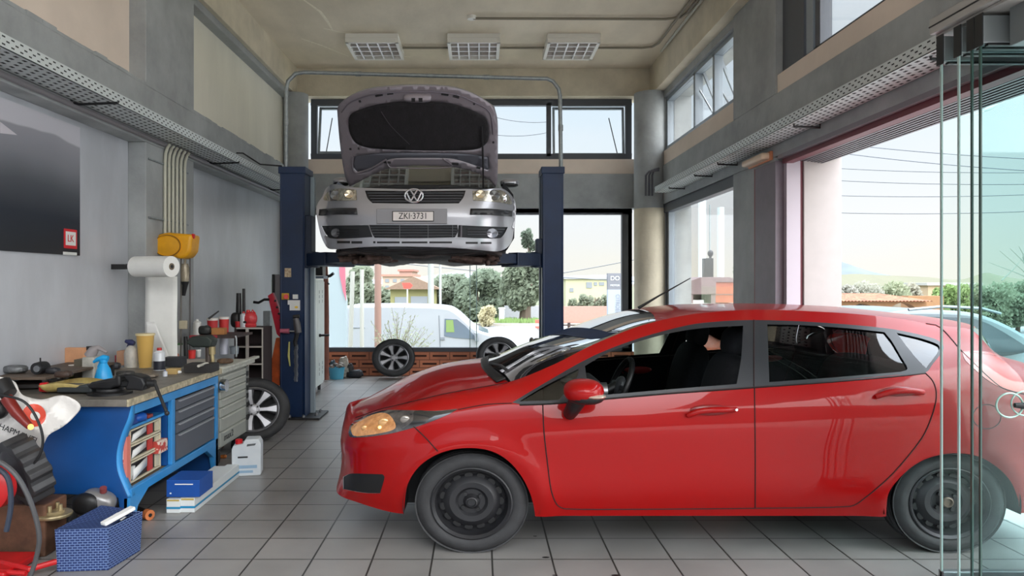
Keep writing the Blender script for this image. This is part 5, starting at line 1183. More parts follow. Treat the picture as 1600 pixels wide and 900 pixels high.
m = MB(); m.tube([M @ Vector((.24, 0, .045)), M @ Vector((.31, 0, .045))], [.026, .02], 14); m.build('screw_head', iron, t)
m = MB(); a_, b_ = onb(256, 609, ZT+.03), at(277, 637, 4.12); m.tube([M @ Vector((.295, 0, .06)), M @ Vector((.30, 0, .07)), Vector((-1.76, 4.12, .66))], .0095, 8); m.ell((-1.76, 4.12, .66), .014, .014, .014); m.build('handle_bar', dsteel, t)
m = MB(); m.box(-.34, -.10, -.045, .045, -.03, .035, M); m.build('rear_slide', mat('vice rear', (48, 52, 54), .5), t, bevel=.008)
# blue spray bottle
t, p = item('spray_bottle', 'bright blue plastic spray bottle standing behind the vice', 'spray bottle', 162, 601)
sb_ = mat('bright blue spray plastic', (32, 160, 225), .35); h = hpx(p, 1)
cyl(t, 'bottle', p, [(.0, 0), (h*13, 0), (h*13.5, 2*h), (h*13, 12*h), (h*10, 24*h), (h*6, 31*h), (h*5, 34*h), (h*6, 35*h), (h*6, 39*h), (0, 39*h)], sb_)
m = MB(); q = p+Vector((0, 0, 39*h)); m.tube([q+Vector((h*7, 0, 2*h)), q+Vector((0, 0, 3*h)), q+Vector((-10*h, 0, 0)), q+Vector((-16*h, 0, -4*h))], [h*4, h*5, h*3.5, h*2], 10); m.tube([q+Vector((-4*h, 0, 0)), q+Vector((-9*h, 0, -12*h))], h*1.5, 6); m.build('trigger_head', sb_, t)
# yellow measuring jug
t, p = item('measuring_beaker', 'tall yellowish plastic beaker standing at the middle of the bench', 'beaker', 227, 574); h = hpx(p, 1)
am = mat('amber translucent plastic', (222, 180, 100), .35, trans=.0)
cyl(t, 'beaker', p, [(0, 0), (h*9, 0), (h*13, 51*h), (h*14, 53*h), (h*12.5, 52*h), (h*8, 3*h), (0, 3*h)], am, 28)
m = MB(); m.lathe([(h*14.2, 50*h), (h*14.2, 53*h), (h*13, 53*h)], p, 28); m.build('rim', mat('beaker rim', (228, 210, 160), .4), t)
# generic bottle / can makers
def can(px, py, w, hh, col, label, group=None, cap=None, name='spray_can', band=None, z=ZT, cat='can'):
    t, p = item(name, label, cat, px, py, group, z); h = hpx(p, 1); r = w/2*h
    cyl(t, 'can_body', p, [(0, 0), (r, 0), (r, hh*.80*h), (r*.55, hh*.88*h), (r*.5, hh*.9*h), (0, hh*.9*h)], mat('can %s' % (col,), col, .3, .2))
    cyl(t, 'cap', p+Vector((0, 0, hh*.88*h)), [(0, 0), (r*.45, 0), (r*.40, hh*.14*h), (0, hh*.14*h)], mat('cap %s' % (cap or (210, 40, 40),), cap or (210, 40, 40), .4), 12)
    if band: cyl(t, 'label_band', p, [(r*1.01, hh*band[0]*h), (r*1.01, hh*band[1]*h)], mat('band %s' % (band[2],), band[2], .4))
    return t
def tub(px, py, w, hh, col, label, group=None, name='tub', cat='jar', lid=None, z=ZT):
    t, p = item(name, label, cat, px, py, group, z); h = hpx(p, 1); r = w/2*h
    cyl(t, 'tub_body', p, [(0, 0), (r*.9, 0), (r, hh*.85*h), (0, hh*.85*h)], mat('tub %s' % (col,), col, .45))
    cyl(t, 'lid', p+Vector((0, 0, hh*.85*h)), [(0, 0), (r*1.06, 0), (r*1.06, hh*.15*h), (0, hh*.15*h)], mat('lid %s' % (lid or (225, 225, 222),), lid or (225, 225, 222), .4))
    return t
def carton(x0, x1, py, hh, dep, col, label, name='carton', cat='box', m_=None, z=ZT, rot=0):
    p = onb((x0+x1)/2, py, z); h = hpx(p, 1); t = thing(name, label, cat, p); w = (x1-x0)/2*h
    m = MB(); M = Matrix.Translation(p) @ Matrix.Rotation(R(rot), 4, 'Z'); m.box(-w, w, 0, dep, 0, hh*h, M); m.build('box_body', m_ or mat('carton %s' % (col,), col, .7, var=.08), t, smooth=False, bevel=.003)
    m = MB(); m.box(-w*.98, w*.98, 0.005, dep-.005, hh*h, hh*h+.002, M); m.build('box_lid', m_ or mat('carton %s' % (col,), col, .7, var=.08), t, smooth=False)
    return t
can(249, 578, 17, 34, (228, 232, 238), 'white spray can with dark lower half, in front of the beaker', cap=(190, 35, 35), band=(.02, .42, (44, 46, 56)))
t, p = item('trigger_bottle', 'cloudy grey bottle with a dark blue trigger, left of the yellow beaker', 'spray bottle', 205, 574); h = hpx(p, 1)
cyl(t, 'bottle', p, [(0, 0), (h*10, 0), (h*10.5, 22*h), (h*8, 30*h), (h*4, 34*h), (0, 34*h)], mat('cloudy bottle', (198, 192, 180), .35, col2=(170, 168, 165), scale=30))
m = MB(); q = p+Vector((0, 0, 35*h)); m.tube([q+Vector((5*h, 0, 2*h)), q+Vector((0, 0, 4*h)), q+Vector((-9*h, 0, 6*h))], [3.5*h, 5*h, 2.5*h], 10); m.tube([q, q+Vector((0, 0, 3*h))], 4*h, 10); m.tube([q+Vector((-4*h, 0, 2*h)), q+Vector((-7*h, 0, -6*h))], 1.2*h, 6); m.build('trigger_head', mat('navy trigger', (42, 48, 92), .4), t)
t, p = item('orange_flask', 'orange capped cylinder standing in front of a black block', 'bottle', 168, 566); h = hpx(p, 1)
cyl(t, 'flask_body', p, [(0, 0), (h*5, 0), (h*5, 30*h), (0, 30*h)], mat('orange plastic', (204, 96, 32), .45)); cyl(t, 'flask_cap', p+Vector((0, 0, 30*h)), [(0, 0), (h*5.2, 0), (h*5.2, 4*h), (0, 4*h)], mat('brown cap', (64, 42, 32), .5))
carton(152, 166, 566, 26, .06, (44, 44, 48), 'black block behind the blue spray bottle')
carton(182, 198, 571, 22, .10, (196, 150, 120), 'light brown open carton behind the cloudy bottle')
carton(100, 131, 586, 42, .05, (214, 158, 118), 'tan cardboard box standing at the back of the bench', rot=-6)
t, p = item('oil_can', 'grey metal oil can with a spout behind the blue spray bottle', 'canister', 134, 594); h = hpx(p, 1)
m = MB(); m.box(p.x-19*h, p.x-4*h, p.y, p.y+.12, p.z, p.z+32*h); m.build('can_side', mat('olive grey side', (92, 86, 74), .6), t, smooth=False, bevel=.004)
m = MB(); m.box(p.x-4*h, p.x+15*h, p.y-.02, p.y+.12, p.z, p.z+36*h); m.build('can_front', mat('grey canister', (172, 170, 162), .5, var=.2, scale=12), t, smooth=False, bevel=.008)
m = MB(); m.tube([p+Vector((0, .05, 36*h)), p+Vector((6*h, .05, 46*h)), p+Vector((14*h, .05, 50*h)), p+Vector((27*h, .05, 42*h))], [9*h, 8*h, 4*h, 2*h], 12); m.build('spout', mat('grey lilac plastic', (146, 140, 142), .5), t)
m = MB(); m.tube([p+Vector((0, .05, 46*h)), p+Vector((0, .05, 52*h))], 5*h, 12); m.build('cap', black, t)
tub(115, 592, 14, 22, (112, 128, 62), 'olive green tub beside the tan cardboard box', name='green_tub')
t, p = item('oil_drip_tray', 'shallow oily yellow plastic tray at the near edge of the bench', 'tray', 104, 616); h = hpx(p, 1)
ty = mat('oily yellow plastic', (196, 176, 112), .35, col2=(150, 128, 74), scale=9)
m = MB(); m.sheet(lambda u, v: (p.x+(-40+62*u+6*v)*h, p.y+.24*v-.02, p.z+.004+.050*(max(abs(2*u-1), abs(2*v-1))**7)+.012*math.sin(3*u)), 24, 16); m.build('tray', ty, t, solid=.004)
m = MB(); m.tube([(p.x-46*h, p.y+.03, p.z+.035), (p.x-36*h, p.y+.04, p.z+.035)], [.026, .030], 16); m.build('red_cap', redp, t)
m = MB(); m.tube([(p.x+12*h, p.y+.03, p.z+.03), (p.x+34*h, p.y+.08, p.z+.045)], [.022, .013], 12); m.build('tray_spout', ty, t)
# back shelf clutter at the left end
t, p = item('rack_shelf', 'low dark steel shelf standing at the back left of the bench', 'shelf', 60, 600); h = hpx(p, 1)
xa, xb = -2.84, -2.52
m = MB(); m.box(xa, xb, 4.25, 5.05, ZT+.075, ZT+.09); m.build('shelf_board', mat('greasy shelf', (92, 78, 66), .6, var=.3), t, smooth=False)
m = MB(); [m.box(x, x+.02, y, y+.02, ZT, ZT+.075) for x in (xa, xb-.02) for y in (4.25, 5.03)]; m.build('shelf_leg', dsteel, t, smooth=False)
rg = random.Random(21)
def lump(px, py, w, hh, col, name, label, cat, z, metal=0):
    p = on(px, py, z); h = hpx(p, 1); m = MB()
    m.ell(p+Vector((0, 0, hh*.45*h)), w*.5*h, w*.35*h, hh*.45*h, 12, 7, p=.6); m.ell(p+Vector((w*.2*h, -.01, hh*.6*h)), w*.2*h, w*.2*h, hh*.35*h, 10, 6, p=.7); m.tube([p+Vector((-w*.4*h, 0, hh*.3*h)), p+Vector((w*.55*h, -.02, hh*.35*h))], hh*.12*h, 8)
    return tag(m.build(name, mat('lump %s' % (col,), col, .5, metal, var=.35, scale=25)), label, cat)
ZS = ZT+.09
lump(24, 583, 34, 14, (120, 122, 124), 'metal_block', 'grey machined metal block at the far left of the bench shelf', 'metal part', ZS, .6)
t, p = item('pulley_motor', 'small dark motor with a round pulley and upright stem on the bench shelf', 'motor', 61, 585, z=ZS); h = hpx(p, 1)
m = MB(); m.lathe([(0, -.03), (9*h, -.03), (10*h, .02), (9*h, .06), (0, .06)], p+Vector((0, 0, 10*h)), 20, 'y'); m.build('motor_body', iron, t)
m = MB(); m.lathe([(0, -.045), (5*h, -.045), (5*h, -.03)], p+Vector((3*h, 0, 10*h)), 18, 'y'); m.build('pulley', steel, t); m = MB(); m.tube([p+Vector((2*h, 0, 18*h)), p+Vector((2*h, 0, 26*h))], 1.2*h, 8); m.build('stem', dsteel, t)
lump(82, 584, 22, 11, (46, 46, 50), 'black_coil', 'small black coiled part right of the pulley motor', 'metal part', ZS)
lump(100, 590, 26, 12, (64, 48, 40), 'rusty_bracket', 'rusty brown bracket on the bench shelf left of the tan box', 'metal part', ZS)
m = MB(); p = on(66, 600, ZT); m.sheet(lambda u, v: (p.x+(-20+42*u)*hpx(p, 1), p.y+.14*v, p.z+.03+.02*math.sin(9*u+3*v)*math.cos(6*v)), 14, 8); tag(m.build('white_rag', mat('white rag', (222, 218, 212), .9), solid=.004), 'crumpled white cloth lying before the bench shelf', 'rag')
lump(44, 607, 60, 14, (40, 34, 32), 'dark_casting', 'dark oily casting lying left of the yellow tray', 'metal part', ZT)
lump(178, 577, 20, 12, (48, 50, 56), 'dark_gear', 'dark gear lying between orange flask and cloudy bottle', 'metal part', ZT)
lump(196, 588, 26, 10, (70, 68, 66), 'grey_casting', 'grey casting lying behind the vice jaw', 'metal part', ZT, .4)
lump(232, 590, 30, 8, (120, 110, 98), 'steel_plate', 'flat steel part lying below the yellow beaker', 'metal part', ZT, .4)
can(177, 568, 8, 16, (190, 40, 50), 'small red bottle beside the orange flask', cap=(150, 30, 35), name='red_bottle', cat='bottle')
can(258, 588, 7, 9, (214, 218, 226), 'tiny white bottle lying before the spray can', cap=(90, 110, 180), name='small_bottle', cat='bottle')
carton(259, 276, 585, 8, .08, (190, 160, 104), 'small yellowed cardboard tray right of the spray can')
m = MB(); p = on(279, 584, ZT); m.ell(p+Vector((0, 0, .012)), .022, .016, .012); tag(m.build('white_lump', white), 'small white plastic nub lying on the middle of the bench', 'plastic part')
# middle of the bench: jars and clutter by the hanging paper
tub(281, 556, 8, 20, (230, 232, 230), 'small white bottle with a green tip right of the hanging paper', name='glue_bottle', cat='bottle', lid=(90, 130, 90))
t = lump(268, 562, 22, 12, (196, 128, 108), 'pink_sponge', 'pink and white rag ball below the hanging paper', 'rag', ZT)
carton(255, 284, 573, 14, .10, (52, 54, 60), 'dark open tool tray below the hanging paper')
tub(300, 560, 11, 13, (205, 45, 42), 'small red tub behind the drill stand', name='red_tub', lid=(190, 40, 38))
tub(310, 558, 8, 12, (196, 198, 196), 'small silver tin beside the red tub', name='silver_tin')
carton(287, 330, 583, 13, .16, (46, 44, 44), 'wide black tool tray lying at the far end of the bench', name='tool_tray', cat='tray')
m = MB(); a_, b_ = onb(310, 572, ZT+.06), onb(322, 568, ZT+.06); m.tube([a_, b_], .010, 8); m.ell(b_, .02, .014, .01); tag(m.build('spanner', mat('pale spanner', (196, 192, 182), .4)), 'pale spanner lying across the black tool tray', 'spanner')
# pillar drill / bench grinder
t, p = item('valve_grinder', 'dark green bench machine on a metal column at the far end of the bench', 'bench machine', 327, 577); h = hpx(p, 1)
m = MB(); m.tube([p, p+Vector((-2*h, 0, 38*h))], [5.5*h, 4*h], 14); m.build('column', mat('dirty column', (96, 86, 80), .5, .5, var=.3), t)
dg = mat('dark green machine', (36, 44, 40), .5, var=.2)
m = MB(); c = p+Vector((-8*h, 0, 44*h)); m.prism([(c.x-26*h, c.z-2*h), (c.x-14*h, c.z-9*h), (c.x+14*h, c.z-9*h), (c.x+17*h, c.z+2*h), (c.x+8*h, c.z+9*h), (c.x-16*h, c.z+8*h)], c.y-.05, c.y+.07, 'y'); m.build('machine_head', dg, t, bevel=.012, seg=3)
m = MB(); q = p+Vector((7*h, -.03, 24*h)); m.tube([q, q+Vector((0, 0, 12*h))], 5*h, 12); m.tube([q+Vector((1*h, 0, -14*h)), q], 3*h, 8); m.build('spindle', mat('brassy spindle', (176, 160, 120), .4, .5, var=.3), t)
m = MB(); m.lathe([(12*h, 0), (12*h, 3*h), (6*h, 5*h)], p, 18); m.build('base', iron, t)
# raised sub-shelf behind with cans
t = thing('bench_top_rack', 'low rack with a red edge carrying cans at the back end of the bench', 'shelf', (-2.5, 6.2, ZT))
Yk = 6.35
q0, q1 = at(302, 524, Yk), at(371, 524, Yk)
m = MB(); m.box(q0.x, q1.x, Yk-.08, Yk+.42, q0.z-.02, q0.z); m.build('rack_board', mat('rack dark board', (62, 48, 48), .6), t, smooth=False)
m = MB(); m.box(q0.x, at(345, 0, Yk).x, Yk-.085, Yk-.08, q0.z-.015, q0.z+.008); m.build('rack_edge', mat('rack red edge', (150, 50, 58), .5), t, smooth=False)
m = MB(); m.tube([(q1.x, Yk-.06, q1.z), (q1.x+.01, Yk-.06, q1.z-.02), (q1.x+.01, Yk-.06, ZT)], .008, 6); m.box(q0.x, q0.x+.02, Yk, Yk+.1, ZT, q0.z-.02); m.build('rack_leg', galv, t)
zr = q0.z
can(307+1, 523, 13, 24, (205, 205, 202), 'leftmost silver can on the rack at the back of the bench', cap=(190, 190, 188), name='paint_can', z=zr)
tub(332, 521, 16, 24, (188, 44, 48), 'red and white tub in the middle of the rack with a brush in it', name='grease_tub', lid=(222, 216, 210), z=zr)
tub(350, 519, 15, 24, (202, 50, 50), 'red and white tub at the right end of the rack', name='grease_tub', lid=(226, 222, 216), z=zr)
p = on(331, 497, zr+.12); 
a_ = at(326, 498, 6.4); b_ = at(342, 486, 6.4); tag(MB().tube([a_, b_], [.010, .006], 8).build('paint_brush', mat('dark brush', (60, 60, 62), .5)), 'dark brush sticking out of the middle tub on the rack', 'brush')
carton(330, 350, 523, 10, .08, (176, 120, 70), 'brown block lying between the tubs on the rack', z=zr)
lump(320, 523, 20, 16, (40, 42, 42), 'black_tool', 'black tool lying behind the silver can on the rack', 'tool', zr)
can(350, 553, 13, 34, (206, 208, 222), 'tall white and blue spray can with a red cap right of the bench machine', cap=(205, 40, 50))
tub(366, 553, 14, 12, (132, 140, 148), 'grey blue metal cup at the right end of the bench', name='metal_cup', cat='cup', lid=(120, 128, 136))
lump(352, 568, 24, 9, (108, 84, 66), 'rusty_fittings', 'handful of rusty fittings near the cabinet edge', 'metal part', ZT)
# dark shelving unit behind the bench with a red kettle and two black pipes
YS = 6.95
t = thing('open_shelf_unit', 'dark shelving unit with pale edges standing beyond the bench', 'shelf unit', at(398, 600, YS))
x0, x1 = at(366, 0, YS).x, at(411, 0, YS).x
zt_ = at(0, 512, YS).z
m = MB(); m.box(x0, x1, YS+.28, YS+.30, 0, zt_); m.box(x0, x0+.02, YS, YS+.3, 0, zt_); m.build('back_panel', mat('dark shelf board', (52, 40, 42), .7), t, smooth=False)
le = mat('pale shelf edge', (180, 174, 168), .5)
for py in (512, 541, 568, 596): z = at(0, py, YS).z; m = MB(); m.box(x0, x1-.012, YS+.006, YS+.28, z-.014, z); m.build('shelf', mat('dark shelf board', (52, 40, 42), .7), t, smooth=False); m = MB(); m.box(x0, x1, YS, YS+.006, z-.013, z+.001); m.build('shelf_edge', le, t, smooth=False)
m = MB(); m.box(x1-.010, x1, YS, YS+.29, 0, zt_); m.build('side_board', mat('dark shelf board', (52, 40, 42), .7), t, smooth=False); m = MB(); m.box(x1-.012, x1+.001, YS-.003, YS, 0, zt_); m.box(at(384, 0, YS).x, at(388, 0, YS).x+.0, YS-.005, YS+.02, 0, zt_); m.build('upright', le, t, smooth=False)
z = zt_
t = thing('fuel_can', 'round red metal fuel can on top of the dark shelving unit', 'canister', at(391, 506, YS+.1)); c = at(391, 498, YS+.12)
m = MB(); m.ell(c, .065, .06, .068, 20, 12, p=.85); m.lathe([(.055, z-c.z), (.06, z-c.z+.02), (.05, z-c.z+.04)], c, 18); m.build('can_body', mat('red enamel', (205, 60, 66), .35, var=.15), t)
m = MB(); m.lathe([(.02, .06), (.016, .085)], c+Vector((-.02, 0, 0)), 12); m.tube([c+Vector((.01, 0, .06)), c+Vector((.02, 0, .085)), c+Vector((.05, 0, .05))], .007, 6); m.build('can_cap', redp, t)
m = MB(); m.ell(c+Vector((-.035, -.05, -.03)), .018, .012, .012); m.build('hole', black, t)
can(380.5, 0+511, 11, 24, (206, 210, 216), 'white spray can on the shelving unit in front of the red fuel can', cap=(170, 36, 40), z=z+.0)
tub(372, 511, 9, 9, (190, 36, 44), 'small red tub beside the spray can on the shelving unit', name='red_tub', lid=(180, 34, 40), z=z)
for k, (px, y0) in enumerate(((373, 458), (381, 451))):
    tag(MB().tube([at(px, 505, YS+.18), at(px, y0, YS+.18)], [.030, .022] if k == 0 else [.016, .014], 10).build('black_pipe', black), ['thicker black pipe standing upright on the shelving unit', 'thinner taller black pipe standing upright behind the red can'][k], 'pipe')
m = MB(); c = at(369, 500, YS+.15); m.ell(c, .05, .05, .075, 14, 10, p=.7); tag(m.build('black_flask', black), 'black flask at the left end of the shelving unit top', 'flask')
# ---------------------------------------------------------------- by the left lift column
t = thing('engine_crane', 'folded red and orange metal arm leaning beside the left lift column', 'crane', at(427, 628, 7.3)); Yc_ = 7.62
m = MB(); m.prism([bz(418, 462, Yc_), bz(426, 457, Yc_), bz(434, 478, Yc_), bz(444, 520, Yc_), bz(440, 530, Yc_), bz(432, 522, Yc_)], Yc_, Yc_+.07, 'y'); m.build('red_arm', mat('crimson paint', (190, 24, 50), .4), t, smooth=False, bevel=.008)
m = MB(); m.prism([bz(431, 528, Yc_), bz(446, 528, Yc_), bz(447, 600, Yc_), bz(420, 606, Yc_), bz(421, 580, Yc_)], Yc_, Yc_+.05, 'y'); m.build('orange_leg', mat('worn orange paint', (214, 96, 40), .55, var=.2, scale=8), t, smooth=False, bevel=.005)
m = MB()
for k in range(5): q = at(430+2.8*k, 470+10*k, Yc_-.01); m.ell(q, .012, .008, .012)
m.build('rivets', dsteel, t)
m = MB(); q = at(434, 612, Yc_); m.box(q.x-.12, q.x+.12, Yc_-.05, Yc_+.2, 0, .05); m.tube([(q.x, Yc_, .03), (q.x+.02, Yc_, .26)], .02, 8); m.build('crane_foot', dsteel, t, bevel=.006)
m = MB(); m.tube([at(396, 472, 7.7), at(404, 473, 7.7), at(413, 468, 7.65), at(421, 468, 7.62)], .014, 8); m.build('crank_handle', black, t)
t = thing('wall_unit', 'tall grey and black metal box on the wall left of the lift column', 'cabinet', at(431, 460, 8.0)); Yw = 8.1
a = at(425, 480, Yw); b = at(441, 430, Yw); m = MB(); m.box(a.x+.03, b.x, Yw, Yw+.2, a.z, b.z); m.build('unit_front', mat('grey unit', (122, 118, 122), .5), t, smooth=False, bevel=.005)
m = MB(); m.box(a.x, a.x+.03, Yw-.005, Yw+.2, a.z, b.z+.01); m.build('unit_side', black, t, smooth=False, bevel=.003)
a = at(411, 590, 7.9); m = MB(); m.box(a.x, a.x+.075, 7.9, 7.97, 0, at(0, 486, 7.9).z); tag(m.build('steel_profile', galv, smooth=False, bevel=.004), 'upright galvanised steel profile right of the dark shelving unit', 'post')
# white locker
wl = mat('white locker paint', (222, 230, 226), .4, var=.04)
t = thing('locker', 'white two-door steel locker beyond the left lift column', 'locker', at(490, 600, 8.9))
fa = at(479, 606, 8.55); 
X0, X1, Ya, Yb_ = at(484, 0, 8.6).x, at(506, 0, 9.6).x, 8.6, 9.6
zt_ = at(0, 436, 8.6).z; X0 = -2.02+.0; X0 = at(484, 0, 8.6).x; X1 = at(507, 0, 9.55).x
# the locker is turned: its front runs away from the camera from (X0, 8.6) to (X1, 9.55)
ang = math.atan2(9.55-8.6, X1-X0); Lk = math.hypot(9.55-8.6, X1-X0); M = Matrix.Translation((X0, 8.6, 0)) @ Matrix.Rotation(ang, 4, 'Z')
m = MB(); m.box(0, Lk, 0.012, .45, .09, zt_, M); m.build('locker_body', wl, t, smooth=False, bevel=.005)
for k in (0, 1):
    m = MB(); m.box(Lk*k/2+.008, Lk*(k+1)/2-.004, 0, .014, .12, zt_-.03, M); d_ = m.build('door', wl, t, smooth=False, bevel=.004)
    m = MB()
    for zz in (.22, .28, .34, zt_-.30, zt_-.24, zt_-.18):
        for s_ in (.25, .7): m.box(Lk*k/2+Lk/2*s_-.008, Lk*k/2+Lk/2*s_+.008, -.002, .001, zz, zz+.04, M)
    m.build('vent_slots', mat('vent slot', (110, 116, 116), .6), d_, smooth=False)
    if k == 0: hd_ = d_
m = MB(); c = M @ Vector((Lk*.62, -.02, at(0, 524, 9.2).z)); m.tube([c+Vector((-.09, -.06, 0)), c+Vector((.09, .06, 0))], .014, 8); m.tube([c, M @ Vector((Lk*.62, .004, c.z))], .02, 8); m.build('handle', black, hd_)
for x in (.05, Lk-.05): m = MB(); m.tube([M @ Vector((x, .06, 0)), M @ Vector((x, .06, .1))], .02, 8); m.build('leg', dsteel, t)
tag(MB().box(at(490, 0, 9.0).x-.02, at(507, 0, 9.0).x, 8.95, 9.2, zt_+.005, zt_+.04).build('tray_on_locker', mat('bluish tray', (120, 134, 150), .5), bevel=.004), 'bluish flat tray on top of the white locker', 'tray')
tag(MB().box(at(488, 0, 9.2).x, at(504, 0, 9.2).x, 9.2, 9.4, zt_+.045, zt_+.30).build('black_box', black, bevel=.01), 'black box on top of the white locker under the raised car', 'box')
# brown post
t = thing('brown_post', 'brown painted steel post standing right of the white locker', 'post', at(509, 595, 10.2)); Yp = 10.3
m = MB(); m.tube([at(507.5, 405, Yp), at(509.5, 440, Yp), at(510.5, 500, Yp), at(510, 593.5, Yp)], .034, 10); m.build('post', mat('brown post paint', (132, 78, 62), .55, var=.15), t)
m = MB(); m.tube([at(510, 432, Yp), at(516, 431, Yp-.04), at(521, 427, Yp-.06)], .022, 8); m.tube([at(510, 440, Yp), at(514, 444, Yp-.03)], .012, 6); m.build('hook', black, t)
# blue basin with scrap
t = thing('blue_basin', 'blue plastic tub of scrap on the floor against the brick parapet', 'tub', (0, 0, 0)); c = on(526, 592, 0); t.location = c
m = MB(); m.lathe([(.0, 0), (.095, 0), (.115, .165), (.120, .165), (.118, .15), (.0, .14)], c, 20, sy=.8); m.build('tub', mat('blue tub plastic', (76, 160, 190), .45), t)
rg = random.Random(4); 
m = MB()
for k in range(10): m.ell(c+Vector((rg.uniform(-.08, .08), rg.uniform(-.06, .06), .17+rg.uniform(0, .05))), rg.uniform(.015, .04), rg.uniform(.02, .04), rg.uniform(.015, .03), 8, 6)
tag(m.build('scrap_heap', mat('mixed scrap', (150, 140, 130), .6, col2=(40, 40, 42), scale=18)), 'heap of scrap metal filling the blue tub', 'scrap')
for k, (px, w, hh, c_) in enumerate(((537, 16, 36, (176, 168, 156)), (546, 14, 24, (44, 42, 44)), (556, 22, 14, (42, 44, 50)), (520, 10, 30, (60, 78, 90)))):
    lump(px, 590, w, hh, c_, ['crumpled_bag', 'black_bag', 'battery_charger', 'blue_drum'][k], ['crumpled pale bag behind the blue tub', 'small black bag right of the blue tub', 'low black charger on the floor near the leaning wheel', 'dark blue drum behind the brown post'][k], ['bag', 'bag', 'charger', 'drum'][k], 0)
# ---------------------------------------------------------------- wheels taken off the silver car
def lean_M(px, pyb, r, tilt, turn, Y=None):
    p = on(px, pyb, 0) if Y is None else Vector(((px-HX)/F*Y, Y, 0))
    return Matrix.Translation(p) @ Matrix.Diagonal((1, 1, VS, 1)) @ Matrix.Rotation(R(turn), 4, 'Z') @ Matrix.Translation((0, 0, r*math.cos(R(tilt))+.03)) @ Matrix.Rotation(R(-tilt), 4, 'X')
alloy_wheel('car_wheel', 'alloy wheel leaning on the brick parapet left of the red car', lean_M(615, 591, .31, 9, 6), group='alloy wheels taken off the silver car')
M = Matrix.Translation((at(778, 556, 10.45).x, 10.5, at(778, 556, 10.5).z)) @ Matrix.Diagonal((1, 1, VS, 1)) @ Matrix.Rotation(R(4), 4, 'Z') @ Matrix.Rotation(R(-8), 4, 'X')
alloy_wheel('car_wheel', 'alloy wheel propped on a crate against the parapet, half hidden by the red bonnet', M, group='alloy wheels taken off the silver car')
m = MB(); zc0 = M.translation.z-.31*VS-.02; m.box(.08, .62, 10.35, 10.72, 0, zc0); tag(m.build('low_crate', mat('dark crate', (48, 40, 38), .7), smooth=False, bevel=.01), 'dark crate under the propped wheel, mostly behind the red bonnet', 'crate')
Mw = Matrix.Translation((-1.93, 6.52, .305*VS)) @ Matrix.Diagonal((1, 1, VS, 1)) @ Matrix.Rotation(R(22), 4, 'Z') @ Matrix.Rotation(R(-14), 4, 'X')
Mw = Matrix.Translation((at(399, 617, 6.5).x-.02, 6.5, .30*VS)) @ Matrix.Diagonal((1, 1, VS, 1)) @ Matrix.Rotation(R(18), 4, 'Z') @ Matrix.Rotation(R(-12), 4, 'X')
alloy_wheel('car_wheel', 'shiny alloy wheel leaning against the end of the grey tool cabinet', Mw, Rt=.315, group='alloy wheels taken off the silver car')
# engine part on the window ledge by the right column
t = thing('gearbox_part', 'oily gearbox part on the ledge behind the red bonnet, beside the right column', 'engine part', at(838, 548, 10.6))
m = MB(); rg = random.Random(8); c = at(836, 543, 10.6)
m.ell(c, .12, .09, .07, 14, 8, p=.7); m.ell(c+Vector((-.05, 0, .10)), .035, .04, .05); m.ell(c+Vector((.03, 0, .09)), .05, .05, .05, p=.6); m.tube([c+Vector((.0, 0, .05)), c+Vector((.13, 0, .13))], [.06, .04], 10); m.tube([c+Vector((-.12, 0, -.04)), c+Vector((-.22, 0, -.07))], .03, 8)
m.build('casting', mat('oily casting', (74, 68, 60), .55, .3, var=.5, scale=20), t)
m = MB(); ring(m, [(.045, -.02), (.06, -.03), (.045, -.03)], Matrix.Translation(c+Vector((.01, -.07, -.01))), 20); m.build('bearing', steel, t)
m = MB(); m.box(.50, 1.2, 10.45, 10.75, 0, c.z-.06); tag(m.build('low_cupboard', mat('black cupboard', (36, 34, 34), .6), smooth=False, bevel=.008), 'low black cupboard against the parapet behind the red bonnet', 'cupboard')
# ---------------------------------------------------------------- floor things near the bench
prnt = grid_mat('blue patterned card', (24, 46, 98), (112, 134, 178), .024, .012, .0017, axes='xz', rough=.6, offset=.5, var=.1, bump=0)
prnt2 = grid_mat('blue patterned card side', (24, 46, 98), (112, 134, 178), .024, .012, .0017, axes='yz', rough=.6, offset=.5, var=.1, bump=0)
t = thing('parts_carton', 'large navy cardboard box printed with small white dashes, on the floor before the bench', 'box', on(135, 893, 0)); 
a = on(90, 894, 0); b = on(171, 889, 0); zt_ = .205; c3 = on(193, 862, 0)
A = Vector((a.x, a.y, 0)); B = Vector((b.x, a.y+.02, 0)); C3 = Vector((B.x+.0+.035, B.y+.26, 0)); D = Vector((A.x+.02, A.y+.27, 0))
m = MB(); up = Vector((0, 0, zt_)); dn = Vector((0, 0, .002)); sh_ = Vector((.012, 0, 0))
m.add([A+dn, B+dn, B+up, A+up-sh_*1.2], [(0, 1, 2, 3)]); m.build('box_front', prnt, t, smooth=False, solid=.004)
m = MB(); m.add([B+dn, C3+dn, C3+up+sh_, B+up], [(0, 1, 2, 3)]); m.build('box_side', prnt2, t, smooth=False, solid=.004); m = MB(); m.add([A+dn, D+dn, D+up, A+up], [(0, 1, 2, 3)]); m.build('box_side', prnt2, t, smooth=False, solid=.004)
m = MB(); m.add([D+dn, C3+dn, C3+up, D+up], [(0, 1, 2, 3)]); m.build('box_front', prnt, t, smooth=False, solid=.004)
flap = grid_mat('blue patterned flap', (26, 44, 90), (78, 96, 138), .024, .014, .0017, axes='xy', rough=.6, offset=.5, var=.1, bump=0)
m = MB(); m.add([A+up-sh_, B+up, C3+up+Vector((-.03, 0, .01)), D+up+Vector((.05, 0, .035))], [(0, 1, 2, 3)]); m.build('lid_flap', flap, t, smooth=False, solid=.003)
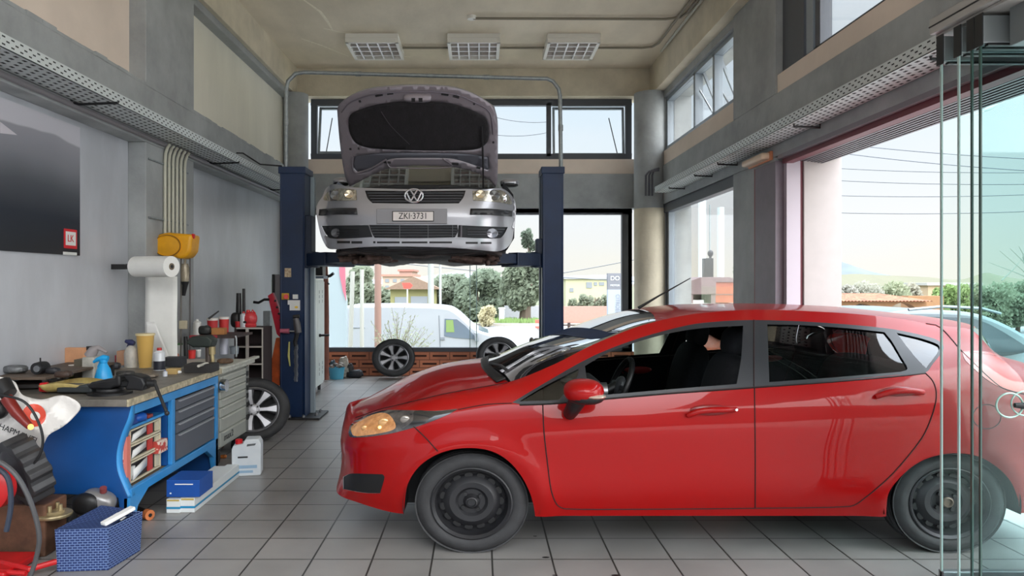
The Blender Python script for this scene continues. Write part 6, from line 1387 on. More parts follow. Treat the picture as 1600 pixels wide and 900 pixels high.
m = MB(); q = B+up; q2 = C3+up; M = Matrix.Translation((q.x+.005, q.y+.10, zt_+.02)) @ Matrix.Rotation(R(62), 4, 'Z') @ Matrix.Rotation(R(-12), 4, 'Y'); m.box(-.085, .085, -.02, .02, 0, .018, M); tag(m.build('white_paper_box', whitep, bevel=.004), 'narrow white folded paper lying on the navy patterned box', 'paper')
m = MB(); m.sheet(lambda u, v: (B.x-.05+.06*u, B.y+.12+.05*v, zt_+.012+.012*math.sin(5*u)), 5, 4); tag(m.build('torn_label', whitep, solid=.002), 'torn white label beside the folded paper on the navy box', 'label')
# filter boxes
bx = mat('blue carton', (22, 78, 160), .5, var=.06); wx_ = mat('white carton', (222, 226, 226), .55)
def boxat(x0, x1, pyb, z0, hpx_, dep, name, label, mats, stripe=None):
    p = on((x0+x1)/2, pyb, z0); h = hpx(p, 1); t = thing(name, label, 'box', p, 'filter cartons before the bench'); w = (x1-x0)/2*h
    m = MB(); m.box(p.x-w, p.x+w, p.y, p.y+dep, z0+.001, z0+hpx_*h); b_ = m.build('carton_body', mats, t, smooth=False, bevel=.002)
    if stripe: m = MB(); m.box(p.x-w-.001, p.x+w+.001, p.y-.0015, p.y+dep, z0+hpx_*h*.30, z0+hpx_*h*.45); m.build('stripe', mat('teal stripe', (40, 140, 185), .5), t, smooth=False); m = MB(); m.box(p.x-w*.9, p.x+w*.9, p.y-.001, p.y, z0+hpx_*h*.85, z0+hpx_*h*.97); m.build('yellow_print', mat('ochre print', (190, 165, 90), .5), t, smooth=False)
    return p, h, w, t
p1, h1, w1, _ = boxat(260, 281, 802, 0, 22, .80, 'filter_carton', 'white carton with teal stripe, left one under the blue carton', wx_, True)
p2, h2, w2, _ = boxat(282, 304, 801, 0, 23, .82, 'filter_carton', 'white carton with teal stripe, right one under the blue carton', wx_, True)
p3, h3, w3, t = boxat(260, 312, 777, p2.z+23*h2+.003, 27, .22, 'filter_carton', 'blue carton with white lettering lying on two white cartons', bx)
m = MB(); m.box(p3.x-.01*5, p3.x+w3*.6, p3.y-.0015, p3.y, p3.z+.019*4, p3.z+.019*4+.006); m.build('white_print', whitep, t, smooth=False)
m = MB(); m.box(p3.x-w3*.8, p3.x-w3*.7, p3.y-.0015, p3.y, p3.z+.02, p3.z+.028); m.build('white_mark', whitep, t, smooth=False)
# jerrycan
t = thing('plastic_jerrycan', 'white plastic jerrycan with a red cap standing alone on the tiles', 'jerrycan', on(385, 744, 0)); p = on(385, 744, 0); h = hpx(p, 1)
jm = mat('white translucent plastic', (222, 226, 228), .35, col2=(205, 212, 218), scale=5)
poly = [(-22, 1), (-20, -0.0), (20, 0), (22, 2), (22, 50), (18, 57), (-2, 57), (-6, 50), (-20, 48), (-22.5, 42)]
M = Matrix.Translation(p) @ Matrix.Rotation(R(10), 4, 'Z')
hole_ = [(4, 44), (14, 48), (16, 52), (4, 50)]
m = MB(); m.prism([(x*h, z*h) for x, z in poly], 0, .13, 'y', M); body_ = m.build('can_body', jm, t, bevel=.016, seg=3)
m = MB(); m.prism([(x*h, z*h) for x, z in [(0, 46), (13, 47.5), (15, 51), (1, 50)]], -.001, .131, 'y', M); m.build('handle_opening', mat('opening shade', (92, 96, 98), .7), t, bevel=.003)
m = MB(); m.lathe([(7*h*.8, 48*h), (7*h*.8, 55*h), (5*h*.8, 56*h), (0, 56*h)], (0, 0, 0), 18, M=M @ Matrix.Translation((-13*h, .06, 0))); m.build('screw_cap', redp, t)
m = MB(); m.box(-13*h, 2*h, -.0015, 0, 28.5*h, 31*h, M); m.build('dark_print', ink, body_, smooth=False)
m = MB(); m.box(-18*h, 16*h, -.001, 0, 12*h, 17*h, M); m.box(-18*h, 10*h, -.001, 0, 5*h, 9*h, M); m.build('label_print', mat('pale blue print', (150, 180, 205), .5), body_, smooth=False)
# shock absorber on the floor
t = thing('shock_absorber', 'dark oily shock absorber with an orange rubber end under the bench', 'car part', on(228, 808, 0)); p = on(234, 811, 0)
m = MB(); m.tube([p+Vector((-.24, .16, .03)), p+Vector((-.02, 0, .03))], .026, 12); m.build('tube', mat('oily black tube', (40, 34, 32), .5, var=.4), t)
m = MB(); m.tube([p+Vector((-.02, 0, .03)), p+Vector((.012, -.022, .03))], [.030, .030], 16); m.build('rubber_end', mat('orange rubber', (206, 120, 70), .6, var=.2), t)
m = MB(); m.tube([p+Vector((.012, -.022, .03)), p+Vector((.015, -.024, .03))], .011, 10); m.build('bore', black, t)
lump(349, 716, 10, 6, (190, 110, 50), 'orange_washer', 'small orange offcut on the tiles below the grey cabinet', 'offcut', 0)
lump(346, 700, 8, 14, (96, 64, 44), 'bent_wire', 'brown bent scrap hanging behind the cabinet castor', 'scrap', 0)
m = MB(); p = on(705, 868, 0)
for px, py, w in ((853, 871, .02), (867, 899, .014), (962, 899, .022), (836, 838, .012)):
    p = on(px, py, .0); m = MB(); m.ell(p+Vector((0, 0, .001)), w, w*.5, .0012, 10, 6); tag(m.build('oil_spot', mat('tar black', (22, 22, 23), .4)), {853: 'dark fleck on the tiles just right of the front wheel foot', 867: 'dark fleck at the bottom picture edge under the door front', 962: 'larger dark fleck at the bottom picture edge under the door', 836: 'faint dark fleck under the car behind the front wheel'}[px], 'stain')
# brake disc on a stand, grey lamp unit, big black casting, red compressor with hoses at the far left
t = thing('brake_disc_stand', 'old brass coloured hub disc lying on a small stand left of the navy box', 'car part', on(88, 850, 0)); c = at(84, 803, 3.78)
brs = mat('dull brass', (168, 152, 116), .4, .5, var=.3, scale=15)
m = MB(); m.lathe([(.0, -.012), (.085, -.010), (.088, 0), (.085, .006), (.05, .008), (.05, .02), (.0, .022)], c, 28); m.build('disc', brs, t)
m = MB(); [m.tube([c+Vector((.035*math.cos(a), .035*math.sin(a), .01)), c+Vector((.035*math.cos(a), .035*math.sin(a), .05))], .010, 8) for a in (0, 1.6, 3.1, 4.7)]; m.build('studs', brs, t)
m = MB(); m.tube([c+Vector((-.03, 0, -.01)), Vector((c.x-.03, c.y, 0))], .006, 6); m.tube([c+Vector((.05, .05, -.01)), Vector((c.x+.05, c.y+.05, 0))], .006, 6); m.tube([c+Vector((-.05, .06, -.01)), Vector((c.x-.05, c.y+.06, 0))], .006, 6); m.build('stand_leg', dsteel, t)
lump(88, 826, 22, 9, (150, 112, 84), 'rusty_bolts', 'rusty bolts lying under the brass disc', 'bolts', .0)
t = thing('headlamp_unit', 'grey and black lamp unit lying behind the navy patterned box', 'car part', at(150, 790, 3.95)); c = at(150, 784, 4.0)
m = MB(); m.ell(c+Vector((.02, 0, .01)), .09, .06, .055, 18, 10, Matrix.Rotation(R(20), 4, 'Y'), .8); m.build('housing', mat('silver grey housing', (140, 138, 138), .3, .4), t)
m = MB(); m.ell(c+Vector((-.03, -.04, .0)), .075, .04, .06, 18, 10, p=.85); m.build('reflector', black, t); m = MB(); m.tube([c+Vector((.05, -.02, .06)), c+Vector((.055, -.03, .085))], .018, 10); m.build('plug', mat('brown plug', (130, 60, 60), .5), t)
m = MB(); m.box(c.x-.08, c.x+.12, c.y-.05, c.y+.1, 0, c.z-.05); tag(m.build('dark_crate', mat('dark crate', (48, 40, 38), .7), smooth=False, bevel=.01), 'dark crate carrying the grey lamp unit under the bench end', 'crate')
t = thing('clutch_housing', 'big black gear-edged casting at the lower left in front of the bench', 'car part', at(40, 760, 3.6)); c = at(22, 742, 3.66)
m = MB(); pts = []
for k in range(48):
    a = 2*math.pi*k/48; r = .175+(.012 if k % 4 < 2 else -.006); pts.append((r*math.cos(a)*.95, r*math.sin(a)*.95))
M = Matrix.Translation(c) @ Matrix.Rotation(R(-35), 4, 'Z') @ Matrix.Rotation(R(18), 4, 'X'); m.prism(pts, 0, .11, 'y', M); m.build('toothed_ring', mat('dark casting', (58, 58, 60), .5, .3, var=.3, scale=8), t, smooth=False, bevel=.004)
m = MB(); m.lathe([(.0, -.06), (.06, -.06), (.10, -.02), (.13, 0)], (0, 0, 0), 28, 'y', M=M); m.build('dome', mat('dark dome', (46, 46, 50), .4, .3), t)
m = MB(); m.lathe([(.0, -.085), (.022, -.085), (.026, -.06)], (0, 0, 0), 16, 'y', M=M @ Matrix.Translation((.02, 0, .02))); m.build('boss', chrome, t)
m = MB(); m.box(c.x-.2, c.x+.12, c.y+.06, c.y+.26, 0, c.z-.17); tag(m.build('rusty_crate', mat('rusty crate', (96, 66, 48), .7, var=.4), smooth=False, bevel=.01), 'rusty brown crate under the black gear-edged casting', 'crate')
t = thing('trolley_jack', 'red trolley jack frame at the bottom left corner of the floor', 'jack', on(30, 895, 0)); rj = mat('red jack paint', (190, 24, 28), .35, var=.1)
m = MB(); m.tube([(-2.45, 3.62, .03), (-2.12, 3.45, .045), (-1.98, 3.62, .05)], .014, 8); m.tube([(-2.42, 3.48, .03), (-2.13, 3.44, .03)], .012, 8); m.build('frame_rail', rj, t)
m = MB(); m.box(-2.5, -2.22, 3.42, 3.70, .005, .04); m.build('base', rj, t, smooth=False, bevel=.01)
t = thing('hose_drum', 'round red hose drum cut by the left picture edge', 'hose reel', at(-10, 770, 3.5)); c = at(-22, 765, 3.45)
m = MB(); m.lathe([(0, -.03), (.09, -.03), (.115, -.015), (.115, .05), (.09, .07), (0, .07)], c, 32, 'y', VS*1.05); m.build('drum', rj, t)
m = MB(); m.tube([c+Vector((0, .02, -.08)), Vector((c.x, c.y+.02, 0))], .02, 8); m.tube([c+Vector((0, .02, 0)), Vector((c.x-.15, c.y+.02, 0))], .015, 8); m.build('drum_stand', dsteel, t)
hs = mat('black rubber hose', (52, 52, 54), .45)
def hose(pts, r, label, m_=hs, name='rubber_hose'):
    q = smoothpoly([tuple(at(*p)) for p in pts], False, 8) if False else None
    P = [at(*p) for p in pts]; out = []
    for i in range(len(P)-1):
        p0 = P[max(0, i-1)]; p1 = P[i]; p2 = P[i+1]; p3 = P[min(len(P)-1, i+2)]
        for j in range(6):
            s = j/6; out.append(.5*((2*p1)+(p2-p0)*s+(2*p0-5*p1+4*p2-p3)*s*s+(3*p1-p0-3*p2+p3)*s**3))
    out.append(P[-1]); return tag(MB().tube(out, r, 8).build(name, m_), label, 'hose')
hose([(-30, 712, 3.3), (0, 722, 3.3), (28, 746, 3.3), (50, 790, 3.3), (61, 835, 3.32), (57, 870, 3.34), (46, 905, 3.34)], .011, 'thick black hose arching down to the bottom left of the floor', mat('grey black hose', (78, 78, 80), .4))
hose([(-30, 724, 3.4), (0, 734, 3.4), (14, 752, 3.4), (17, 790, 3.4), (10, 830, 3.4)], .012, 'second black hose curving before the red drum', mat('blue black hose', (50, 58, 74), .4))
hose([(-25, 617, 3.6), (5, 618, 3.6), (38, 628, 3.6), (58, 655, 3.6), (67, 688, 3.6), (58, 718, 3.6), (30, 742, 3.6), (12, 746, 3.6)], .0065, 'thin black cable looping over the white plastic bag', black, 'cable')
# plastic bag
t = thing('plastic_bag', 'white plastic bag with a red ring print and black lettering hanging over the bench end', 'bag', at(60, 650, 3.85))
YBg = 3.86
bagp = dens(smoothpoly([(-14, 592), (6, 590), (24, 598), (33, 615), (50, 622), (68, 624), (92, 618), (112, 622), (125, 636), (112, 654), (96, 668), (76, 680), (66, 698), (52, 704), (18, 703), (-4, 690), (-14, 670)], True, 4), 5)
def baglift(V2):
    out = []; nn = []
    def Yf(x, y): return YBg-.10*math.exp(-((x-40)/55)**2-((y-665)/38)**2)+.016*abs(math.sin(x*.07+y*.05))+.012*abs(math.sin(x*.045-y*.08+1))
    for p in V2:
        a = np.array(at(p[0], p[1], Yf(*p))); b = np.array(at(p[0]+1, p[1], Yf(p[0]+1, p[1]))); c = np.array(at(p[0], p[1]+1, Yf(p[0], p[1]+1))); n = np.cross(b-a, c-a); n /= np.linalg.norm(n)
        if n[1] > 0: n = -n
        out.append(a); nn.append(n)
    return np.array(out), np.array(nn)
rout = [(53+19*math.cos(a), 649+18*math.sin(a)) for a in [2*math.pi*i/20 for i in range(20)]]; rin = [(55+8*math.cos(a), 650+7*math.sin(a)) for a in [2*math.pi*i/12 for i in range(12)]]
gx = np.arange(-12, 126, 5.0); gy = np.arange(588, 706, 5.0); gp = [(x, y) for y in gy for x in gx]
bp = cut_regions(bagp, [('in', rin), ('ring', rout)], gp, baglift)
bagm = mat('white bag plastic', (226, 222, 218), .35, bump=.3, scale=10)
bg_ = surf('bag', bp['body'], bagm, t, solid=.006); surf('bag_centre', bp['in'], bagm, bg_); surf('red_print', bp['ring'], mat('red bag print', (222, 82, 62), .4), bg_)
v, n = baglift(np.array([(32, 676)])); text('bag_lettering', 'HAPMANTI', .042, Vector(v[0])+Vector((0, -.022, 0)), Matrix.Rotation(R(22), 4, 'Y') @ Matrix.Rotation(R(90), 4, 'X'), ink, bg_)
v, n = baglift(np.array([(34, 690)])); text('bag_small_print', 'GS', .035, Vector(v[0])+Vector((0, -.03, 0)), Matrix.Rotation(R(90), 4, 'X'), mat('faded red print', (214, 130, 130), .5), bg_)
t = thing('work_lamp', 'dark red hand lamp with a lit yellow tip resting on the plastic bag', 'hand lamp', at(30, 640, 3.7))
m = MB(); m.tube([at(10, 622, 3.70), at(26, 645, 3.69), at(46, 666, 3.68)], [.03, .028, .018], 12); m.build('lamp_body', mat('dark red lamp', (122, 30, 22), .35), t)
m = MB(); m.ell(at(48, 667, 3.67), .014, .012, .014); m.build('lamp_tip', mat('glowing tip', (255, 200, 90), .4, emit=(255, 190, 80), es=1.5), t)
m = MB(); m.tube([at(2, 600, 3.80), at(14, 616, 3.78)], [.05, .04], 12); m.ell(at(-2, 640, 3.76), .05, .04, .05); m.build('lamp_handle', black, t)
# ================================================================ OUTSIDE
ZR = -1.3
asph = mat('asphalt', (150, 150, 150), .85, var=.08, scale=1.5)
m = MB(); m.box(-120, 160, 14.0, 400, ZR-.3, ZR); m.box(-120, -3.3, -40, 14, ZR-.3, ZR); struct(m.build('ground', mat('dry ground', (98, 102, 76), .9, var=.15, scale=.4), smooth=False))
m = MB(); m.box(3.1, 30, -12, 14, -.2, -.03); m.box(-3.3, 3.1, -12, YF, -.2, -.01); m.box(-6, 3.1, YB+.31, 14, ZR, -.4); m.box(3.1, 30, 13.9, 14, ZR, -.03); struct(m.build('pavement', mat('pale paving', (170, 168, 160), .8, var=.08, scale=1), smooth=False))
m = MB(); m.box(-60, 80, 20, 44, ZR, ZR+.02); struct(m.build('road', mat('road surface', (132, 134, 138), .8, var=.05), smooth=False))
m = MB(); m.box(-60, 80, 44, 44.4, ZR, ZR+.18); struct(m.build('kerb', mat('kerb concrete', (160, 152, 142), .8), smooth=False))
def leaves(mb, c, r, n, s, rg, flat=1.0):
    for _ in range(n):
        while True:
            q = Vector((rg.uniform(-1, 1), rg.uniform(-1, 1), rg.uniform(-1, 1)))
            if .25 < q.length < 1: break
        p = Vector(c)+Vector((q.x*r[0], q.y*r[1], q.z*r[2])); a = Vector((rg.gauss(0, 1), rg.gauss(0, 1), rg.gauss(0, 1))).normalized(); b = a.orthogonal().normalized(); d = a.cross(b)
        k = s*rg.uniform(.6, 1.4); mb.add([p-b*k, p-d*k*.5, p+b*k, p+d*k*.5], [(0, 1, 2, 3)])
def leafy(m):
    t = m.node_tree
    if 'tr' in t.nodes: return
    b = t.nodes['Principled BSDF']; x = t.nodes.new('ShaderNodeMixShader'); r = t.nodes.new('ShaderNodeBsdfTranslucent'); r.name = 'tr'; b.inputs['Specular IOR Level'].default_value = .1
    src = b.inputs['Base Color'].links[0].from_socket; t.links.new(src, r.inputs[0]); x.inputs[0].default_value = .5
    t.links.new(b.outputs[0], x.inputs[1]); t.links.new(r.outputs[0], x.inputs[2]); t.links.new(x.outputs[0], t.nodes['Material Output'].inputs[0])
def tree(x, y, zb, zt_, w, n, s, col, label, seed, col2=None, trunk=.12, blobs=None, group=None, cat='tree', name='tree', clear_=.25):
    rg = random.Random(seed); t = thing(name, label, cat, (x, y, zb), group); H = zt_-zb
    m = MB(); m.tube([(x, y, zb-.05), (x+.02*w, y, zb+H*.4), (x, y, zb+H*.8)], [trunk, trunk*.7, trunk*.3], 8)
    for k in range(4): a = rg.uniform(0, 6.3); m.tube([(x, y, zb+H*(.3+.1*k)), (x+w*.3*math.cos(a), y+w*.3*math.sin(a), zb+H*(.5+.1*k))], [trunk*.5, trunk*.15], 6)
    m.build('trunk', mat('bark', (96, 84, 72), .9), t)
    m = MB()
    for k in range(blobs or 9):
        f = k/(blobs or 9); a = rg.uniform(0, 6.3); rr_ = w*.34*rg.uniform(.3, 1)
        c = (x+rr_*math.cos(a), y+rr_*math.sin(a)*.6, zb+H*(clear_+.1+(.85-clear_-.05)*rg.random()))
        r = (w*rg.uniform(.2, .34), w*.28, min(H*.25, w*.3)); 
        mb2 = m; leaves(m, c, r, int(2.2*n)//(blobs or 9), s*.62, rg)
    col = tuple(min(235, int(v*.95+14)) for v in (col[0]*.6+col[1]*.4 if col[1] < 186 else col[0], col[1], col[2]*.7+col[1]*.3 if col[1] < 186 else col[2])); m.build('foliage', mat('leaf %s' % (col,), col, .8, col2=col2 or tuple(int(v*.9) for v in col), scale=3), t, smooth=False)  # leaf colour greyed and lifted to carry the distance haze
    leafy(bpy.data.materials['leaf %s' % (col,)])
    return t
T = lambda px, py, Y: at(px, py, Y)
def tr_px(px, pyt, w_px, Y, n, s, col, label, seed, zb=ZR, **k): p = at(px, pyt, Y); return tree(p.x, Y, zb, p.z, w_px/F*Y, n, s, col, label, seed, **k)
G = 'trees across the road'
tr_px(575, 422, 75, 58, 2600, .38, (140, 152, 122), 'hazy grey green tree left of the reddish flats', 1, clear_=.05)
tr_px(550, 424, 50, 60, 1600, .38, (136, 146, 118), 'hazy tree behind the left flagpoles', 2, clear_=.05)
tr_px(700, 436, 70, 52, 2600, .36, (134, 150, 122), 'rounded grey green tree right of the grey lamp column', 3, clear_=.0)
tr_px(745, 426, 80, 50, 3400, .34, (126, 146, 116), 'large dense green tree behind the white van cab', 4, clear_=.0)
tr_px(785, 440, 60, 54, 1800, .34, (132, 150, 120), 'lower green tree between the dense tree and the pine', 5, clear_=.0)
tr_px(820, 402, 70, 46, 3600, .26, (126, 142, 108), 'tall spreading pine left of the right lift column', 6, clear_=.3, trunk=.4)
tr_px(826, 345, 22, 47, 900, .2, (104, 124, 100), 'pointed conifer top rising above the lift arm', 7, clear_=.45, trunk=.15, blobs=14)
for k, (px, w, y) in enumerate(((893, 20, 468), (912, 22, 462), (930, 26, 458), (948, 22, 462))): tr_px(px, y, w, 60, 420, .22, (150, 158, 128), ['small shrub left of the others behind the terracotta wall', 'second shrub behind the terracotta wall', 'third and tallest shrub behind the terracotta wall', 'shrub beside the grey price sign'][k], 30+k, clear_=.2, group='shrubs behind the terracotta wall', cat='shrub', name='shrub')
# olive bush in front of the van
t = thing('oleander_bush', 'thin leafy bush growing outside the back window before the white van', 'bush', at(625, 560, 13.2)); rg = random.Random(12); p0 = at(625, 575, 13.2)
m = MB(); lf = MB()
for k in range(34):
    a = rg.uniform(-1.05, 1.05); L_ = rg.uniform(.6, 1.15)*(1-.25*abs(a)); tip = p0+Vector((math.sin(a)*L_*.95, rg.uniform(-.25, .25), .1+math.cos(a)*L_*.95)); mid = p0.lerp(tip, .5)+Vector((rg.uniform(-.05, .05), 0, .06)); m.tube([p0+Vector((rg.uniform(-.2, .2), 0, -.3)), mid, tip], [.008, .006, .003], 4)
    for j in range(26):
        q = (p0.lerp(mid, j/13) if j < 13 else mid.lerp(tip, (j-13)/13))+Vector((rg.gauss(0, .02), rg.gauss(0, .02), rg.gauss(0, .02))); d = Vector((rg.gauss(0, 1), rg.gauss(0, .5), rg.gauss(.6, .6))).normalized(); e_ = d.orthogonal().normalized(); s = rg.uniform(.025, .045); lf.add([q, q+d*s+e_*s*.22, q+d*s*2, q+d*s-e_*s*.22], [(0, 1, 2, 3)])
m.build('stems', mat('grey stem', (140, 130, 112), .8), t); lf.build('leaves', mat('olive leaf', (160, 166, 132), .7, col2=(120, 130, 98), scale=8), t, smooth=False)
# unseen building behind the viewer, added to darken what the red car's side reflects
m = MB(); m.box(-16, 14, -16, -12, 0, 4.6); struct(m.build('added_facade', mat('facade render', (96, 92, 88), .8, var=.2, scale=.5), smooth=False))
m = MB(); m.box(-40, 40, -60, -12, -.3, -.02); struct(m.build('yard', mat('yard gravel', (196, 190, 180), .9), smooth=False))
# white panel van
YV = 17.0; vw = mat('white van paint', (158, 161, 166), .35, coat=.3)
van = thing('panel_van', 'white panel van parked outside behind the back window, nose to the right', 'van', at(700, 560, YV))
def VP(px, py): v = at(px, py, YV); return (v.x, v.z)
side = [VP(531, 484), VP(540, 478), VP(600, 477), VP(665, 478), VP(700, 481), VP(716, 490), VP(736, 508), VP(752, 518), VP(785, 527), VP(808, 537), VP(820, 550), VP(824, 580), VP(822, 622), VP(531, 622)]
side = smoothpoly(side, True, 3, (0, 12, 13))
m = MB(); m.prism(side, YV, YV+1.75, 'y'); m.build('van_body', vw, van, bevel=.06, seg=3, angle=50)
m = MB(); wpoly = [VP(695, 498), VP(714, 499), VP(727, 509), VP(741, 524), VP(742, 530), VP(712, 528), VP(694, 525)]; m.prism(wpoly, YV-.012, YV+.01, 'y'); m.build('door_window', mat('van window', (96, 108, 120), .1), van, smooth=False)
m = MB(); m.prism([VP(697, 500), VP(708, 500), VP(710, 519), VP(697, 519)], YV-.016, YV-.010, 'y'); lab(m.build('yellow_vest', mat('yellow green vest', (120, 144, 84), .6), van, smooth=False), 'yellow green vest seen in the van window')
m = MB(); m.prism([VP(741, 519), VP(747, 520), VP(748, 533), VP(742, 533)], YV-.16, YV-.02, 'y'); m.build('wing_mirror', mat('grey mirror', (120, 125, 132), .5), van, bevel=.01)
m = MB(); q = [(x, YV-.004, z) for x, z in (VP(686, 493), VP(688, 545), VP(752, 548))]; m.tube(q, .012, 4); m.tube([(VP(545, 512)[0], YV-.004, VP(545, 512)[1]), (VP(570, 512)[0], YV-.004, VP(570, 512)[1])], .012, 4); m.box(VP(688, 530)[0], VP(688, 530)[0]+.1, YV-.02, YV, VP(0, 531)[1], VP(0, 527)[1]); m.build('door_line', mat('van panel line', (120, 124, 130), .6), van)
m = MB(); pts = [VP(748, 515), VP(765, 522), VP(780, 528), VP(768, 529), VP(752, 524)]; m.prism(pts, YV+.1, YV+1.6, 'y') ; m.build('windscreen', mat('van window', (96, 108, 120), .1), van, smooth=False)
for px in (580, 780):
    c = at(px, 615, YV); m = MB(); ring(m, [(.0, -.02), (.2, -.03), (.22, 0), (.34, 0), (.36, .2), (.0, .2)], Matrix.Translation((c.x, YV-.01, ZR+.32)) @ Matrix.Diagonal((1, 1, VS, 1)), 24); m.build('van_wheel', tyrem, van)
# flags, posts, totem, sign, buildings
whp = mat('white pole', (170, 168, 160), .5)
def pole(px, y0, y1, Y, r, name, label, m_, cat='pole', px1=None):
    return tag(MB().tube([at(px1 or px, y1, Y), at(px, y0, Y)], r, 10).build(name, m_), label, cat)
pole(551, 424, 640, 16.2, .05, 'flag_pole', 'thicker white flagpole, left of the two before the van', whp, px1=545)
pole(565.5, 421, 640, 16.0, .045, 'flag_pole', 'slim white flagpole, right of the two before the van', whp)
pole(590.5, 405, 640, 15.0, .07, 'brown_pole', 'pinkish brown post outside the back window before the van', mat('pinkish post', (150, 118, 106), .7))
pole(673, 380, 600, 26, .11, 'lamp_column', 'thick pale grey column outside behind the van', mat('pale grey column', (148, 150, 144), .7), px1=674)
pole(688, 380, 560, 28, .05, 'thin_pole', 'thin grey pole right of the thick grey column', mat('grey pole', (150, 150, 146), .7))
t = thing('sign_pylon', 'white pylon with a pink curved edge standing outside at the left of the back window', 'sign', at(525, 560, 14.2)); Yg = 14.3
m = MB(); q = [at(514, 395, Yg), at(530, 395, Yg), at(531, 420, Yg), at(535, 445, Yg), at(541, 470, Yg), at(541, 620, Yg), at(514, 620, Yg)]; m.prism([(v.x, v.z) for v in q], Yg, Yg+.15, 'y'); m.build('white_panel', mat('pylon white', (160, 172, 176), .5), t, smooth=False)
m = MB(); q = [at(529, 395, Yg), at(539, 395, Yg), at(540, 440, Yg), at(541, 470, Yg), at(536, 455, Yg), at(531, 430, Yg)]; m.prism([(v.x, v.z) for v in q], Yg-.02, Yg, 'y'); m.build('pink_edge', mat('pylon pink', (190, 108, 124), .5), t, smooth=False)
t = thing('shop_sign', 'grey and white totem sign with pale lettering outside the right end of the back window', 'sign', at(963, 510, 24)); Yt = 24
m = MB(); a, b = at(950, 452.5, Yt), at(979, 427, Yt); m.box(a.x, b.x, Yt, Yt+.25, a.z, b.z); m.build('sign_top', mat('totem grey', (110, 110, 116), .5), t, smooth=False)
m = MB(); a, b = at(950, 530, Yt), at(979, 452.5, Yt); m.box(a.x, b.x, Yt, Yt+.25, a.z, b.z); sl_ = m.build('sign_lower', mat('totem pale', (150, 155, 160), .5), t, smooth=False)
text('sign_lettering', 'DO', .20, at(961, 435, Yt-.02), (90, 0, 0), white, t); text('sign_lettering', 'MOTOR', .085, at(961, 446, Yt-.02), (90, 0, 0), white, t)
text('sign_lettering', 'CITROEN', .2, at(965, 476, Yt-.02), Matrix.Rotation(R(90), 4, 'Y') @ Matrix.Rotation(R(90), 4, 'X'), mat('grey lettering', (120, 126, 140), .5), sl_, sx=.8)
t = thing('direction_sign', 'small red arrow sign on a thin post beyond the van', 'sign', at(638, 500, 30)); m = MB(); q = [at(628, 442, 30), at(641, 442, 30), at(645, 446, 30), at(641, 451, 30), at(631, 451, 30)]; m.prism([(v.x, v.z) for v in q], 30, 30.04, 'y'); m.build('sign_face', mat('sign red', (222, 74, 62), .5), t, smooth=False)
m = MB(); m.tube([at(636.5, 451, 30.05), at(636.5, 530, 30.05)], .035, 6); m.build('sign_post', whp, t)
def house(x0, x1, yt, yb, Y, dep, wall, roof, label, ridge=None, wins=(), cat='building', name='house', rc=None):
    t = thing(name, label, cat, at((x0+x1)/2, yb, Y)); a, b = at(x0, yb, Y), at(x1, yt, Y)
    m = MB(); m.box(a.x, b.x, Y, Y+dep, min(a.z, ZR), b.z); m.build('wall', mat('wall %s' % (wall,), wall, .8, var=.04), t, smooth=False)
    if ridge:
        c = at((x0+x1)/2, ridge, Y).z; m = MB(); m.prism([(a.x-.4, b.z), (b.x+.4, b.z), ((a.x+b.x)/2, c)], Y-.4, Y+dep, 'y'); m.build('roof', mat('roof %s' % (roof,), roof, .8, var=.1), t, smooth=False)
    else:
        m = MB(); m.box(a.x-.2, b.x+.2, Y-.2, Y+dep, b.z, b.z+.25); m.build('roof', mat('roof %s' % (roof,), roof, .8), t, smooth=False)
    for (u, v, w, h_) in wins:
        p = at(u, v, Y); q = at(u+w, v+h_, Y); m = MB(); m.box(p.x, q.x, Y-.06, Y+.02, q.z, p.z); m.build('window', mat('far window', (128, 132, 138), .4), t, smooth=False)
    return t
house(610, 682, 452, 500, 50, 6, (134, 130, 88), (126, 104, 88), 'olive green house with a low gable beyond the van', ridge=432, wins=((617, 464, 20, 14), (642, 463, 26, 14)))
house(598, 646, 432, 460, 85, 8, (176, 154, 140), (160, 122, 108), 'pinkish block of flats behind the olive green house', wins=((602, 436, 6, 5), (614, 436, 6, 5), (626, 436, 6, 5), (602, 446, 6, 5), (614, 446, 6, 5)))
house(624, 644, 424, 434, 94, 8, (170, 138, 126), (158, 112, 100), 'small reddish roof storey on top of the pinkish flats')
house(884, 950, 436, 476, 80, 8, (176, 172, 142), (160, 158, 166), 'long pale yellow building beyond the terracotta wall', wins=((916, 441, 9, 9), (928, 441, 5, 5), (936, 441, 8, 5), (890, 450, 6, 6)))
m = MB(); a, b = at(884, 530, 42), at(1000, 481, 42); m.box(a.x, b.x, 44.5, 44.8, ZR, b.z); tag(m.build('terracotta_wall', mat('terracotta wall', (168, 126, 112), .8, var=.05), smooth=False), 'long terracotta coloured wall across the road', 'wall')
m = MB(); a, b = at(788, 530, 50), at(862, 479, 50); m.box(a.x, b.x, 50, 50.3, ZR, b.z+.05); tag(m.build('grey_wall', mat('pale grey garden wall', (160, 160, 164), .8, var=.04), smooth=False), 'pale grey garden wall under the spreading pine', 'wall')
t = thing('meter_cabinet', 'small white roadside cabinet before the pale grey wall', 'cabinet', at(784, 506, 45)); a, b = at(780, 507, 45), at(788, 483, 45); m = MB(); m.box(a.x, b.x, 45, 45.4, ZR, b.z); m.build('cabinet_body', white, t, smooth=False); m = MB(); m.box(a.x-.05, b.x+.05, 44.95, 45.45, b.z, b.z+.08); m.build('cabinet_roof', mat('cabinet roof', (200, 196, 190), .6), t, smooth=False)
m = MB(); p = at(765, 502, 44.6); m.box(p.x, p.x+.4, 44.6, 44.9, ZR+.18, p.z); tag(m.build('red_bin', mat('red bin', (220, 92, 72), .5), bevel=.03), 'small red bin on the far kerb beside the flowering bush', 'bin')
